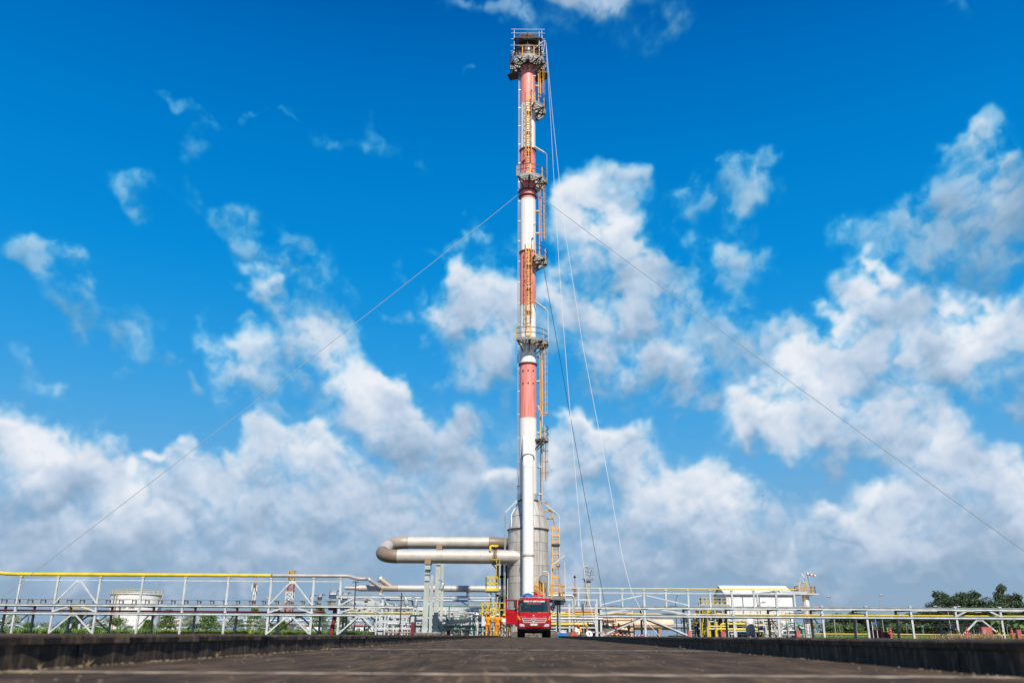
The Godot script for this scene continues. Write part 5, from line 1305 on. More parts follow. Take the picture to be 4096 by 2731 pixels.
func make_units() -> void:
	var g := unit("green firewater manifold of valves and pipes left of the workers", "pipework", V(-6.0, 0, -93), V(7.5, 2.4, 3.0), [1.5], 4, "rack", ["green_pipe", "green_pipe", "galv", "white_paint", "pipe_steel", "white_paint", "rack"], 46, 31, 0.05)
	put("main", G().tube(V(-4.2, 0.95, 1.9), V(3.6, 0.95, 1.9), 0.095, 12), "green_pipe", g)
	put("main", G().path(bent([V(-2.4, 1.9, 1.6), V(-2.4, 2.95, 1.6), V(4.4, 2.95, 1.6)], 0.2), 0.065, 10), "green_pipe", g)
	for x in [-1.1, -0.3]: put("drop", G().tube(V(x, 1.8, 1.6), V(x, 2.95, 1.6), 0.065, 10), "green_pipe", g)
	put("main", G().path(bent([V(-4.3, 1.2, 1.7), V(-4.3, 2.0, 1.7), V(-0.5, 2.0, 1.7), V(-0.5, 1.4, 1.7)], 0.25), 0.075, 10), "green_pipe", g)
	put("wheel_valve", G().ball(V(-1.3, 0.95, 1.9), V(0.2, 0.2, 0.2), 10).tube(V(-1.3, 1.0, 1.9), V(-1.3, 1.5, 1.9), 0.06, 6), "green_pipe", g)
	unit("white pipe tangle and slender posts behind the green manifold", "pipework", V(-5.0, 0, -112), V(14, 3.4, 4), [1.3, 2.2, 3.3], 7, "rack", ["white_paint", "galv", "rack", "pipe_steel", "red_pale"], 46, 5, 0.08)
	unit("white and grey pipework between the duct column and the receding racks", "pipework", V(-13.5, 0, -118), V(8, 2.5, 3), [0.9, 1.7], 7, "rack", ["galv", "rack", "white_paint"], 26, 57, 0.08)
	var t := unit("tan pipework yard behind the guy wire ropes right of the truck", "pipework", V(13.5, 0, -168), V(18, 4.6, 8), [1.6, 3.2, 4.2], 6, "tan", ["tan", "tan", "tan_dark", "red_pale", "tan"], 60, 12, 0.2)
	put("stair", G().bar(V(-9.5, 3.2, 4.2), V(-6.5, 4.8, 4.2), 0.8, 0.15), "steel_dark", t)
	unit("low tan and white pumps and lines under the right rack beside the pallet", "pipework", V(11.0, 0, -128), V(13, 1.9, 3), [0.7, 1.4], 6, "tan", ["tan", "tan_dark", "white_paint", "tan", "red_pale"], 44, 77, 0.12)
	for k in 3: pipe_run("pipe", [V(3.4, [1.35, 1.98, 2.3][k], -100.0 - k), V([8.6, 10.5, 8.0][k], [1.35, 1.98, 2.3][k], -100.0 - k), V([8.6, 10.5, 8.0][k], [0.2, 1.98, 2.3][k], -100.5 - k)], [0.13, 0.12, 0.07][k], ["yellow_pipe", "white_paint", "yellow_pipe"][k], ["yellow pipe low behind the pallet truck handle, turning down at its end", "white pipe behind the pallet truck, between two yellow ones", "thin yellow pipe highest behind the pallet truck"][k], "pipe", 10, 0.3)
	var lf := thing("low_frame", "low white steel frame right of the truck behind the signpost", "frame", V(0, 0, -104))
	for x in [5.4, 6.9, 10.0]: put("post", G().ibeam(V(x, 0, 0), V(x, 3.7, 0), 0.2, 0.2, 0.02), "rack", lf)
	for y in [2.35, 1.75, 1.05]: put("beam", G().bar(V(4.4, y, 0), V(10.0, y, 0), 0.14, 0.16), "rack", lf)
	unit("grey legs and thin pipes of the skid right of the tan tank", "pipework", V(34.0, 0, -150), V(9.5, 3.0, 5), [1.6, 2.6], 9, "steel_dark", ["steel_dark", "galv", "yellow_pipe", "rack_grey"], 60, 19, 0.1)
	var y := unit("yellow pipe skid with a railed top deck in front of the white warehouse", "pipework", V(33.6, 0, -148), V(5.0, 5.0, 4), [5.0], 4, "galv", ["yellow_pipe", "galv", "yellow_pipe", "steel_dark"], 44, 23, 0.14, "yellow")
	for k in 5: put("control_valve", G().tube(V(-1.8 + 0.8 * k, 5.2, 0), V(-1.8 + 0.8 * k, 6.1, 0), 0.12, 8).ball(V(-1.8 + 0.8 * k, 6.2, 0), V(0.25, 0.2, 0.25), 8), ["steel_dark", "galv", "yellow_dull", "rust", "steel_dark"][k], y)
	put("manifold", G().box(V(0, 5.25, -0.5), V(4.0, 0.6, 1.0)), "galv", y)
	for k in 3: pipe_run("pipe", [V([30.6, 31.6, 29.8][k], 0.1, -133 - k), V([30.6, 31.6, 29.8][k], [1.2, 1.95, 1.6][k], -133 - k), V([36.8, 35.4, 33.0][k], [1.2, 1.95, 1.6][k], -133 - k)], [0.16, 0.15, 0.13][k], "yellow_pipe", ["lowest of three bent yellow pipes beside the grey-white vessel", "highest of three bent yellow pipes left of the grey-white vessel", "middle bent yellow pipe at the left of the yellow skid"][k], "pipe", 10, 0.4)
	unit("steel and yellow stair frame with a dark opening right of the grey-white vessel", "pipework", V(39.0, 0, -140), V(8.5, 3.0, 5), [1.0, 2.6], 4, "rack", ["yellow_pipe", "rack", "steel_dark", "galv"], 34, 41, 0.1, "yellow_dull")
	var sh := thing("machine_shelter", "dark open-fronted shelter behind the yellow stair frame", "shelter", V(38.5, 0, -146))
	put("back_wall", G().box(V(0, 1.2, -1.5), V(6.0, 2.4, 0.1)), "black_steel", sh); put("roof", G().box(V(0, 2.5, 0), V(6.4, 0.12, 3.6)), "galv_dull", sh)
	unit("white pumps and green valves left of the platform vessel", "pipework", V(41.8, 0, -132), V(4.5, 2.2, 2.5), [0.5], 4, "galv", ["white_paint", "galv", "green_pipe", "white_paint"], 36, 47, 0.1)
	var gf := thing("green_pipe_frame", "thin green and grey instrument piping frame left of the platform vessel", "pipework", V(41.3, 0, -126))
	for p in [[-2.3, 3.4], [-1.2, 3.2], [0.2, 2.9], [0.9, 1.9]]: put("riser", G().tube(V(p[0], 0, 0), V(p[0], p[1], 0), 0.05, 6), "green_pipe" if p[0] > -1.5 else "galv", gf)
	put("cross_pipe", G().path(bent([V(-2.3, 3.3, 0), V(0.2, 3.3, 0), V(0.2, 2.0, 0), V(1.4, 2.0, 0), V(1.4, 0.6, 0)], 0.15), 0.05, 6), "green_pipe", gf)
	# tanks and vessels
	var b := thing("bullet_tank", "long tan horizontal tank with a red rail along its side", "tank", V(23.5, 2.2, -165))
	put("shell", G().tube(V(-7.0, 0, 0), V(6.4, 0, 0), 0.95, 32), "tan", b)
	put("dished_end", G().ball(V(6.4, 0, 0), V(0.45, 0.95, 0.95), 24), "tan", b); put("dished_end", G().ball(V(-7.0, 0, 0), V(0.45, 0.95, 0.95), 24), "tan", b)
	put("walkway_rail", G().bar(V(-7.0, 1.12, 0.3), V(7.0, 1.12, 0.3), 0.05, 0.12).bar(V(-7, 1.4, 0.3), V(7, 1.4, 0.3), 0.04, 0.05), "red_pale", b)
	put("side_rail", G().bar(V(-7.0, -0.1, 0.98), V(7.0, -0.12, 0.98), 0.04, 0.05), "red_pale", b)
	for k in 7: put("rail_stay", G().bar(V(-6.5 + 2.1 * k, -0.6, 0.75), V(-6.5 + 2.1 * k, -0.1, 1.0), 0.05, 0.05), "red_pale", b)
	for x in [-5, 4.0]: put("saddle", G().box(V(x, -1.5, 0), V(0.6, 1.5, 1.6)), "tan_dark", b)
	var b2 := thing("small_tank", "short tan horizontal tank on legs in front of the long tan tank", "tank", V(16.6, 0.9, -140))
	put("shell", G().tube(V(-1.4, 0, 0), V(2.0, 0, 0), 0.75, 24), "tan", b2); put("dished_end", G().ball(V(-1.4, 0, 0), V(0.3, 0.75, 0.75), 20), "tan", b2); put("dished_end", G().ball(V(2.0, 0, 0), V(0.3, 0.75, 0.75), 20), "tan", b2)
	for x in [-0.9, 1.4]: put("leg", G().box(V(x, -0.6, 0), V(0.3, 0.6, 1.2)), "tan_dark", b2)
	var wv := thing("upright_vessel", "grey-white upright vessel with domed top in front of the yellow pipework", "vessel", V(34.4, 0, -128))
	put("shell", G().lathe([Vector2(0.0, 0.2), Vector2(0.45, 0.3), Vector2(0.64, 0.6), Vector2(0.65, 2.1), Vector2(0.55, 2.45), Vector2(0.3, 2.62), Vector2(0.0, 2.66)], 28, Vector3.ZERO, true), "tank_white", wv)
	put("manhole", G().tube(V(0.1, 0.85, 0.6), V(0.1, 0.85, 0.8), 0.24, 16), "galv", wv); put("nozzle", G().tube(V(0, 2.6, 0), V(0, 3.0, 0), 0.08, 10), "galv", wv)
	for x in [-0.5, 0.5]: put("leg", G().bar(V(x, 0, 0.3), V(x, 0.9, 0.3), 0.14, 0.14), "tank_white", wv)
	var pv := thing("platform_vessel", "tall grey vessel with orange railed platforms and a ladder, next to the windsock", "vessel", V(45.1, 0, -135))
	put("shell", G().lathe([Vector2(0.55, 0), Vector2(0.5, 3.0), Vector2(0.5, 5.6), Vector2(0.58, 5.7), Vector2(0.58, 6.1)], 28), "tank_white", pv)
	put("platform", G().box(V(0.0, 6.28, 0), V(2.5, 0.16, 2.2)), "galv_dull", pv)
	put("railing", railing(railing(railing(railing(G(), V(-0.35, 6.35, 1.05), V(1.2, 6.35, 1.05), 1.15, 0.04, 4), V(-1.2, 6.35, -1.05), V(1.2, 6.35, -1.05), 1.15, 0.04, 6), V(1.2, 6.35, -1.05), V(1.2, 6.35, 1.05), 1.15, 0.04, 3), V(-1.2, 6.35, -1.05), V(-1.2, 6.35, 1.05), 1.15, 0.04, 3), "orange_pale", pv)
	put("ladder", G().bar(V(-0.95, 3.6, 1.2), V(-0.95, 7.4, 1.2), 0.06, 0.06).bar(V(-0.5, 3.6, 1.2), V(-0.5, 7.4, 1.2), 0.06, 0.06), "orange_pale", pv)
	var hp := G()
	for k in 5: hp.arc(V(-0.72, 3.9 + 0.85 * k, 1.5), 0.36, 0.03, -2.3, 2.3, 10, 4)
	put("cage", hp, "orange_pale", pv)
	put("goose_pipe", G().path(bent([V(-0.9, 6.4, 0.3), V(-0.9, 7.95, 0.3), V(0.25, 8.1, 0.3), V(0.25, 6.9, 0.3)], 0.2), 0.08, 8), "yellow_pipe", pv)
	put("platform", G().box(V(0.2, 3.25, 0.3), V(3.6, 0.16, 2.2)), "galv_dull", pv)
	put("railing", railing(railing(G(), V(-1.6, 3.35, 1.35), V(-0.2, 3.35, 1.35), 1.15, 0.035, 3), V(0.6, 3.35, 1.35), V(1.9, 3.35, 1.35), 1.15, 0.035, 3), "orange_pale", pv)
	put("ladder", G().bar(V(0.25, 0.3, 1.0), V(0.25, 4.3, 0.95), 0.05, 0.05).bar(V(0.65, 0.3, 1.0), V(0.65, 4.3, 0.95), 0.05, 0.05), "orange_pale", pv)
	hp = G()
	for k in 5: hp.arc(V(0.1, 1.2 + 0.6 * k, 0.95), 0.38, 0.02, -1.9, 1.9, 10, 4)
	put("cage", hp, "orange_rust", pv)
	put("lamp_arm", G().path([V(-0.15, 7.0, 1.0), V(-0.2, 8.6, 1.0), V(-0.45, 9.2, 1.0)], 0.04, 5), "galv", pv); put("lamp_head", G().bar(V(-0.22, 8.7, 1.0), V(-0.6, 9.35, 1.0), 0.16, 0.12), "white_paint", pv)
	var ws := thing("windsock", "red and white windsock streaming right from a leaning pole on the platform vessel", "windsock", V(46.2, 7.3, -135.5))
	put("pole", G().tube(V(0, 0, 0), V(-0.35, 2.15, 0), 0.035, 6), "steel_blue", ws)
	for k in 5: put("sock_band", G().tube(V(-0.35 + 0.27 * k, 2.15 - 0.075 * k, 0), V(-0.35 + 0.27 * (k + 1), 2.15 - 0.075 * (k + 1), 0), 0.2 - 0.02 * k, 14, 0.2 - 0.02 * (k + 1)), "cloth_white" if k % 2 == 0 else "cloth_red", ws)

func lattice(called: String, label: String, cat: String, o: Vector3, h: float, w0: float, w1: float, cells: int, cols: Array, r: float) -> Node3D:
	var t := thing(called, label, cat, o)
	for k in cells:
		var g := G(); var ya := h * k / cells; var yb := h * (k + 1) / cells
		var wa := lerpf(w0, w1, float(k) / cells); var wb := lerpf(w0, w1, float(k + 1) / cells)
		for q in 4:
			var a := Vector3(1, 0, 1).rotated(Vector3.UP, q * PI / 2); var b := Vector3(1, 0, 1).rotated(Vector3.UP, (q + 1) * PI / 2)
			g.bar(a * wa + V(0, ya, 0), a * wb + V(0, yb, 0), r * 1.6, r * 1.6)
			g.bar(a * wa + V(0, ya, 0), b * wb + V(0, yb, 0), r, r); g.bar(b * wa + V(0, ya, 0), a * wb + V(0, yb, 0), r, r)
			g.bar(a * wb + V(0, yb, 0), b * wb + V(0, yb, 0), r, r)
		put("lattice_section", g, cols[k * cols.size() / cells], t)
	return t

func lamp_post(o: Vector3, h: float, arms: Array, label: String, m := "galv") -> void:
	var l := thing("lamp_post", label, "lamp post", o)
	put("pole", G().tube(Vector3.ZERO, V(0, h * 0.8, 0), 0.075, 8, 0.05), m, l)
	for a in arms:
		put("arm", G().path([V(0, h * 0.75, 0), V(a * 0.15, h * 0.88, 0), V(a * 0.7, h * 0.97, 0), V(a * 1.1, h, 0)], 0.035, 6), m, l)
		put("lamp_head", G().ball(V(a * 1.35, h + 0.02, 0), V(0.34, 0.11, 0.16), 10), "lamp_grey", l)

func make_far() -> void:
	var t := thing("fire_water_tank", "white round storage tank lettered with its use, yellow rail on top", "tank", V(-97.2, 0, -230))
	put("shell", G().lathe([Vector2(6.3, 0), Vector2(6.3, 2.4), Vector2(6.27, 2.42), Vector2(6.3, 2.44), Vector2(6.3, 4.8), Vector2(6.27, 4.82), Vector2(6.3, 4.84), Vector2(6.3, 7.2), Vector2(6.27, 7.22), Vector2(6.3, 7.24), Vector2(6.3, 9.6), Vector2(5.9, 9.75), Vector2(0, 10.2)], 56), "tank_white", t)
	put("top_ring", G().lathe([Vector2(6.3, 9.45), Vector2(6.5, 9.5), Vector2(6.5, 9.62), Vector2(6.3, 9.66)], 56), "yellow_pale", t)
	var rg := G()
	for y in [10.15, 10.7]: rg.arc(V(0, y, 0), 6.35, 0.04, 0, TAU, 48, 4)
	for k in 24: rg.bar(V(sin(k * TAU / 24) * 6.35, 9.6, cos(k * TAU / 24) * 6.35), V(sin(k * TAU / 24) * 6.35, 10.7, cos(k * TAU / 24) * 6.35), 0.06, 0.06)
	put("railing", rg, "yellow_pale", t)
	for k in 2: put("side_pipe", G().path(bent([V(-3.4 + 0.8 * k, 0.3, 5.5 + 0.35 * k), V(-3.4 + 0.8 * k, 9.2 + 0.1 * k, 5.5 + 0.35 * k), V(-2.6 + 0.8 * k, 9.4, 5.3)], 0.3), 0.16, 8), "green_pipe" if k == 0 else "red_pale", t)
	var word := "FIRE WATER TANK"; var f := 0.0
	for i in word.length(): # each letter turned to the curve of the shell
		var q := -0.12 + (i - 7) * 0.066
		if word[i] != " ": letters("letter", word[i], 0.72, 0.02, "Droid Sans", "ink", t, Transform3D(Basis(Vector3.UP, q), V(sin(q) * 6.32, 6.25, cos(q) * 6.32)))
	put("stair", G().path(range(14).map(func(k): return V(sin(0.9 + k * 0.06) * 6.6, 2.0 + k * 0.6, cos(0.9 + k * 0.06) * 6.6)), 0.14, 5), "galv", t)
	for k in 3: put("roof_lamp", G().path([V([-1.0, 3.6, 5.6][k], 9.7, 2), V([-1.0, 3.6, 5.6][k], 12.2, 2), V([-0.8, 3.8, 5.1][k], 12.5, 2)], 0.05, 5), "galv", t)
	lattice("lattice_mast", "tall red and white lattice tower behind the left rack, yellow at the top", "lattice tower", V(-62.4, 0, -250), 17.2, 1.25, 0.7, 12, ["rust_orange", "white_paint", "rust_orange", "white_paint", "rust_orange", "yellow_dull"], 0.14)
	wire("lightning_rod", [V(-62.4, 17.0, -250), V(-62.4, 19.0, -250)], 0.05, "galv", "thin lightning rod on the red and white lattice tower", "rod")
	var m := lattice("telecom_mast", "slim telecom mast with white panel aerials left of the lattice tower", "mast", V(-86.9, 0, -300), 16.4, 0.45, 0.4, 12, ["rust", "white_paint", "rust", "white_paint", "rust"], 0.12)
	for k in 3: put("aerial", G().box(V(-0.9 + 0.8 * k, 15.0 - 1.2 * (k % 2), 0.7), V(0.35, 2.2, 0.2)), "white_paint", m)
	put("rod", G().tube(V(0, 16.4, 0), V(0, 18.5, 0), 0.05, 5), "galv", m)
	var fl := thing("vent_column", "grey ribbed vent column with a caged round platform far behind the ropes", "column", V(18.55, 0, -210))
	put("shell", G().lathe(range(22).map(func(k): return Vector2(0.62 + 0.04 * (k % 2), 0.6 * k)), 20), "rack_grey", fl)
	put("platform", G().sector(V(0, 13.1, 0), 0.5, 1.35, 0.25, 0, TAU, 20), "galv", fl)
	var cg := G()
	for y in [14.0, 14.7, 15.6]: cg.arc(V(0.3, y, 0), 1.15, 0.05, 0, TAU, 18, 4)
	for k in 8: cg.bar(V(0.3 + sin(k * TAU / 8) * 1.15, 13.1, cos(k * TAU / 8) * 1.15), V(0.3 + sin(k * TAU / 8) * 1.15, 15.8 if k % 2 else 14.2, cos(k * TAU / 8) * 1.15), 0.06, 0.06)
	put("cage", cg, "galv", fl)
	put("goose_pipe", G().path(bent([V(-0.85, 0, 0.4), V(-0.85, 15.9, 0.4), V(0.1, 15.9, 0.2), V(0.1, 14.5, 0)], 0.5), 0.2, 8), "rack_grey", fl)
	put("davit", G().bar(V(0.3, 13.2, 0), V(0.9, 15.1, 0.2), 0.12, 0.12), "steel_dark", fl)
	var ms := thing("beacon_mast", "thin red and white mast topped by a dark ball near the stack's right", "mast", V(17.55, 0, -240))
	put("pole", G().tube(V(0, 0, 0), V(0, 6, 0), 0.16, 8), "rust", ms); put("pole", G().tube(V(0, 6, 0), V(0, 9.4, 0), 0.14, 8), "white_paint", ms); put("pole", G().tube(V(0, 9.4, 0), V(0, 15.2, 0), 0.12, 8), "rust_orange", ms)
	put("head", G().ball(V(0, 15.4, 0), V(0.36, 0.36, 0.36), 10), "black_steel", ms); put("aerial", G().box(V(0, 12.2, 0), V(1.6, 0.5, 0.5)).box(V(0, 11.0, 0), V(0.9, 1.4, 0.4)), "rust", ms)
	lattice("pylon", "far grey power pylon behind the right rack", "pylon", V(45.0, 0, -460), 13.5, 2.0, 1.2, 8, ["galv"], 0.22)
	# the warehouse: gable end to the left, long ribbed wall to the front
	var w := thing("warehouse", "white ribbed warehouse with a shallow gable roof on the right", "warehouse", V(53.4, 0, -190))
	var x0 := -7.1; var x1 := 7.3; var d := 10.0; var yh := 8.8; var yr := 10.6
	for k in 24: put("wall_panel", G().box(V(lerpf(x0, x1, (k + 0.5) / 24.0), yh / 2, 0.0), V((x1 - x0) / 24.0 - 0.015, yh, 0.1)).box(V(lerpf(x0, x1, k / 24.0 + 0.002), yh / 2, 0.06), V(0.08, yh, 0.035)), "white_clad", w)
	put("back_wall", G().box(V((x0 + x1) / 2, yh / 2, -d), V(x1 - x0, yh, 0.1)), "white_clad", w)
	for e in [x0, x1]: put("gable", G().slab([V(e, 0, 0), V(e, yh, 0), V(e, yr, -d / 2), V(e, yh, -d), V(e, 0, -d)] if e < 0 else [V(e, 0, -d), V(e, yh, -d), V(e, yr, -d / 2), V(e, yh, 0), V(e, 0, 0)], V(0.1 if e < 0 else -0.1, 0, 0)), "white_clad", w)
	var ra := G(); ra.box(V((x0 + x1) / 2, (yh + yr) / 2 + 0.1, -d / 4 + 0.15), V(x1 - x0 + 0.5, 0.12, sqrt(25.0 + 3.3) + 0.5), Basis(Vector3.RIGHT, atan2(yr - yh, d / 2)))
	put("roof", ra, "white_clad", w)
	put("roof", G().box(V((x0 + x1) / 2, (yh + yr) / 2 + 0.1, -d * 0.75 - 0.15), V(x1 - x0 + 0.5, 0.12, sqrt(25.0 + 3.3) + 0.5), Basis(Vector3.RIGHT, -atan2(yr - yh, d / 2))), "white_clad", w)
	put("gutter", G().box(V((x0 + x1) / 2, yh - 0.05, 0.35), V(x1 - x0 + 0.5, 0.22, 0.22)), "galv", w)
	for k in 5: put("downpipe", G().tube(V(lerpf(x0, x1, k / 4.0), 0, 0.2), V(lerpf(x0, x1, k / 4.0), yh, 0.2), 0.09, 6), "galv", w)
	for k in 4: put("lightning_rod", G().tube(V(-4 + 3.4 * k, yr, -5), V(-4 + 3.4 * k, yr + 2.2, -5), 0.03, 5), "galv", w)
	# far pipe trestles behind the planting on the left
	var tr := thing("pipe_trestle", "far white truss pipe bridge with a pale red pipe behind the garden", "pipe bridge", V(0, 0, -262))
	for k in 19:
		var x := -104.0 + 3.3 * k
		if k % 2 == 0: put("post", G().bar(V(x, 0, 0), V(x, 5.4, 0), 0.22, 0.22), "rack", tr)
		put("truss", G().bar(V(x, 3.6, 0), V(x + 1.65, 5.3, 0), 0.14, 0.14).bar(V(x + 1.65, 5.3, 0), V(x + 3.3, 3.6, 0), 0.14, 0.14), "rack", tr)
	for y in [5.4, 3.5, 2.3]: put("chord", G().bar(V(-105, y, 0), V(-42, y, 0), 0.2, 0.24), "rack", tr)
	put("pipe", G().tube(V(-105, 2.75, 0.3), V(-42, 2.75, 0.3), 0.25, 10), "red_pale", tr)
	put("pipe", G().tube(V(-105, 3.95, 0.3), V(-42, 3.95, 0.3), 0.16, 10), "white_paint", tr)
	for h in [[-128, 300, 9, 4.2, "low white building with a flat roof far behind the garden palms"], [-74, 320, 14, 3.4, "long pale shed far behind the garden, under the red pipe"], [-152, 380, 24, 5.2, "pale building with a grey roof at the far left behind the trees"], [-46, 300, 12, 3.0, "pale far shed left of the receding racks"]]:
		var b := thing("far_building", h[4], "building", V(h[0], 0, -h[1]))
		put("wall", G().box(V(0, h[3] / 2, 0), V(h[2], h[3], 6)), "white_clad", b)
		put("roof", G().box(V(0, h[3] + 0.15, 0), V(h[2] + 0.8, 0.3, 7)), "galv_dull", b)
		for k in int(h[2] / 3.0): put("window", G().box(V(-h[2] / 2 + 1.5 + 3.0 * k, h[3] * 0.55, 3.02), V(1.2, 1.0, 0.06)), "window_dark", b)
	var ks := thing("garden_shed", "dark slatted shed among the trees behind the left rack", "shed", V(-48.0, 0, -178))
	put("wall", G().box(V(0, 1.0, 0), V(4.2, 2.0, 2.0)), "steel_dark", ks); put("wall", G().box(V(5.2, 1.0, 0.5), V(2.0, 2.0, 2.0)), "steel_blue", ks)
	put("roof", G().box(V(0, 2.1, 0), V(4.6, 0.1, 2.6)), "galv_dull", ks); put("roof", G().box(V(5.2, 2.1, 0.5), V(2.4, 0.1, 2.4)), "galv", ks)
	var yp := thing("yellow_gantry", "yellow railed gantry head beyond the garden behind the left rack braces", "gantry", V(-77.5, 0, -160))
	put("deck", G().box(V(0, 3.3, 0), V(5.0, 0.3, 3)), "galv", yp); put("railing", railing(G(), V(-2.5, 3.4, 1.5), V(2.5, 3.4, 1.5), 1.0, 0.05, 5), "yellow", yp)
	for x in [-1.2, 0.4]: put("leg", G().bar(V(x, 0, 0), V(x, 3.2, 0), 0.3, 0.3), "rack", yp)
	put("hopper", G().lathe([Vector2(0.3, 2.0), Vector2(0.8, 3.0), Vector2(0.8, 3.2)], 16), "galv", yp)
	lamp_post(V(54.3, 0, -130), 6.05, [0.25], "single tall lamp post standing alone before the dark trees")
	lamp_post(V(53.7, 0, -131), 4.0, [-1.0, 1.0], "double-armed lamp post just left of the taller single lamp")
	lamp_post(V(70.0, 0, -142), 4.9, [-1.4, 1.4], "double-armed lamp post in front of the highest trees")
	lamp_post(V(24.6, 0, -132), 5.95, [0.4], "lone hooked lamp post above the tan tank", "steel_dark")
	lamp_post(V(46.9, 0, -129), 5.7, [-0.3], "lamp post close to the right of the platform vessel")
	lamp_post(V(35.0, 0, -126), 4.8, [0.8], "curved lamp post in front of the warehouse wall")
	lamp_post(V(-34.6, 0, -128), 5.0, [-0.5], "hooked lamp post beside the red and white lattice tower", "steel_dark")
	lamp_post(V(-9.0, 0, -104), 4.3, [-0.9], "white lamp post with a long arm behind the duct columns")

# ---------------------------------------------------------------- things along the right-hand side
func make_right_side() -> void:
	var boxes := [[51.4, -126, 1.1, 1.1, 1.4, "red_box", "wide crimson equipment box left of a dark red one by the guard rail"], [53.0, -126.4, 0.8, 0.85, 1.0, "red_dark", "small dark red box beside the crimson one"], [59.6, -112, 1.3, 1.42, 0.6, "red_faded", "faded red hose cabinet with white lettering on its door"], [65.3, -115, 0.5, 1.15, 0.5, "red_faded", "narrow faded red hose box right of the red hydrant"], [22.4, -112, 0.35, 0.8, 0.35, "red_faded", "small red box low at a post of the right rack"], [26.6, -112, 0.5, 0.75, 0.4, "red_faded", "red box under the yellow skid by the kerb"], [-6.4, -92, 0.45, 1.0, 0.4, "red_dark", "upright dark red box at the foot of the green manifold"], [-9.4, -86, 0.35, 1.25, 0.35, "red_dark", "tall dark red box right behind the duct column foot"], [36.0, -112, 0.5, 0.9, 0.5, "red_faded", "red box with a rounded top near the white pumps"]]
	for b in boxes:
		var o := thing("hose_cabinet", b[6], "cabinet", V(b[0], 0, b[1]))
		put("body", G().box(V(0, b[3] / 2 + 0.05, 0), V(b[2], b[3], b[4])), b[5], o)
		put("door", G().box(V(0.0, b[3] / 2 + 0.05, b[4] / 2 + 0.015), V(b[2] * 0.9, b[3] * 0.86, 0.03)), b[5], o)
		if b[2] > 1.2:
			put("door", G().box(V(b[2] * 0.24, b[3] / 2 + 0.05, b[4] / 2 + 0.04), V(b[2] * 0.42, b[3] * 0.84, 0.02)), b[5], o)
			for k in 3: letters("lettering", ["Fire", "Hose", "Box"][k], 0.17, 0.01, "Droid Sans", "white_paint", o, at(V(-0.34, 1.12 - 0.2 * k, b[4] / 2 + 0.05)))
	var hy := [[56.2, -110, "faded red hydrant with a hand wheel among dry grass"], [63.4, -113, "dark red hydrant between the two hose boxes"], [50.2, -118, "low red hydrant left of the crimson box"]]
	for h in hy:
		var o := thing("hydrant", h[2], "hydrant", V(h[0], 0, h[1]))
		put("barrel", G().lathe([Vector2(0.2, 0), Vector2(0.16, 0.15), Vector2(0.14, 0.9), Vector2(0.19, 1.0), Vector2(0.1, 1.15), Vector2(0.05, 1.35)], 16), "red_faded", o)
		put("wheel", G().arc(V(0, 1.4, 0), 0.22, 0.03, 0, TAU, 16), "rust", o)
		for s in [-1, 1]: put("outlet", G().tube(V(0, 0.65, 0), V(0.32 * s, 0.65, 0.1), 0.09, 10).tube(V(0.32 * s, 0.65, 0.1), V(0.4 * s, 0.65, 0.12), 0.12, 10), "red_faded", o)
		if h[0] < 57 and h[0] > 55: put("hose_coil", G().lathe([Vector2(0.5, 0), Vector2(0.95, 0.1), Vector2(0.9, 0.42), Vector2(0.45, 0.48)], 20), "red_faded", o)
	var gr := thing("guard_rail", "long yellow pipe guard rail before the dark trees on the right", "guard rail", V(0, 0, -138))
	put("rail", G().tube(V(46, 0.62, 0), V(86, 0.62, 0), 0.12, 8), "yellow_dull", gr)
	for k in 18: put("post", G().tube(V(46.5 + 2.3 * k, 0, 0), V(46.5 + 2.3 * k, 0.6, 0), 0.06, 6), "yellow_dull", gr)
	var bl := [[57.4, -136], [62.0, -118], [64.3, -118], [65.0, -118], [44.0, -136], [58.2, -116]]
	for k in bl.size():
		var o := thing("bollard", ["yellow and black bollard in front of the lone lamp post", "bollard left of the faded hydrant pair's hose cabinet", "yellow and black bollard, left one of two close together", "yellow and black bollard, right one of two close together", "yellow bollard left of the platform vessel's foot", "yellow and black bollard beside the hose coil hydrant"][k], "bollard", V(bl[k][0], 0, bl[k][1]), 0.0, "yellow and black bollards")
		for s in 5: put("band", G().tube(V(0, 0.24 * s, 0), V(0, 0.24 * (s + 1), 0), 0.09, 10), "yellow" if s % 2 == 0 else "black_steel", o)
	var lf := thing("chain_fence", "dim wire mesh perimeter fence in front of the right-hand trees", "fence", V(0, 0, -160))
	for k in 22: put("post", G().path([V(56 + 3.0 * k, 0, 0), V(56 + 3.0 * k, 2.0, 0), V(56.3 + 3.0 * k, 2.5, 0.2)], 0.06, 6), "galv_dull", lf)
	for y in [0.5, 1.2, 1.95, 2.2, 2.45]: put("strand", G().tube(V(56, y, 0), V(119, y, 0), 0.02, 4), "steel_dark", lf)
	put("base_wall", G().box(V(88, 0.2, 0), V(64, 0.4, 0.2)), "concrete", lf)
	var sg := thing("notice_sign", "small blue and white sign on a white twin-post frame by the right rack", "sign", V(47.3, 0, -116))
	for x in [-0.25, 0.3]: put("post", G().bar(V(x, 0, 0), V(x, 2.1, 0), 0.06, 0.06), "white_paint", sg)
	put("panel", G().box(V(0.12, 1.9, 0.05), V(0.5, 0.36, 0.03)), "blue_sign", sg); put("panel", G().box(V(0.15, 1.35, 0.05), V(0.62, 0.5, 0.03)), "steel_dark", sg)
	# props around the truck
	var sp := thing("sign_post", "grey signpost with a dark panel seen edge-on, in a concrete block", "sign", V(5.75, 0, -70))
	put("foot", G().box(V(0.05, 0.17, 0), V(0.55, 0.34, 0.5)), "concrete", sp); put("pole", G().tube(V(0, 0.3, 0), V(0, 2.5, 0), 0.03, 8), "galv", sp)
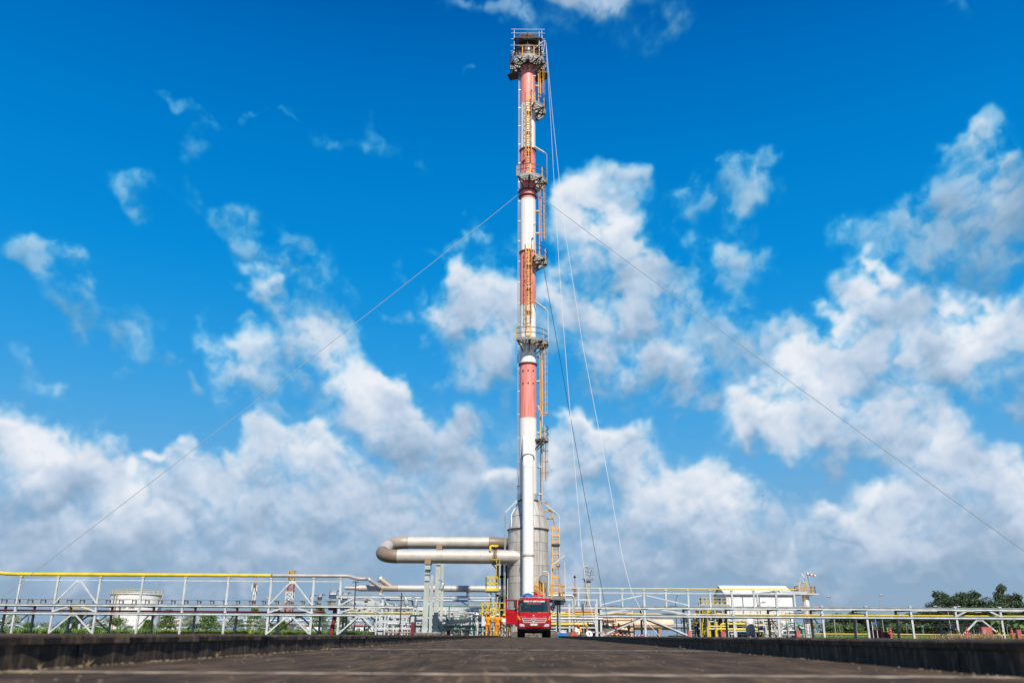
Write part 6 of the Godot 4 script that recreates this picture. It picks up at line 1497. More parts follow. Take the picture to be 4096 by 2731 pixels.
	put("panel", G().box(V(-0.05, 2.25, 0.06), V(0.14, 0.55, 0.5)), "steel_blue", sp); put("frame", G().box(V(0.05, 2.25, 0.06), V(0.03, 0.6, 0.55)), "white_paint", sp)
	var tb := thing("barrier_tape", "red and white barrier tape slung from the signpost to the ground", "tape")
	var tp := sag(V(5.8, 1.15, -70), V(6.25, 0.15, -70.3), V(0, -0.1, 0), 10) 
	for k in 10: put("stripe", G().bar(tp[k], tp[k + 1], 0.07, 0.012), "cloth_red" if k % 2 else "cloth_white", tb)
	tp = sag(V(6.2, 0.5, -72), V(17.0, 0.45, -100), V(0, -0.25, 0), 40)
	for k in 40: put("stripe", G().bar(tp[k], tp[k + 1], 0.012, 0.09), "cloth_red" if k % 2 else "cloth_white", tb)
	var coil := thing("hose_roll", "white rolled hose leaning on the kerb beside the signpost block", "hose", V(6.15, 0.28, -69.6))
	coil.rotation = V(1.2, 0.2, 0)
	for k in 4: put("turn", G().arc(V(0, 0, 0), 0.10 + 0.045 * k, 0.03, 0, TAU, 20, 6), "cloth_white", coil)
	for k in 2:
		var p := thing("pallet", ["blue plastic pallet carrying the white cooler box", "blue plastic pallet under the white sack, nearer the signpost"][k], "pallet", V(4.05 + 0.85 * k, 0, -69.4 - 0.1 * k))
		for s in 5: put("slat", G().box(V(-0.34 + 0.17 * s, 0.13, 0), V(0.14, 0.03, 0.9)), "blue", p)
		for s in 3: put("runner", G().box(V(0, 0.06, -0.4 + 0.4 * s), V(0.84, 0.11, 0.1)), "blue", p)
		if k == 0: put("lip", G().box(V(0, 0.22, 0.42), V(0.84, 0.16, 0.04)), "blue", p)
	var cb := thing("cooler_box", "white cooler box with a blue band on the left pallet", "box", V(4.1, 0.15, -69.5))
	put("body", G().box(V(0, 0.17, 0), V(0.5, 0.34, 0.36)), "white_paint", cb); put("lid", G().box(V(0, 0.37, 0), V(0.53, 0.06, 0.39)), "white_paint", cb); put("band", G().box(V(0, 0.16, 0.185), V(0.5, 0.07, 0.012)), "blue", cb)
	var pt := thing("pallet_truck", "orange-red hand pallet truck with its handle up by the blue pallets", "pallet truck", V(4.95, 0, -69.0))
	put("mast", G().tube(V(-0.05, 0.2, 0), V(-0.02, 1.3, 0), 0.03, 8), "black_steel", pt)
	put("handle", G().path(bent([V(-0.2, 1.15, 0), V(-0.2, 1.36, 0), V(0.18, 1.36, 0), V(0.18, 1.15, 0)], 0.07), 0.022, 6), "black_steel", pt)
	put("pump", G().tube(V(-0.05, 0.1, 0), V(-0.05, 0.5, 0), 0.07, 10), "red_orange", pt)
	put("frame", G().slab([V(-0.42, 0.04, 0.1), V(0.3, 0.04, 0.1), V(0.06, 0.5, 0.1), V(-0.08, 0.5, 0.1)], V(0, 0, -0.14)), "red_orange", pt)
	put("fork", G().box(V(-0.25, 0.1, -0.5), V(0.16, 0.06, 1.1)), "red_orange", pt); put("fork", G().box(V(0.2, 0.1, -0.5), V(0.16, 0.06, 1.1)), "red_orange", pt)
	for x in [-0.1, 0.06]: put("wheel", G().tube(V(x - 0.03, 0.09, 0.1), V(x + 0.03, 0.09, 0.1), 0.09, 12), "rubber", pt)
	var sk := thing("sack", "bulging white sack with a green printed leaf on the right pallet", "sack", V(5.2, 0.15, -69.35))
	sk.rotation.z = 0.18
	put("bag", G().lathe([Vector2(0.0, 0), Vector2(0.2, 0.01), Vector2(0.25, 0.1), Vector2(0.24, 0.3), Vector2(0.2, 0.42), Vector2(0.07, 0.5), Vector2(0.09, 0.55), Vector2(0.0, 0.56)], 16, Vector3.ZERO, true), "cloth_white", sk)
	put("print", G().slab([V(-0.12, 0.14, 0.252), V(0.05, 0.11, 0.256), V(0.13, 0.24, 0.254), V(0.04, 0.33, 0.25), V(-0.06, 0.28, 0.252)], V(0, 0, -0.008)), "leaf_print", sk)
	var cabt := thing("control_cabinet", "white control cabinet on a post in front of the workers", "cabinet", V(-2.08, 0, -68.4))
	put("box", G().box(V(0, 1.15, 0), V(0.24, 0.72, 0.3)), "white_paint", cabt); put("door", G().box(V(0, 1.15, 0.16), V(0.21, 0.66, 0.02)), "white_paint", cabt); put("post", G().box(V(0, 0.4, 0), V(0.08, 0.8, 0.08)), "galv", cabt)
	put("conduit", G().path(bent([V(-0.05, 0.75, 0.05), V(-0.05, 0.3, 0.05), V(-0.4, 0.05, 0.05)], 0.12), 0.03, 6), "galv", cabt)

# ---------------------------------------------------------------- the fire truck (front at z = 0, facing +z)
const CAB := [[0.62, 1.19, -0.05], [0.68, 1.21, -0.01], [0.76, 1.215, 0.0], [0.95, 1.215, 0.0], [0.965, 1.20, -0.035], [0.985, 1.20, -0.035], [1.0, 1.215, -0.01], [1.32, 1.20, -0.02], [1.36, 1.195, -0.045], [1.66, 1.185, -0.09], [1.72, 1.17, -0.12], [2.0, 1.15, -0.18], [2.3, 1.12, -0.25], [2.52, 1.09, -0.31], [2.62, 1.06, -0.40], [2.68, 0.98, -0.55], [2.70, 0.6, -1.0]]

func cab_at(y: float) -> Vector2: # half width and front of the cab at a height
	for i in range(1, CAB.size()):
		if y <= CAB[i][0]:
			var s: float = (y - CAB[i - 1][0]) / (CAB[i][0] - CAB[i - 1][0])
			return Vector2(lerpf(CAB[i - 1][1], CAB[i][1], s), lerpf(CAB[i - 1][2], CAB[i][2], s))
	return Vector2(CAB[-1][1], CAB[-1][2])

func cab_z(x: float, y: float) -> float:
	var c := cab_at(y)
	return c.y - 0.12 * pow(x / c.x, 2.0)

func cab_ring(y: float, w: float, f: float) -> Array:
	var p := [V(-w, y, -2.1), V(-w, y, -1.2), V(-w, y, f - 0.42)]
	for q in [0.55, 1.1]: p.append(V(-w + 0.16 * (1.0 - cos(q)), y, f - 0.42 + 0.26 * sin(q)))
	for s in [-0.86, -0.6, -0.3, 0.0, 0.3, 0.6, 0.86]: p.append(V(w * s, y, f - 0.12 * s * s))
	for i in range(4, -1, -1): p.append(V(-p[i].x, y, p[i].z))
	return p

func on_front(a: Array, lift: float) -> Array: # outline given as Vector2(x, y), laid on the front of the cab
	return a.map(func(q): return V(q.x, q.y, cab_z(q.x, q.y) + lift))

func front_strip(x0: float, x1: float, y: float, h: float, lift: float, k := 10, bow := 0.0) -> Geo:
	var g := G()
	for i in k:
		var xa := lerpf(x0, x1, float(i) / k); var xb := lerpf(x0, x1, float(i + 1) / k)
		var ya := y + bow * xa * xa; var yb := y + bow * xb * xb
		g.face(V(xa, ya - h / 2, cab_z(xa, ya) + lift), V(xb, yb - h / 2, cab_z(xb, yb) + lift), V(xb, yb + h / 2, cab_z(xb, yb) + lift), V(xa, ya + h / 2, cab_z(xa, ya) + lift))
		g.face(V(xa, ya + h / 2, cab_z(xa, ya) + lift), V(xb, yb + h / 2, cab_z(xb, yb) + lift), V(xb, yb + h / 2, cab_z(xb, yb) - 0.03), V(xa, ya + h / 2, cab_z(xa, ya) - 0.03))
		g.face(V(xb, yb - h / 2, cab_z(xb, yb) + lift), V(xa, ya - h / 2, cab_z(xa, ya) + lift), V(xa, ya - h / 2, cab_z(xa, ya) - 0.03), V(xb, yb - h / 2, cab_z(xb, yb) - 0.03))
	return g

func wheel(t: Node3D, x: float, z: float, w: float) -> void:
	var o := Node3D.new(); o.name = "wheel"; o.position = V(x, 0.48, z); o.rotation.z = PI / 2; t.add_child(o, true)
	put("tyre", G().lathe([Vector2(0.30, -w / 2), Vector2(0.44, -w / 2 - 0.01), Vector2(0.475, -w / 2 + 0.03), Vector2(0.48, -w / 2 + 0.05), Vector2(0.465, -w * 0.17), Vector2(0.48, -w * 0.15), Vector2(0.48, w * 0.15), Vector2(0.465, w * 0.17), Vector2(0.48, w / 2 - 0.05), Vector2(0.475, w / 2 - 0.03), Vector2(0.44, w / 2 + 0.01), Vector2(0.30, w / 2)], 32), "rubber", o)
	put("rim", G().lathe([Vector2(0.0, -w / 2 + 0.06), Vector2(0.12, -w / 2 + 0.02), Vector2(0.3, -w / 2 + 0.02), Vector2(0.3, w / 2 - 0.02), Vector2(0.12, w / 2 - 0.05), Vector2(0, w / 2 - 0.06)], 24), "galv", o)

func make_truck() -> void:
	var t := thing("fire_truck", "bright red fire truck facing the viewer with its cab door open", "fire truck", V(1.70, 0, -63.0), deg_to_rad(-0.8))
	var g := G(); var rings := []
	for c in CAB: rings.append(cab_ring(c[0], c[1], c[2]))
	for j in rings.size() - 1:
		for i in rings[j].size() - 1:
			if CAB[j][0] >= 1.71 and CAB[j][0] < 2.5 and i >= 4 and i < 12: continue # the windscreen opening
			if CAB[j][0] >= 1.71 and CAB[j][0] < 2.5 and (i == 1 or i == 15): continue # side windows
			if i == 0 and CAB[j][0] < 1.3: continue
			g.face(rings[j][i], rings[j][i + 1], rings[j + 1][i + 1], rings[j + 1][i])
	var top: Array = rings[-1]
	for i in range(0, top.size() / 2): g.face(top[i], top[top.size() - 1 - i], top[top.size() - 2 - i], top[i + 1])
	put("cab", g, "truck_red", t)
	put("back_wall", G().box(V(0, 1.65, -2.1), V(2.2, 2.0, 0.05)), "interior", t)
	put("cab_floor", G().box(V(0, 1.05, -1.1), V(2.25, 0.06, 1.9)), "interior", t)
	var gl := G()
	for j in range(10, 13):
		for i in range(4, 12):
			var o := V(0, 0, 0.008)
			gl.face(rings[j][i] + o, rings[j][i + 1] + o, rings[j + 1][i + 1] + o, rings[j + 1][i] + o)
	put("windscreen", gl, "car_glass", t)
	put("windscreen_frame", front_strip(-1.0, 1.0, 1.735, 0.05, 0.014), "black_steel", t)
	put("windscreen_frame", front_strip(-0.93, 0.93, 2.50, 0.04, 0.014), "black_steel", t)
	for s in [-1, 1]: put("windscreen_frame", G().bar(V(1.005 * s, 1.74, cab_z(1.005, 1.74) - 0.0), V(0.935 * s, 2.5, cab_z(0.93, 2.5) - 0.0), 0.04, 0.05), "black_steel", t)
	for s in [-1, 1]: put("side_window", G().box(V(1.13 * s, 2.1, -0.9), V(0.02, 0.75, 0.55), Basis(Vector3.BACK, 0.09 * s)), "car_glass", t)
	# seats, wheel and the red banner behind the glass
	for x in [-0.62, 0.05, 0.62]:
		put("seat", G().box(V(x, 1.55, -1.75), V(0.5, 0.75, 0.16)).box(V(x, 1.2, -1.5), V(0.5, 0.16, 0.5)).box(V(x, 2.02, -1.78), V(0.26, 0.2, 0.12)), "interior", t)
	put("dashboard", G().box(V(0, 1.52, -0.55), V(2.0, 0.3, 0.5)), "interior", t)
	put("steering_wheel", G().path(arc_points(V(-0.6, 1.8, -0.85), V(0.22, 0, 0), V(0, 0.16, 0.15), TAU, 20), 0.02, 6), "black_steel", t)
	put("banner", front_strip(-0.52, 0.5, 2.3, 0.12, -0.03), "banner_red", t)
	letters("lettering", "CÔNG TY KHÍ CÀ MAU", 0.145, 0.006, "Droid Sans", "white_lettering", t, Transform3D(Basis(Vector3.RIGHT, -0.27), V(0.0, 2.44, cab_z(0, 2.44) + 0.014)))  # plain white letters that give off no light
	put("round_mirror", G().tube(V(-0.86, 2.17, cab_z(-0.86, 2.17) + 0.03), V(-0.86, 2.17, cab_z(-0.86, 2.17) + 0.10), 0.1, 18), "black_steel", t)
	put("corner_mirror", G().ball(V(-0.99, 2.47, -0.30), V(0.09, 0.11, 0.06), 12).path([V(-1.05, 2.6, -0.4), V(-1.0, 2.55, -0.3), V(-0.8, 2.6, -0.3)], 0.018, 5), "black_steel", t)
	for s in [[-0.72, 1.72, -0.32, 1.86], [-0.18, 1.82, 0.02, 1.84], [0.62, 1.70, 0.28, 1.88]]:
		put("wiper", G().bar(V(s[0], s[1], cab_z(s[0], s[1]) + 0.03), V(s[2], s[3], cab_z(s[2], s[3]) + 0.03), 0.03, 0.03), "black_steel", t)
	put("cowl_vent", front_strip(-0.35, 0.25, 1.685, 0.035, 0.008), "black_steel", t)
	# front: grille, emblem, letters, lamps, plate
	var gb := on_front([Vector2(-0.75, 1.0), Vector2(-0.3, 0.99), Vector2(0, 0.985), Vector2(0.3, 0.99), Vector2(0.75, 1.0), Vector2(0.86, 1.27), Vector2(0.4, 1.26), Vector2(0, 1.255), Vector2(-0.4, 1.26), Vector2(-0.86, 1.27)], 0.004)
	var gm := G()
	for i in [[0, 1, 8, 9], [1, 2, 7, 8], [2, 3, 6, 7], [3, 4, 5, 6]]: gm.face(gb[i[0]], gb[i[1]], gb[i[2]], gb[i[3]])
	put("grille", gm, "grille_grey", t)
	for s in [[0.86, 1.262, 0.045], [0.79, 1.135, 0.05], [0.74, 1.012, 0.06]]:
		put("grille_slat", front_strip(-s[0], s[0], s[1], s[2], 0.03, 12, 0.02), "silver_trim", t)
	for s in [-1, 1]: put("grille_slat", G().slab(on_front([Vector2(0.72, 1.0), Vector2(0.77, 1.0), Vector2(0.89, 1.29), Vector2(0.83, 1.29)] if s > 0 else [Vector2(-0.77, 1.0), Vector2(-0.72, 1.0), Vector2(-0.83, 1.29), Vector2(-0.89, 1.29)], 0.03), V(0, 0, -0.04)), "silver_trim", t)
	var em := Node3D.new(); em.name = "emblem"; em.position = V(-0.05, 1.19, cab_z(0, 1.19) + 0.05); t.add_child(em, true)
	var ring := []
	for i in 29: ring.append(V(cos(i * TAU / 28) * 0.145, sin(i * TAU / 28) * 0.125, 0))
	put("ring", G().path(ring, 0.016, 6), "silver_trim", em)
	put("plate", G().tube(V(0, 0, -0.03), V(0, 0, -0.012), 0.13, 24), "galv", em)
	put("figure", G().path(arc_points(V(-0.14, 0, 0.005), V(0.10, 0, 0), V(0, 0.10, 0), 0.9, 6), 0.014, 5).path(arc_points(V(0.14, 0, 0.005), V(-0.10, 0, 0), V(0, 0.10, 0), 0.9, 6), 0.014, 5).path(arc_points(V(-0.14, 0, 0.005), V(0.10, 0, 0), V(0, -0.10, 0), 0.9, 6), 0.014, 5).path(arc_points(V(0.14, 0, 0.005), V(-0.10, 0, 0), V(0, -0.10, 0), 0.9, 6), 0.014, 5).bar(V(-0.05, 0, 0.005), V(0.05, 0, 0.005), 0.03, 0.03), "chrome", em)
	letters("badge", "HINO", 0.11, 0.012, "Droid Sans", "chrome", t, Transform3D(Basis(Vector3.UP, -0.12).scaled(V(1.35, 0.8, 1)), V(-0.80, 1.385, cab_z(-0.80, 1.4) + 0.012)))
	letters("badge", "500", 0.11, 0.012, "Droid Sans", "chrome", t, Transform3D(Basis(Vector3.UP, 0.12).scaled(V(1.35, 0.8, 1)), V(0.74, 1.385, cab_z(0.74, 1.4) + 0.012)))
	put("flame_mark", G().slab(on_front([Vector2(-0.10, 1.45), Vector2(0.0, 1.45), Vector2(0.02, 1.48), Vector2(-0.03, 1.49), Vector2(-0.035, 1.56), Vector2(-0.075, 1.50), Vector2(-0.12, 1.48)], 0.012), V(0, 0, -0.01)), "white_paint", t)
	for s in [-1, 1]:
		var ind := [Vector2(0.94, 1.16), Vector2(1.12, 1.18), Vector2(1.16, 1.46), Vector2(1.10, 1.47)]
		if s < 0: ind = [Vector2(-1.12, 1.18), Vector2(-0.94, 1.16), Vector2(-1.10, 1.47), Vector2(-1.16, 1.46)]
		put("indicator", G().slab(on_front(ind, 0.02), V(0, 0, -0.03)), "amber_lens", t)
		var h := [Vector2(0.66, 0.73), Vector2(1.03, 0.74), Vector2(1.05, 0.93), Vector2(0.75, 0.90)]
		if s < 0: h = [Vector2(-1.03, 0.74), Vector2(-0.66, 0.73), Vector2(-0.75, 0.90), Vector2(-1.05, 0.93)]
		var hl := Node3D.new(); hl.name = "headlight"; t.add_child(hl, true)
		put("reflector", G().slab(on_front(h, 0.012), V(0, 0, -0.03)), "chrome", hl)
		put("lens", G().slab(on_front(h, 0.03), V(0, 0, -0.006)), "clear_lens", hl)
		for k in 2: put("bulb", G().ball(V((0.80 + 0.14 * k) * s, 0.83, cab_z(0.85, 0.83) + 0.014), V(0.045, 0.045, 0.012), 12), "white_paint", hl)
	put("lower_grille", front_strip(-0.60, 0.56, 0.83, 0.085, 0.006), "black_steel", t)
	put("lower_bar", front_strip(-0.5, 0.45, 0.815, 0.02, 0.02), "steel_dark", t)
	put("seam_line", front_strip(-1.1, 1.1, 0.975, 0.02, -0.0), "black_steel", t)
	var pl := Node3D.new(); pl.name = "number_plate"; pl.position = V(-0.03, 0.865, 0.035); t.add_child(pl, true)
	put("plate", G().box(Vector3.ZERO, V(0.52, 0.125, 0.012)), "plate_white", pl)
	letters("characters", "51E-201.50", 0.11, 0.004, "Droid Sans", "plate_ink", pl, at(V(0, 0, 0.008)))
	for s in [-1, 1]: # mirrors on arms
		var mi := Node3D.new(); mi.name = "mirror"; t.add_child(mi, true)
		put("arm", G().path(bent([V(1.08 * s, 2.45, -0.45), V(1.32 * s, 2.52, -0.3), V(1.36 * s, 2.3, -0.26), V(1.36 * s, 1.72, -0.26), V(1.14 * s, 1.6, -0.36)], 0.08), 0.018, 6), "black_steel", mi)
		put("housing", G().box(V(1.37 * s, 2.27, -0.24), V(0.17, 0.38, 0.12)).ball(V(1.37 * s, 2.46, -0.24), V(0.085, 0.06, 0.06), 8).ball(V(1.37 * s, 2.08, -0.24), V(0.085, 0.06, 0.06), 8), "black_steel", mi)
		put("wide_mirror", G().ball(V(1.29 * s, 1.92, -0.24), V(0.1, 0.12, 0.07), 12), "black_steel", mi)
	put("roof_rail", G().box(V(0, 2.735, -0.72), V(2.36, 0.035, 0.05)).box(V(-1.17, 2.735, -1.5), V(0.04, 0.035, 1.6)).box(V(1.17, 2.735, -1.5), V(0.04, 0.035, 1.6)), "galv", t)
	for x in [-1.1, -0.4, 0.4, 1.1]: put("rail_stay", G().box(V(x, 2.70, -0.72), V(0.05, 0.06, 0.05)), "galv", t)
	var lb := Node3D.new(); lb.name = "light_bar"; t.add_child(lb, true)
	put("blue_lens", G().tube(V(-0.68, 2.83, -0.85), V(-0.02, 2.83, -0.85), 0.075, 16), "blue_lens", lb)
	put("red_lens", G().tube(V(0.02, 2.83, -0.85), V(0.66, 2.83, -0.85), 0.075, 16), "red_lens", lb)
	put("mount", G().box(V(0, 2.75, -0.85), V(1.1, 0.05, 0.16)).box(V(-0.45, 2.78, -0.78), V(0.12, 0.05, 0.06)).box(V(0.35, 2.78, -0.78), V(0.12, 0.05, 0.06)), "galv", lb)
	put("hose_reel", G().path(arc_points(V(-0.45, 2.55, -2.7), V(0.52, 0, 0), V(0, 0.52, 0), TAU, 30), 0.06, 8), "blue", t)
	put("hose_reel_drum", G().tube(V(-0.45, 2.55, -3.3), V(-0.45, 2.55, -2.75), 0.46, 28), "black_steel", t)
	var mo := Node3D.new(); mo.name = "water_monitor"; mo.position = V(0.12, 2.75, -2.5); t.add_child(mo, true)
	put("base", G().lathe([Vector2(0.16, -0.15), Vector2(0.15, 0.1), Vector2(0.12, 0.2)], 16), "truck_red", mo)
	put("body", G().ball(V(0.02, 0.30, 0), V(0.14, 0.14, 0.14), 14).tube(V(0.0, 0.36, 0), V(-0.1, 0.4, 0.05), 0.08, 12), "truck_red", mo)
	put("lever", G().tube(V(-0.08, 0.4, 0.05), V(-0.32, 0.42, 0.1), 0.02, 6), "black_steel", mo)
	# the open door: hinged at the front corner, standing square to the cab
	var d := Node3D.new(); d.name = "door"; d.position = V(-1.2, 0.86, -0.30); d.rotation.y = 0.0; t.add_child(d, true)
	put("panel", G().box(V(-0.42, 0.42, 0), V(0.82, 0.82, 0.055)).box(V(-0.42, 0.86, 0.012), V(0.82, 0.05, 0.04)).box(V(-0.42, 0.93, 0), V(0.82, 0.14, 0.055)).box(V(-0.42, 0.02, 0.01), V(0.80, 0.04, 0.05)), "truck_red", d)
	put("window_frame", G().box(V(-0.79, 1.33, 0), V(0.08, 0.66, 0.05)).box(V(-0.06, 1.33, 0), V(0.10, 0.66, 0.05)).box(V(-0.42, 1.655, 0), V(0.82, 0.09, 0.05)), "truck_red", d)
	put("window_seal", G().box(V(-0.735, 1.33, 0.0), V(0.03, 0.62, 0.062)).box(V(-0.125, 1.33, 0.0), V(0.03, 0.62, 0.062)).box(V(-0.43, 1.6, 0.0), V(0.64, 0.025, 0.062)).box(V(-0.43, 1.01, 0.0), V(0.64, 0.03, 0.064)), "black_steel", d)
	put("window_glass", G().box(V(-0.43, 1.31, -0.004), V(0.6, 0.58, 0.006)), "pane", d)
	put("handle", G().box(V(-0.66, 0.72, 0.045), V(0.18, 0.05, 0.04)), "black_steel", d)
	put("mirror_stay", G().path([V(-0.05, 1.1, 0.03), V(-0.1, 0.95, 0.12), V(0.0, 0.7, 0.04)], 0.015, 5), "black_steel", d)
	# chassis, axle and body
	put("chassis", G().box(V(0, 0.55, -4.4), V(2.1, 0.5, 4.6)).box(V(0, 0.62, -3.4), V(0.9, 0.3, 6.4)).box(V(0, 0.52, -0.45), V(1.5, 0.16, 0.4)), "black_steel", t)
	put("front_axle", G().tube(V(-0.85, 0.46, -1.3), V(0.85, 0.46, -1.3), 0.08, 10).ball(V(0, 0.5, -5.2), V(0.26, 0.24, 0.24), 12), "steel_dark", t)
	put("under_tray", G().box(V(0, 0.55, -1.0), V(2.2, 0.14, 1.4)).box(V(0.0, 0.62, -0.12), V(2.25, 0.08, 0.06)), "black_steel", t)
	for x in [-1.02, 1.02]: wheel(t, x, -1.3, 0.3); wheel(t, x * 0.78, -5.2, 0.28); wheel(t, x * 1.06, -5.2, 0.28)
	put("mud_guard", G().box(V(1.12, 0.75, -0.62), V(0.2, 0.5, 0.1)).box(V(-1.12, 0.75, -0.62), V(0.2, 0.5, 0.1)), "black_steel", t)
	put("body", G().box(V(0, 1.68, -4.9), V(2.36, 1.86, 5.1)).box(V(0, 2.64, -4.9), V(2.2, 0.08, 4.9)), "truck_red", t)
	for s in [-1, 1]:
		for k in 3: put("locker_shutter", G().box(V(1.185 * s, 1.5, -3.3 - 1.55 * k), V(0.03, 1.2, 1.3)), "galv", t)
	put("rear_step", G().box(V(0, 0.5, -7.4), V(2.2, 0.1, 0.4)), "galv_dull", t)

# ---------------------------------------------------------------- bodies
func body_mesh(parts: Array, cell: float, into: Geo) -> Geo: # parts: [a, b, ra, rb, colour]; one skin over all of them
	var lo := V(9, 9, 9); var hi := -lo
	for p in parts:
		for e in [[p[0], p[2]], [p[1], p[3]]]:
			lo = lo.min(e[0] - Vector3.ONE * (e[1] + 0.06)); hi = hi.max(e[0] + Vector3.ONE * (e[1] + 0.06))
	var nx := int((hi.x - lo.x) / cell) + 2; var ny := int((hi.y - lo.y) / cell) + 2; var nz := int((hi.z - lo.z) / cell) + 2
	var f := PackedFloat32Array(); f.resize(nx * ny * nz); f.fill(1.0)
	var best := PackedFloat32Array(); best.resize(f.size()); best.fill(9.0)
	var who := PackedInt32Array(); who.resize(f.size())
	var k := 0.035
	for n in parts.size():
		var a: Vector3 = parts[n][0]; var b: Vector3 = parts[n][1]; var ra: float = parts[n][2]; var rb: float = parts[n][3]
		var m := maxf(ra, rb) + 0.07
		var p0 := ((a.min(b) - Vector3.ONE * m - lo) / cell).floor().max(Vector3.ZERO); var p1 := ((a.max(b) + Vector3.ONE * m - lo) / cell).ceil()
		var ab := b - a; var l2 := maxf(ab.length_squared(), 1e-8)
		for z in range(int(p0.z), mini(int(p1.z) + 1, nz)):
			for y in range(int(p0.y), mini(int(p1.y) + 1, ny)):
				for x in range(int(p0.x), mini(int(p1.x) + 1, nx)):
					var q := lo + V(x, y, z) * cell
					var s := clampf((q - a).dot(ab) / l2, 0.0, 1.0)
					var d := q.distance_to(a + ab * s) - lerpf(ra, rb, s)
					var i := (z * ny + y) * nx + x
					var o := f[i]
					var h := maxf(k - absf(o - d), 0.0) / k
					f[i] = minf(o, d) - h * h * k * 0.25
					if d < best[i]: best[i] = d; who[i] = n
	var at_ := PackedInt32Array(); at_.resize(f.size()); at_.fill(-1)
	var off := [0, 1, nx, nx + 1, nx * ny, nx * ny + 1, nx * ny + nx, nx * ny + nx + 1]
	var edges := [[0, 1], [2, 3], [4, 5], [6, 7], [0, 2], [1, 3], [4, 6], [5, 7], [0, 4], [1, 5], [2, 6], [3, 7]]
	for z in nz - 1:
		for y in ny - 1:
			for x in nx - 1:
				var i := (z * ny + y) * nx + x
				var c := 0
				for e in 8:
					if f[i + off[e]] < 0.0: c += 1
				if c == 0 or c == 8: continue
				var sum := Vector3.ZERO; var m := 0
				for e in edges:
					var u := f[i + off[e[0]]]; var v := f[i + off[e[1]]]
					if (u < 0.0) != (v < 0.0):
						var s := u / (u - v)
						var pa := V(e[0] & 1, (e[0] >> 1) & 1, e[0] >> 2); var pb := V(e[1] & 1, (e[1] >> 1) & 1, e[1] >> 2)
						sum += pa.lerp(pb, s); m += 1
				var gr := V(f[i + 1] - f[i] + f[i + off[7]] - f[i + off[6]], f[i + nx] - f[i] + f[i + off[7]] - f[i + off[5]], f[i + nx * ny] - f[i] + f[i + off[7]] - f[i + off[3]])
				into.tint = parts[who[i]][4]
				at_[i] = into.vert(lo + (V(x, y, z) + sum / m) * cell, gr.normalized())
	var dim := [1, nx, nx * ny]
	for z in range(1, nz - 1):
		for y in range(1, ny - 1):
			for x in range(1, nx - 1):
				var i := (z * ny + y) * nx + x
				for e in 3:
					var j: int = i + dim[e]
					if (f[i] < 0.0) == (f[j] < 0.0): continue
					var u: int = dim[(e + 1) % 3]; var v: int = dim[(e + 2) % 3]
					var q := [at_[i - u - v], at_[i - v], at_[i], at_[i - u]]
					if q.has(-1): continue
					if f[i] < 0.0: into.tri(q[0], q[1], q[2]); into.tri(q[0], q[2], q[3])
					else: into.tri(q[0], q[2], q[1]); into.tri(q[0], q[3], q[2])
	into.tint = Color(1, 1, 1)
	return into

func fingers(g: Geo, wrist: Vector3, dir: Vector3, side: Vector3, col: Color) -> void: # palm, four fingers and a thumb, slightly curled
	g.tint = col
	var n := side.cross(dir).normalized()
	g.ball(wrist + dir * 0.05, V(0.035, 0.045, 0.03), 8)
	for k in 4:
		var o := wrist + dir * 0.085 + side * (0.028 - 0.018 * k); var l: float = [0.07, 0.08, 0.075, 0.06][k]
		g.path([o, o + dir * l * 0.5 + n * 0.006, o + dir * l * 0.8 + n * 0.025], 0.0085, 5)
	g.path([wrist + dir * 0.03 + side * 0.03, wrist + dir * 0.06 + side * 0.055 + n * 0.01, wrist + dir * 0.085 + side * 0.055 + n * 0.025], 0.009, 5)
	g.tint = Color(1, 1, 1)

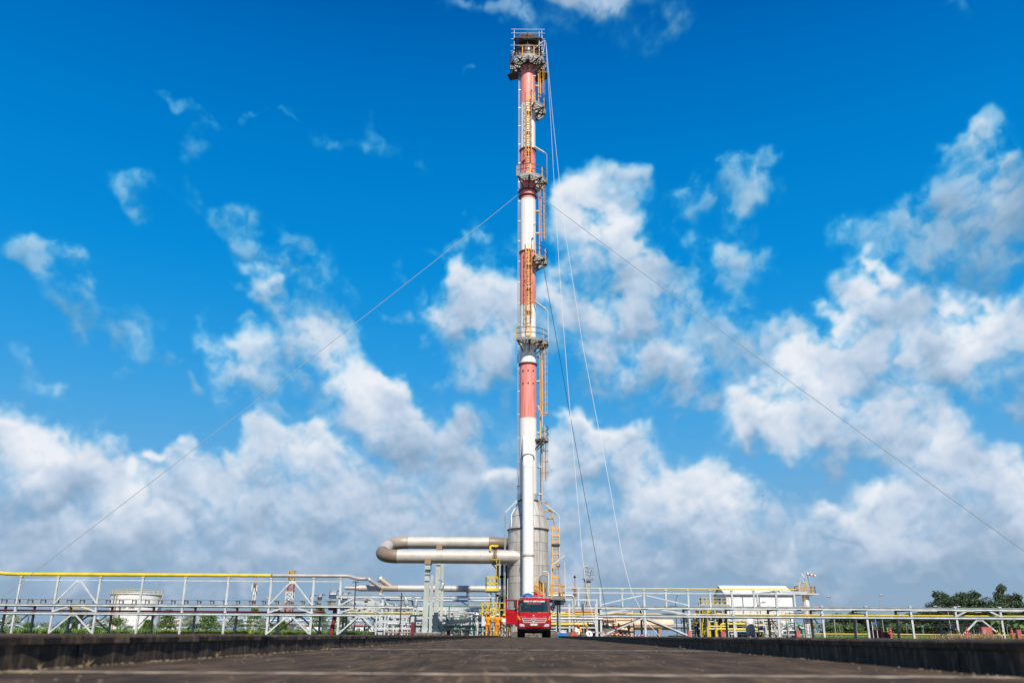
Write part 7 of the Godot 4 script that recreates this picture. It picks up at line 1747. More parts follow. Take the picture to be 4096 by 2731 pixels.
func person(label: String, o: Vector3, turn: float, j: Dictionary, cl: Dictionary) -> Node3D:
	# joints in metres, the figure facing +z; whatever is not given stands at ease
	var p := thing("person", label, "person", o, turn)
	var d := {"hip": V(0, 0.93, 0), "chest": V(0, 1.28, 0.0), "neck": V(0, 1.47, 0.0), "head": V(0, 1.585, 0.025), "kl": V(-0.11, 0.50, 0.02), "kr": V(0.11, 0.50, 0.02), "al": V(-0.12, 0.09, -0.02), "ar": V(0.12, 0.09, -0.02), "el": V(-0.27, 1.12, -0.02), "er": V(0.27, 1.12, -0.02), "wl": V(-0.27, 0.88, 0.07), "wr": V(0.27, 0.88, 0.07), "yaw": 0.0}
	d.merge(j, true)
	var top: Color = cl.top; var low: Color = cl.low; var slv: Color = cl.get("sleeve", top); var skin: Color = Color(0.35, 0.19, 0.12); var boot: Color = Color(0.025, 0.022, 0.02)
	var up: Vector3 = (d.chest - d.hip).normalized(); var sx: Vector3 = V(cos(d.yaw), 0, -sin(d.yaw))
	var sl: Vector3 = d.neck - up * 0.07 - sx * 0.185; var sr: Vector3 = d.neck - up * 0.07 + sx * 0.185
	var hl: Vector3 = d.hip - V(0.095, 0.03, 0); var hr: Vector3 = d.hip + V(0.095, -0.03, 0)
	var mid: Vector3 = (d.hip + d.chest) * 0.5
	var parts := [
		[d.hip - V(0.06, 0, 0), d.hip + V(0.06, 0, 0), 0.135, 0.135, low], [d.hip, mid, 0.135, 0.13, top], [mid, d.chest, 0.135, 0.155, top], [d.chest - sx * 0.07, d.chest + sx * 0.07, 0.125, 0.125, top], [sl, sr, 0.075, 0.075, top],
		[d.neck - up * 0.06, d.head - up * 0.05, 0.062, 0.058, skin], [d.head - V(0, 0.015, 0), d.head + V(0, 0.03, -0.01), 0.085, 0.092, skin], [d.head + V(0, -0.07, 0.045), d.head + V(0, -0.055, 0.04), 0.045, 0.05, skin],
		[sl, d.el, 0.072, 0.056, slv], [d.el, d.wl, 0.056, 0.042, slv], [sr, d.er, 0.072, 0.056, slv], [d.er, d.wr, 0.056, 0.042, slv],
		[hl, d.kl, 0.11, 0.078, low], [d.kl, d.al, 0.078, 0.062, low], [hr, d.kr, 0.11, 0.078, low], [d.kr, d.ar, 0.078, 0.062, low],
		[d.al - V(0, 0.03, 0.02), d.al + V(-0.02, -0.045, 0.15), 0.05, 0.042, boot], [d.ar - V(0, 0.03, 0.02), d.ar + V(0.02, -0.045, 0.15), 0.05, 0.042, boot]]
	var g := body_mesh(parts, 0.03, G())
	fingers(g, d.wl, (d.wl - d.el).normalized(), V(0, 0, 1), skin); fingers(g, d.wr, (d.wr - d.er).normalized(), V(0, 0, 1), skin)
	var hd := Basis(Vector3.UP, d.yaw + d.get("look", 0.0)); var ho: Vector3 = d.head
	g.tint = skin
	g.ball(ho + hd * V(0, -0.02, 0.105), V(0.014, 0.026, 0.022), 8); g.ball(ho + hd * V(0.092, -0.01, 0), V(0.015, 0.032, 0.022), 8); g.ball(ho + hd * V(-0.092, -0.01, 0), V(0.015, 0.032, 0.022), 8)
	g.tint = Color(0.25, 0.08, 0.06); g.ball(ho + hd * V(0, -0.062, 0.094), V(0.024, 0.007, 0.01), 8)
	g.tint = Color(0.02, 0.015, 0.012)
	for s in [-1, 1]: g.ball(ho + hd * V(0.034 * s, 0.012, 0.088), V(0.013, 0.008, 0.008), 8)
	g.tint = Color(1, 1, 1)
	put("body", g, "figure", p)
	put("hair", G().ball(ho + hd * V(0, 0.0, -0.035), V(0.1, 0.105, 0.09), 12), "hair", p)
	if cl.has("helmet"):
		var he := Node3D.new(); he.name = "helmet"; he.transform = Transform3D(hd, ho + V(0, 0.045, 0)); p.add_child(he, true)
		put("shell", G().ball(V(0, 0.0, -0.005), V(0.122, 0.125, 0.145), 18, PI / 2, 0.0).box(V(0, 0.115, -0.01), V(0.035, 0.03, 0.18)), cl.helmet, he)
		put("brim", G().sector(V(0, 0.012, 0), 0.09, 0.15, 0.014, 0, TAU, 20).sector(V(0, 0.01, 0.02), 0.1, 0.185, 0.012, -0.8, 0.8, 8), cl.helmet, he)
	if cl.get("bands", true):
		for s in [["kl", "al"], ["kr", "ar"]]:
			var c: Vector3 = (d[s[0]] as Vector3).lerp(d[s[1]], 0.45); var ax: Vector3 = (d[s[1]] - d[s[0]]).normalized()
			put("reflective_band", G().tube(c - ax * 0.025, c + ax * 0.025, 0.083, 12, -1.0, false), "silver_tape", p)
	return p

func make_people() -> void:
	var orange := Color(0.66, 0.235, 0.012); var drab := Color(0.40, 0.38, 0.33)
	var suit := {"top": orange, "low": orange}
	# turn: 0 faces the viewer, PI shows the back
	var p1 := person("person in grey vest and navy sleeves with white helmet reaching to the cabinet", V(-2.60, 0, -69.2), PI / 2 + 0.25, {"el": V(-0.2, 1.25, 0.22), "wl": V(-0.1, 1.36, 0.45), "er": V(0.26, 1.18, -0.12), "wr": V(0.2, 1.02, 0.10), "kl": V(-0.1, 0.5, 0.05), "al": V(-0.1, 0.09, 0.02), "look": -0.2}, {"top": drab, "low": Color(0.46, 0.43, 0.37), "sleeve": Color(0.012, 0.025, 0.085), "helmet": "helmet_white", "bands": false})
	put("glove", G().ball(V(0.2, 0.98, 0.12), V(0.06, 0.05, 0.06), 10), "cloth_red", p1)
	person("person in orange coverall and red helmet, mid-stride, seen from behind", V(-1.72, 0, -69.0), PI - 0.35, {"kl": V(-0.13, 0.5, 0.14), "al": V(-0.2, 0.10, 0.26), "kr": V(0.1, 0.5, -0.02), "ar": V(0.10, 0.09, -0.10), "el": V(-0.3, 1.15, 0.06), "wl": V(-0.16, 1.05, 0.28), "er": V(0.3, 1.13, 0.0), "wr": V(0.26, 0.96, 0.2)}, {"top": orange, "low": orange, "helmet": "helmet_red"})
	person("person in orange coverall and white helmet with back to the viewer", V(-0.98, 0, -69.3), PI + 0.15, {"el": V(-0.3, 1.14, 0.08), "wl": V(-0.2, 1.02, 0.3), "er": V(0.3, 1.14, 0.08), "wr": V(0.2, 1.04, 0.3), "head": V(0.0, 1.575, 0.05)}, {"top": orange, "low": orange, "helmet": "helmet_white"})
	var p4 := person("person in yellow helmet half hidden behind the bicycle and open truck door", V(-0.52, 0, -70.2), 0.4, {"el": V(-0.28, 1.16, 0.1), "wl": V(-0.12, 1.08, 0.3), "er": V(0.28, 1.16, 0.1), "wr": V(0.1, 1.05, 0.3), "head": V(0, 1.575, 0.06)}, {"top": Color(0.62, 0.3, 0.02), "low": Color(0.5, 0.48, 0.44), "helmet": "helmet_yellow"})
	put("vest", G().lathe([Vector2(0.17, 0.95), Vector2(0.2, 1.1), Vector2(0.2, 1.3), Vector2(0.16, 1.36)], 16), "cloth_white", p4)
	person("person in orange coverall stooping under the truck's open door", V(-0.04, 0, -66.3), PI / 2 - 0.2, {"hip": V(0, 0.92, -0.12), "chest": V(0, 1.12, 0.26), "neck": V(0, 1.14, 0.46), "head": V(0, 1.1, 0.58), "kl": V(-0.11, 0.5, 0.0), "kr": V(0.11, 0.5, -0.05), "al": V(-0.12, 0.09, -0.02), "ar": V(0.13, 0.09, -0.18), "el": V(-0.2, 0.85, 0.5), "wl": V(-0.12, 0.72, 0.7), "er": V(0.2, 0.85, 0.5), "wr": V(0.12, 0.72, 0.7)}, suit)
	var crouch := {"hip": V(0, 0.30, -0.1), "chest": V(0, 0.58, 0.06), "neck": V(0, 0.74, 0.1), "head": V(0, 0.82, 0.15), "kl": V(-0.16, 0.46, 0.28), "kr": V(0.16, 0.46, 0.28), "al": V(-0.15, 0.09, 0.06), "ar": V(0.15, 0.09, 0.06), "el": V(-0.26, 0.50, 0.2), "wl": V(-0.14, 0.42, 0.42), "er": V(0.26, 0.50, 0.2), "wr": V(0.14, 0.42, 0.42)}
	person("person with red helmet crouching behind the white sack and pallets", V(5.32, 0, -70.6), 0.3, crouch, {"top": orange, "low": orange, "helmet": "helmet_red", "bands": false})
	person("person in red helmet and dark clothes squatting by the concrete anchor block", V(10.75, 0, -90), -1.2, crouch, {"top": Color(0.05, 0.06, 0.09), "low": Color(0.6, 0.2, 0.02), "helmet": "helmet_red", "bands": false})
	person("tiny distant bareheaded person in orange squatting under the receding racks", V(-22.6, 0, -150), 0.2, crouch, {"top": orange, "low": orange, "bands": false})
	var pp := thing("paper_sheet", "white sheet of paper held by the worker in the red helmet", "paper", V(-1.99, 1.06, -69.05), 0.25)
	put("sheet", G().box(Vector3.ZERO, V(0.24, 0.32, 0.006), Basis(Vector3.BACK, 0.2)), "white_paint", pp)
	# the bicycle
	var b := thing("bicycle", "old city bicycle propped on the road beside the truck's open door", "bicycle", V(-0.33, 0, -62.4), 0.98)
	for x in [-0.53, 0.53]:
		var w := Node3D.new(); w.name = "wheel"; w.position = V(x, 0.335, 0); w.rotation.y = 0.35 if x > 0 else 0.0; b.add_child(w, true)
		put("tyre", G().path(arc_points(Vector3.ZERO, V(0.315, 0, 0), V(0, 0.315, 0), TAU, 32), 0.024, 8), "rubber", w)
		put("rim", G().path(arc_points(Vector3.ZERO, V(0.29, 0, 0), V(0, 0.29, 0), TAU, 32), 0.011, 6), "chrome", w)
		var sp := G()
		for k in 18: sp.tube(Vector3.ZERO, V(cos(k * TAU / 18) * 0.29, sin(k * TAU / 18) * 0.29, 0), 0.0025, 3, -1.0, false)
		put("spokes", sp, "galv", w).set_meta("kind", "stuff")
		put("mudguard", G().path(arc_points(Vector3.ZERO, V(0.345, 0, 0), V(0, 0.345, 0), 2.6, 16), 0.024, 5), "steel_dark", w)
	put("frame", G().path([V(-0.53, 0.335, 0), V(-0.08, 0.3, 0), V(0.38, 0.62, 0)], 0.018, 8).path([V(-0.53, 0.335, 0), V(-0.2, 0.72, 0), V(-0.08, 0.3, 0)], 0.016, 8).path([V(-0.2, 0.7, 0), V(0.36, 0.72, 0)], 0.017, 8), "bike_green", b)
	put("fork", G().path([V(0.53, 0.335, 0), V(0.42, 0.62, 0), V(0.35, 0.92, 0)], 0.017, 8), "bike_green", b)
	put("handlebar", G().path(bent([V(0.2, 1.0, -0.28), V(0.36, 0.98, -0.12), V(0.36, 0.94, 0), V(0.36, 0.98, 0.12), V(0.2, 1.0, 0.28)], 0.06), 0.014, 8), "chrome", b)
	put("saddle", G().ball(V(-0.23, 0.82, 0), V(0.14, 0.05, 0.09), 12).tube(V(-0.2, 0.7, 0), V(-0.22, 0.8, 0), 0.014, 6), "rubber", b)
	put("basket", G().box(V(0.55, 0.80, 0), V(0.26, 0.22, 0.32)), "steel_dark", b)
	put("carrier", G().box(V(-0.55, 0.7, 0), V(0.36, 0.02, 0.14)).tube(V(-0.53, 0.335, 0.05), V(-0.6, 0.7, 0.05), 0.008, 5).tube(V(-0.53, 0.335, -0.05), V(-0.6, 0.7, -0.05), 0.008, 5), "galv", b)
	put("pedal", G().tube(V(-0.08, 0.3, 0.05), V(0.05, 0.2, 0.08), 0.012, 6).box(V(0.05, 0.2, 0.14), V(0.09, 0.025, 0.09)), "galv", b)
	put("pedal", G().tube(V(-0.08, 0.3, -0.05), V(-0.2, 0.4, -0.08), 0.012, 6).box(V(-0.2, 0.4, -0.14), V(0.09, 0.025, 0.09)), "galv", b)
	put("chain_guard", G().tube(V(-0.08, 0.3, 0.035), V(-0.08, 0.3, 0.055), 0.1, 18), "steel_dark", b)
	put("kickstand", G().tube(V(-0.3, 0.3, 0.04), V(-0.25, 0.01, 0.2), 0.01, 6), "galv", b)

# ---------------------------------------------------------------- planting
func leafage(g: Geo, rng: RandomNumberGenerator, o: Vector3, r: Vector3, n: int, s: float, droop := 0.0) -> void: # leaves through a lump of crown, denser towards its skin
	for k in n:
		var d := V(rng.randfn(), rng.randfn(), rng.randfn()).normalized()
		var p := o + d * r * pow(rng.randf(), 0.4)
		var u := (d + V(rng.randfn(), rng.randfn() - droop, rng.randfn()) * 0.8).normalized()
		var w := u.cross(V(rng.randfn(), rng.randfn(), rng.randfn())).normalized()
		var l := s * rng.randf_range(0.6, 1.3)
		var tint := rng.randf_range(0.65, 1.35)
		g.tint = Color(tint * rng.randf_range(0.85, 1.2), tint, tint * rng.randf_range(0.8, 1.1))
		g.tri3(p, p + u * l + w * l * 0.33, p + u * l * 1.1 - w * l * 0.33)
	g.tint = Color(1, 1, 1)

func tree_shape(seed_: int, kind: String) -> Array: # [crown mesh, trunk mesh], about 10 m tall
	var rng := RandomNumberGenerator.new(); rng.seed = seed_
	var c := G(); var t := G()
	t.path([V(0, 0, 0), V(0.1, 2.0, 0), V(-0.1, 4.5, 0.1), V(0.1, 7.0, 0)], 0.2, 8)
	match kind:
		"dense":
			for k in 26:
				var a := rng.randf() * TAU; var h := rng.randf_range(0.12, 0.93); var w := sin(PI * pow(h, 0.75)) * 3.4 + 0.5
				var o := V(cos(a) * w * rng.randf_range(0.3, 0.95), h * 9.4, sin(a) * w * rng.randf_range(0.3, 0.95))
				leafage(c, rng, o, V(1.5, 1.1, 1.5) * rng.randf_range(0.7, 1.15), 330, 0.34)
				if k % 3 == 0: t.path([V(0, h * 6.0, 0), o * V(0.6, 0.85, 0.6), o], 0.07, 5)
		"feathery": # bamboo-like plumes that arch over
			for k in 20:
				var a := rng.randf() * TAU; var h := rng.randf_range(5.5, 10.6); var out_ := rng.randf_range(0.8, 3.4)
				var e := V(cos(a) * out_, h, sin(a) * out_)
				var st := [V(cos(a) * 0.4, 0, sin(a) * 0.4), e * V(0.35, 0.55, 0.35), e * V(0.75, 0.97, 0.75), e, e + V(cos(a) * 0.9, -0.7, sin(a) * 0.9)]
				t.path(st, 0.05, 5)
				for s in 9:
					var q: Vector3 = (st[1] as Vector3).lerp(st[2], s / 4.5) if s < 5 else (st[2] as Vector3).lerp(st[4], (s - 4.5) / 4.5)
					leafage(c, rng, q, V(0.85, 0.6, 0.85), 75, 0.42, 1.3)
			for k in 10: leafage(c, rng, V(rng.randf_range(-2.2, 2.2), rng.randf_range(0.6, 4.5), rng.randf_range(-2, 2)), V(1.3, 1.2, 1.3), 210, 0.36)
		"bush":
			for k in 12: leafage(c, rng, V(rng.randf_range(-2.6, 2.6), rng.randf_range(0.8, 3.6), rng.randf_range(-1.5, 1.5)), V(1.2, 1.0, 1.2), 230, 0.30)
	return [c.mesh(), t.mesh()]

func tree(called: String, shape: Array, label: String, cat: String, o: Vector3, s: Vector3, turn: float, m: String, group := "") -> void:
	var r := thing(called, label, cat, o, turn, group)
	var a := put("crown", shape[0], m, r); var b := put("trunk", shape[1], "bark", r)
	a.scale = s; b.scale = s

func fan_palm(o: Vector3, s: float, seed_: int, label: String) -> void:
	var p := thing("fan_palm", label, "palm", o, seed_ * 1.3, "silver fan palms in the garden")
	var rng := RandomNumberGenerator.new(); rng.seed = seed_
	put("trunk", G().tube(V(0, 0, 0), V(0, 0.9 * s, 0), 0.22 * s, 10, 0.16 * s), "bark", p)
	for k in 24:
		var a := k * 2.4 + rng.randf() * 0.4; var e := rng.randf_range(-0.1, 1.45)
		var d := V(cos(a) * cos(e), sin(e), sin(a) * cos(e)); var b := V(0, 0.95 * s, 0); var h := b + d * 0.8 * s
		var g := G()
		g.path([b, h], 0.025 * s, 4, false)
		var sd := d.cross(Vector3.UP if absf(d.y) < 0.9 else Vector3.RIGHT).normalized(); var n := sd.cross(d)
		for f in 15:
			var q := -1.75 + 3.5 * f / 14.0; var q2 := q + 0.22
			var t0 := d * cos(q) + sd * sin(q); var t1 := d * cos(q2) + sd * sin(q2); var l := 0.95 * s * rng.randf_range(0.85, 1.05)
			var m := h + (t0 + t1) * 0.5 * l * 0.62 + n * 0.05 * s
			g.tri3(h, h + t0 * l * 0.6, m); g.tri3(h, m, h + t1 * l * 0.6)
			g.tri3(h + t0 * l * 0.6, h + (t0 + t1) * 0.5 * l - n * 0.12 * s, m); g.tri3(m, h + (t0 + t1) * 0.5 * l - n * 0.12 * s, h + t1 * l * 0.6)
		put("frond", g, "silver_leaf" if k % 3 else "silver_leaf_b", p)

func tiered_tree(o: Vector3, h: float, w: float, seed_: int, label: String) -> void:
	var t := thing("tiered_tree", label, "tree", o, 0.0, "young tiered trees in the garden")
	var rng := RandomNumberGenerator.new(); rng.seed = seed_
	put("trunk", G().tube(Vector3.ZERO, V(0.05, h, 0), 0.09, 8, 0.03), "bark_pale", t)
	for k in 5:
		var y := h * lerpf(0.36, 0.97, k / 4.0); var r := w * lerpf(1.0, 0.32, k / 4.0) * rng.randf_range(0.85, 1.1)
		var g := G(); var br := G()
		for a in 7:
			var q := a * TAU / 7.0 + rng.randf() * 0.5
			var e := V(cos(q) * r, y + 0.12 * h * rng.randf_range(-0.1, 0.5), sin(q) * r)
			br.path([V(0.02, y - 0.1, 0), e], 0.02, 4, false)
			leafage(g, rng, V(cos(q) * r * 0.6, lerpf(y, e.y, 0.6), sin(q) * r * 0.6), V(r * 0.42, 0.05 + 0.012 * h, r * 0.42), 58, 0.24)
		put("leaf_tier", g, "leaf_young", t); put("branches", br, "bark", t)

func banana(o: Vector3, s: float, seed_: int, label: String) -> void:
	var b := thing("banana_plant", label, "plant", o, 0.0, "banana plants under the trees")
	var rng := RandomNumberGenerator.new(); rng.seed = seed_
	put("stem", G().tube(Vector3.ZERO, V(0, 2.0 * s, 0), 0.16 * s, 10, 0.1 * s), "leaf_banana", b)
	for k in 9:
		var a := k * 2.4 + rng.randf(); var l := rng.randf_range(1.8, 2.6) * s; var g := G(); var prev := V(0, 1.9 * s, 0); var el := rng.randf_range(0.7, 1.4); var dir := V(cos(a), 0, sin(a)); var side := V(-sin(a), 0, cos(a))
		var pw := 0.05
		for i in 6:
			var q := el - i * 0.34; var nx := prev + (dir * cos(q) + V(0, sin(q), 0)) * l / 6.0; var w := sin(PI * (i + 1.2) / 7.4) * 0.32 * s
			g.face(prev - side * pw, nx - side * w, nx + V(0, 0.05, 0), prev + V(0, 0.04, 0)); g.face(prev + V(0, 0.04, 0), nx + V(0, 0.05, 0), nx + side * w, prev + side * pw)
			prev = nx; pw = w
		put("leaf", g, "leaf_banana" if k % 3 else "leaf_young", b)

func make_green() -> void:
	var rng := RandomNumberGenerator.new(); rng.seed = 77
	var dense := [tree_shape(1, "dense"), tree_shape(2, "dense"), tree_shape(3, "dense")]
	var fea := [tree_shape(4, "feathery"), tree_shape(8, "feathery")]
	var bush := tree_shape(6, "bush")
	# the wood on the right: x, distance, height/10, width, shape
	var wood := [[74.5, 205, 0.44, 1, 0, "leaf_dark"], [79, 200, 0.5, 1.1, 1, "leaf_dark"], [82.5, 204, 0.56, 1, 2, "leaf_dark"], [86, 200, 0.48, 1.2, 0, "leaf_dark"], [89.5, 206, 0.52, 1.3, 1, "leaf_mid"], [94, 204, 0.7, 1, 2, "leaf_dark"], [98, 204, 0.88, 0.85, 0, "leaf_dark"], [101.5, 208, 1, 1.1, 3, "leaf_feather"], [104, 206, 0.98, 1.1, 1, "leaf_feather"], [107, 196, 0.82, 1.3, 2, "leaf_mid"], [113.6, 206, 1.14, 0.72, 3, "leaf_feather"], [110.5, 203, 0.92, 1.1, 0, "leaf_dark"], [116.8, 206, 0.95, 0.8, 4, "leaf_feather"], [119.5, 204, 0.82, 1.3, 2, "leaf_dark"], [102, 197, 0.72, 1.3, 1, "leaf_mid"], [97, 196, 0.56, 1.2, 0, "leaf_dark"], [108, 208, 1, 1.2, 4, "leaf_feather"]]
	var names := ["dark rounded tree at the left end of the right-hand wood", "dark tree second from the left end of the right-hand wood", "dark tree whose top shows just left of the double lamp", "low dark tree right behind the double-armed lamp post", "mid green tree between the lone lamp and the taller trees", "dark tree where the wood starts to rise above the rack", "dark full-crowned tree left of the highest plumes", "feathery tree at the left of the high group", "rounded grey-green tree in the middle of the high group", "bright mid green tree in front of the feathery group", "tallest feathery tree with a plume standing above the rest", "dark tree left of the tallest plume", "feathery tree leaning out right of the tallest plume", "dark tree at the right edge of the view", "mid green tree low in front of the high group's left side", "low dark tree in front of the rising wood", "feathery tree behind the middle of the high group"]
	for i in wood.size():
		var w: Array = wood[i]
		tree("wood_tree", dense[w[4]] if w[4] < 3 else fea[w[4] - 3], names[i], "tree", V(w[0], 0, -w[1]), V(w[3], w[2], w[3]), i * 1.7, w[5], "trees of the right-hand wood")
	var feet := ["low dark tree at the wood's foot behind the small sign frame", "low dark tree behind the crimson equipment box", "low dark tree just right of the crimson equipment box", "low dark tree behind the foot of the double-armed lamp post", "low dark tree right behind the lone lamp post's foot", "low dark tree left of the hose coil hydrant", "low dark tree behind the hose coil hydrant", "low dark tree right of the hose coil hydrant", "low dark tree left of the faded hose cabinet with lettering", "low dark tree behind the faded hose cabinet with lettering", "low dark tree right of the lettered hose cabinet", "low dark tree behind the dark red hydrant", "low dark tree behind the narrow hose box", "low dark tree inside the right-hand braced bay", "low dark tree past the last braced bay on the right"]
	for i in 15: tree("wood_tree", dense[i % 3], feet[i], "tree", V(71.5 + 3.4 * i, 0, -(190.0 + 5.0 * hash01(i))), V(1.05, 0.40 + 0.16 * hash01(i + 40), 1.05), i * 2.3, "leaf_dark", "low trees at the foot of the wood")
	var low := [[63.5, 190, "bright bush left of the dark wood behind the platform vessel"], [67.5, 186, "pale green bushes under the wood's left end"], [71.5, 184, "leafy bush behind the small sign frame"], [78.5, 180, "bush at the foot of the dark wood behind the hydrant"], [58.8, 196, "small bush seen past the platform vessel"]]
	for i in low.size(): tree("bush", bush, low[i][2], "bush", V(low[i][0], 0, -low[i][1]), V(0.8, 0.68, 0.8), i * 2.1, "leaf_young", "bushes under the wood")
	var ban := [[66.5, 178, 0.85, "banana plant left of the fence behind the platform vessel"], [80.2, 174, 0.95, "banana plant behind the hose coil hydrant"], [100.5, 176, 1.2, "banana plant low at the right end behind the rack brace"], [103.5, 175, 1.25, "banana plant with drooping bright leaf at the right edge"], [97.5, 178, 1.25, "banana plant beside the last chevron brace on the right"], [75.0, 178, 0.8, "small banana plant behind the crimson box"]]
	for i in ban.size(): banana(V(ban[i][0], 0, -ban[i][1]), ban[i][2], 40 + i, ban[i][3])
	# the garden on the left
	var pal := [[-69.2, -138, 1.15, "silver fan palm behind the second post from the left"], [-57.6, -139, 1.0, "silver fan palm inside the first braced bay"], [-52.9, -150, 0.7, "low silver fan palm by the braced bay's right post"], [-38.2, -136, 1.15, "round silver fan palm right of the water tank"], [-44.6, -137, 1.1, "large silver fan palm left of the tank's small tiered tree"], [-34.5, -139, 1.05, "silver fan palm right of the largest tiered tree"], [-29.0, -150, 0.75, "small silver fan palm before the dark shed"], [-22.9, -152, 0.8, "small silver fan palm near the red riser pipe"], [-64.5, -150, 0.8, "low silver fan palm left of the far white building"], [-74.0, -146, 0.9, "silver fan palm at the far left edge"]]
	for i in pal.size(): fan_palm(V(pal[i][0] * absf(pal[i][1]) / 122.0 * 0.985, 0, pal[i][1]), pal[i][2], 60 + i, pal[i][3])
	var tie := [[-60.6, 165, 3.9, 2.6, "tiered tree left of the water tank behind the rack"], [-57.3, 150, 1.9, 1.9, "low tiered tree in front of the water tank"], [-47.6, 150, 3.7, 1.9, "slender tiered tree at the water tank's right edge"], [-50.2, 160, 2.2, 1.6, "small tiered tree between the tank and its right neighbour"], [-42.0, 140, 3.1, 2.5, "broad tiered tree with the fullest crown in the garden"], [-35.6, 172, 4.6, 2.2, "tiered tree with a thin pale stem before the dark shed"], [-26.5, 165, 4.6, 2.5, "dark tiered tree below the lattice tower"], [-23.2, 165, 3.0, 2.0, "tiered tree beside the last post of the left rack"], [-31.8, 170, 2.4, 2.0, "low tiered tree left of the lattice tower's foot"]]
	for i in tie.size(): tiered_tree(V(tie[i][0] * tie[i][1] / 122.0 * (0.985 if i != 1 else 0.98), 0, -tie[i][1]), tie[i][2], tie[i][3], 80 + i, tie[i][4])
	var hb := [[-74, 150, 0.9, 0.5, "dark bush at the far left behind the first posts"], [-70.5, 175, 1.1, 0.62, "wide bright green bush behind the first bay"], [-66.0, 190, 0.7, 0.5, "green bush left of the far white building"], [-60.2, 185, 0.7, 0.55, "dark bush behind the first braced bay"], [-53.6, 170, 0.7, 0.7, "dark green bush at the foot of the tank's left side"], [-33.0, 190, 0.8, 0.5, "bush in front of the dark shed"], [-14.5, 200, 1.3, 0.55, "green bushes seen through the legs of the receding racks"], [-8.0, 215, 1.0, 0.5, "distant bush between the receding racks and the duct column"]]
	for i in hb.size(): tree("bush", bush, hb[i][4], "bush", V(hb[i][0] * hb[i][1] / 122.0, 0, -hb[i][1]), V(hb[i][2], hb[i][3], hb[i][2]), i * 1.1, "leaf_mid" if i % 2 else "leaf_young", "bushes of the garden")
	var fw := G()
	for k in 120:
		leafage(fw, rng, V(-250 + k * 1.75, 1.2 + 0.5 * rng.randf(), -345 + rng.randf_range(-6, 6)), V(2.4, 1.5 + rng.randf() * 1.2, 1.5), 46, 0.75)
	for k in 40:
		leafage(fw, rng, V(62 + k * 2.0, 1.4, -300 + rng.randf_range(-6, 6)), V(2.4, 1.8 + rng.randf() * 1.2, 1.5), 46, 0.75)
	var ft := put("far_treeline", fw, "leaf_mid"); ft.set_meta("kind", "stuff"); tag(ft, "low far line of trees closing the horizon behind the plant", "trees")
	# grass, flowers and dry weeds that nobody could count
	var blade := G()
	for k in 7:
		var a := k * 0.9; var u := V(cos(a), 0, sin(a)); blade.tri3(u * 0.12 - u.rotated(Vector3.UP, 1.57) * 0.03, u * 0.12 + u.rotated(Vector3.UP, 1.57) * 0.03, u * 0.3 + V(0, 0.5 + 0.1 * (k % 3), 0))
	var bm := blade.mesh()
	for s in [["grass", -96, -22, 128, 185, 9000, 1.15, "grass", "bright green grass growing along the foot of the left racks", 1.0], ["grass", -34, 6, 128, 200, 3000, 0.8, "grass", "green grass between the receding rack legs", 1.0], ["dry_weeds", 53, 60, 107, 113, 110, 1.2, "dry_grass", "dry straw-coloured weeds round the hydrants", 1.0], ["flowers", -50, -38, 127, 133, 900, 0.75, "flower_yellow", "yellow leaved flowers in front of the silver palms", 1.0], ["grass", 45, 110, 140, 178, 4000, 0.8, "grass", "grass strip before the right-hand wood", 1.0]]:
		var mm := MultiMesh.new()
		mm.transform_format = MultiMesh.TRANSFORM_3D; mm.mesh = bm; mm.instance_count = s[5]
		for k in s[5]:
			var h: float = s[6] * rng.randf_range(0.55, 1.25)
			mm.set_instance_transform(k, Transform3D(Basis(Vector3.UP, rng.randf() * TAU).scaled(V(1.6, h, 1.6)), V(rng.randf_range(s[1], s[2]), 0, -rng.randf_range(s[3], s[4]))))
		var mi := MultiMeshInstance3D.new(); mi.multimesh = mm; mi.material_override = M[s[7]]; mi.name = numbered(s[0]); add_child(mi, true)
		mi.set_meta("kind", "stuff"); tag(mi, s[8], "grass" if s[0] != "flowers" else "flowers")
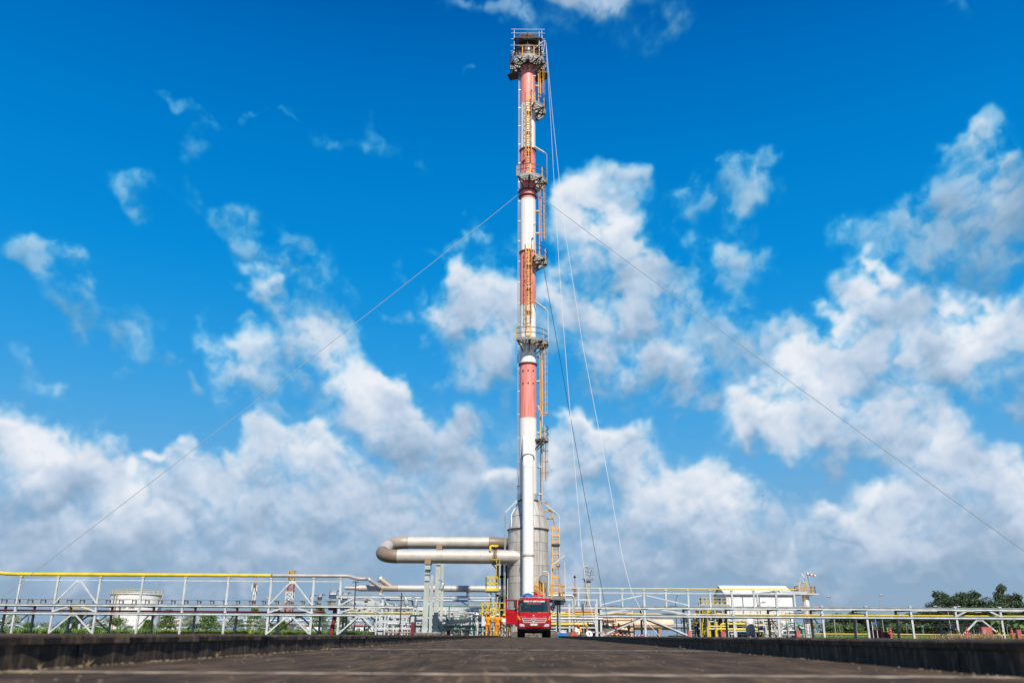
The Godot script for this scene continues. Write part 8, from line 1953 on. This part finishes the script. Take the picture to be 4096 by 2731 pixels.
	for k in 2: # birds, two of the specks in the sky over the right
		var b := thing("bird", ["dark bird gliding over the warehouse roof", "pale bird flying left of the windsock"][k], "bird", V([38.5, 36.0][k], [20.5, 10.9][k], -130))
		b.scale = Vector3.ONE * 0.35
		put("body", G().ball(Vector3.ZERO, V(0.12, 0.12, 0.4), 10).ball(V(0, 0.06, 0.42), V(0.09, 0.09, 0.12), 8).slab([V(-0.15, 0, -0.3), V(0.15, 0, -0.3), V(0.2, 0, -0.7), V(-0.2, 0, -0.7)], V(0, -0.02, 0)), "black_steel" if k == 0 else "white_paint", b)
		for s in [-1, 1]: put("wing", G().slab([V(0.08 * s, 0.05, 0.2), V(0.5 * s, 0.28, 0.25), V(1.0 * s, 0.12, -0.05), V(0.5 * s, 0.22, -0.15), V(0.08 * s, 0.05, -0.2)] if s < 0 else [V(0.08, 0.05, -0.2), V(0.5, 0.22, -0.15), V(1.0, 0.12, -0.05), V(0.5, 0.28, 0.25), V(0.08, 0.05, 0.2)], V(0, -0.02, 0)), "black_steel" if k == 0 else "white_paint", b)

func _ready() -> void:
	# camera, sky, sun, exposure
	var cam := Camera3D.new()
	cam.name = "camera"
	cam.position = Vector3(0, 0.12, 0)
	cam.rotation = Vector3(deg_to_rad(19.139), 0, 0.006)
	var lens := CameraAttributesPhysical.new()
	lens.frustum_focal_length = 29.79
	lens.frustum_focus_distance = 66.0
	lens.exposure_aperture = 2.8
	lens.frustum_near = 0.05
	lens.frustum_far = 4000.0
	cam.attributes = lens
	cam.fov = 43.879
	cam.near = 0.05
	cam.far = 4000.0
	add_child(cam)
	var env := Environment.new()
	env.background_mode = Environment.BG_SKY
	env.sky = make_sky()
	env.tonemap_mode = Environment.TONE_MAPPER_LINEAR
	env.tonemap_exposure = 1.3
	env.sdfgi_enabled = true; env.ssao_enabled = true; env.ssil_enabled = true
	var we := WorldEnvironment.new()
	we.name = "world_environment"
	we.environment = env
	add_child(we)
	var sun := DirectionalLight3D.new()
	sun.name = "sun"
	sun.light_color = Color(1.0, 0.96, 0.90)
	sun.light_energy = 1.6
	sun.light_angular_distance = 0.5
	sun.shadow_enabled = true
	sun.rotation = Vector3(deg_to_rad(-47.0), deg_to_rad(11.0), 0)
	add_child(sun)
	make_materials()
	# large structure
	make_ground()
	make_stack()
	make_duct()
	make_left_steel()
	make_racks()
	make_far()
	make_units()
	# objects and planting
	make_truck()
	make_people()
	make_green()
	make_right_side()
	make_scaffold()
	make_wires()
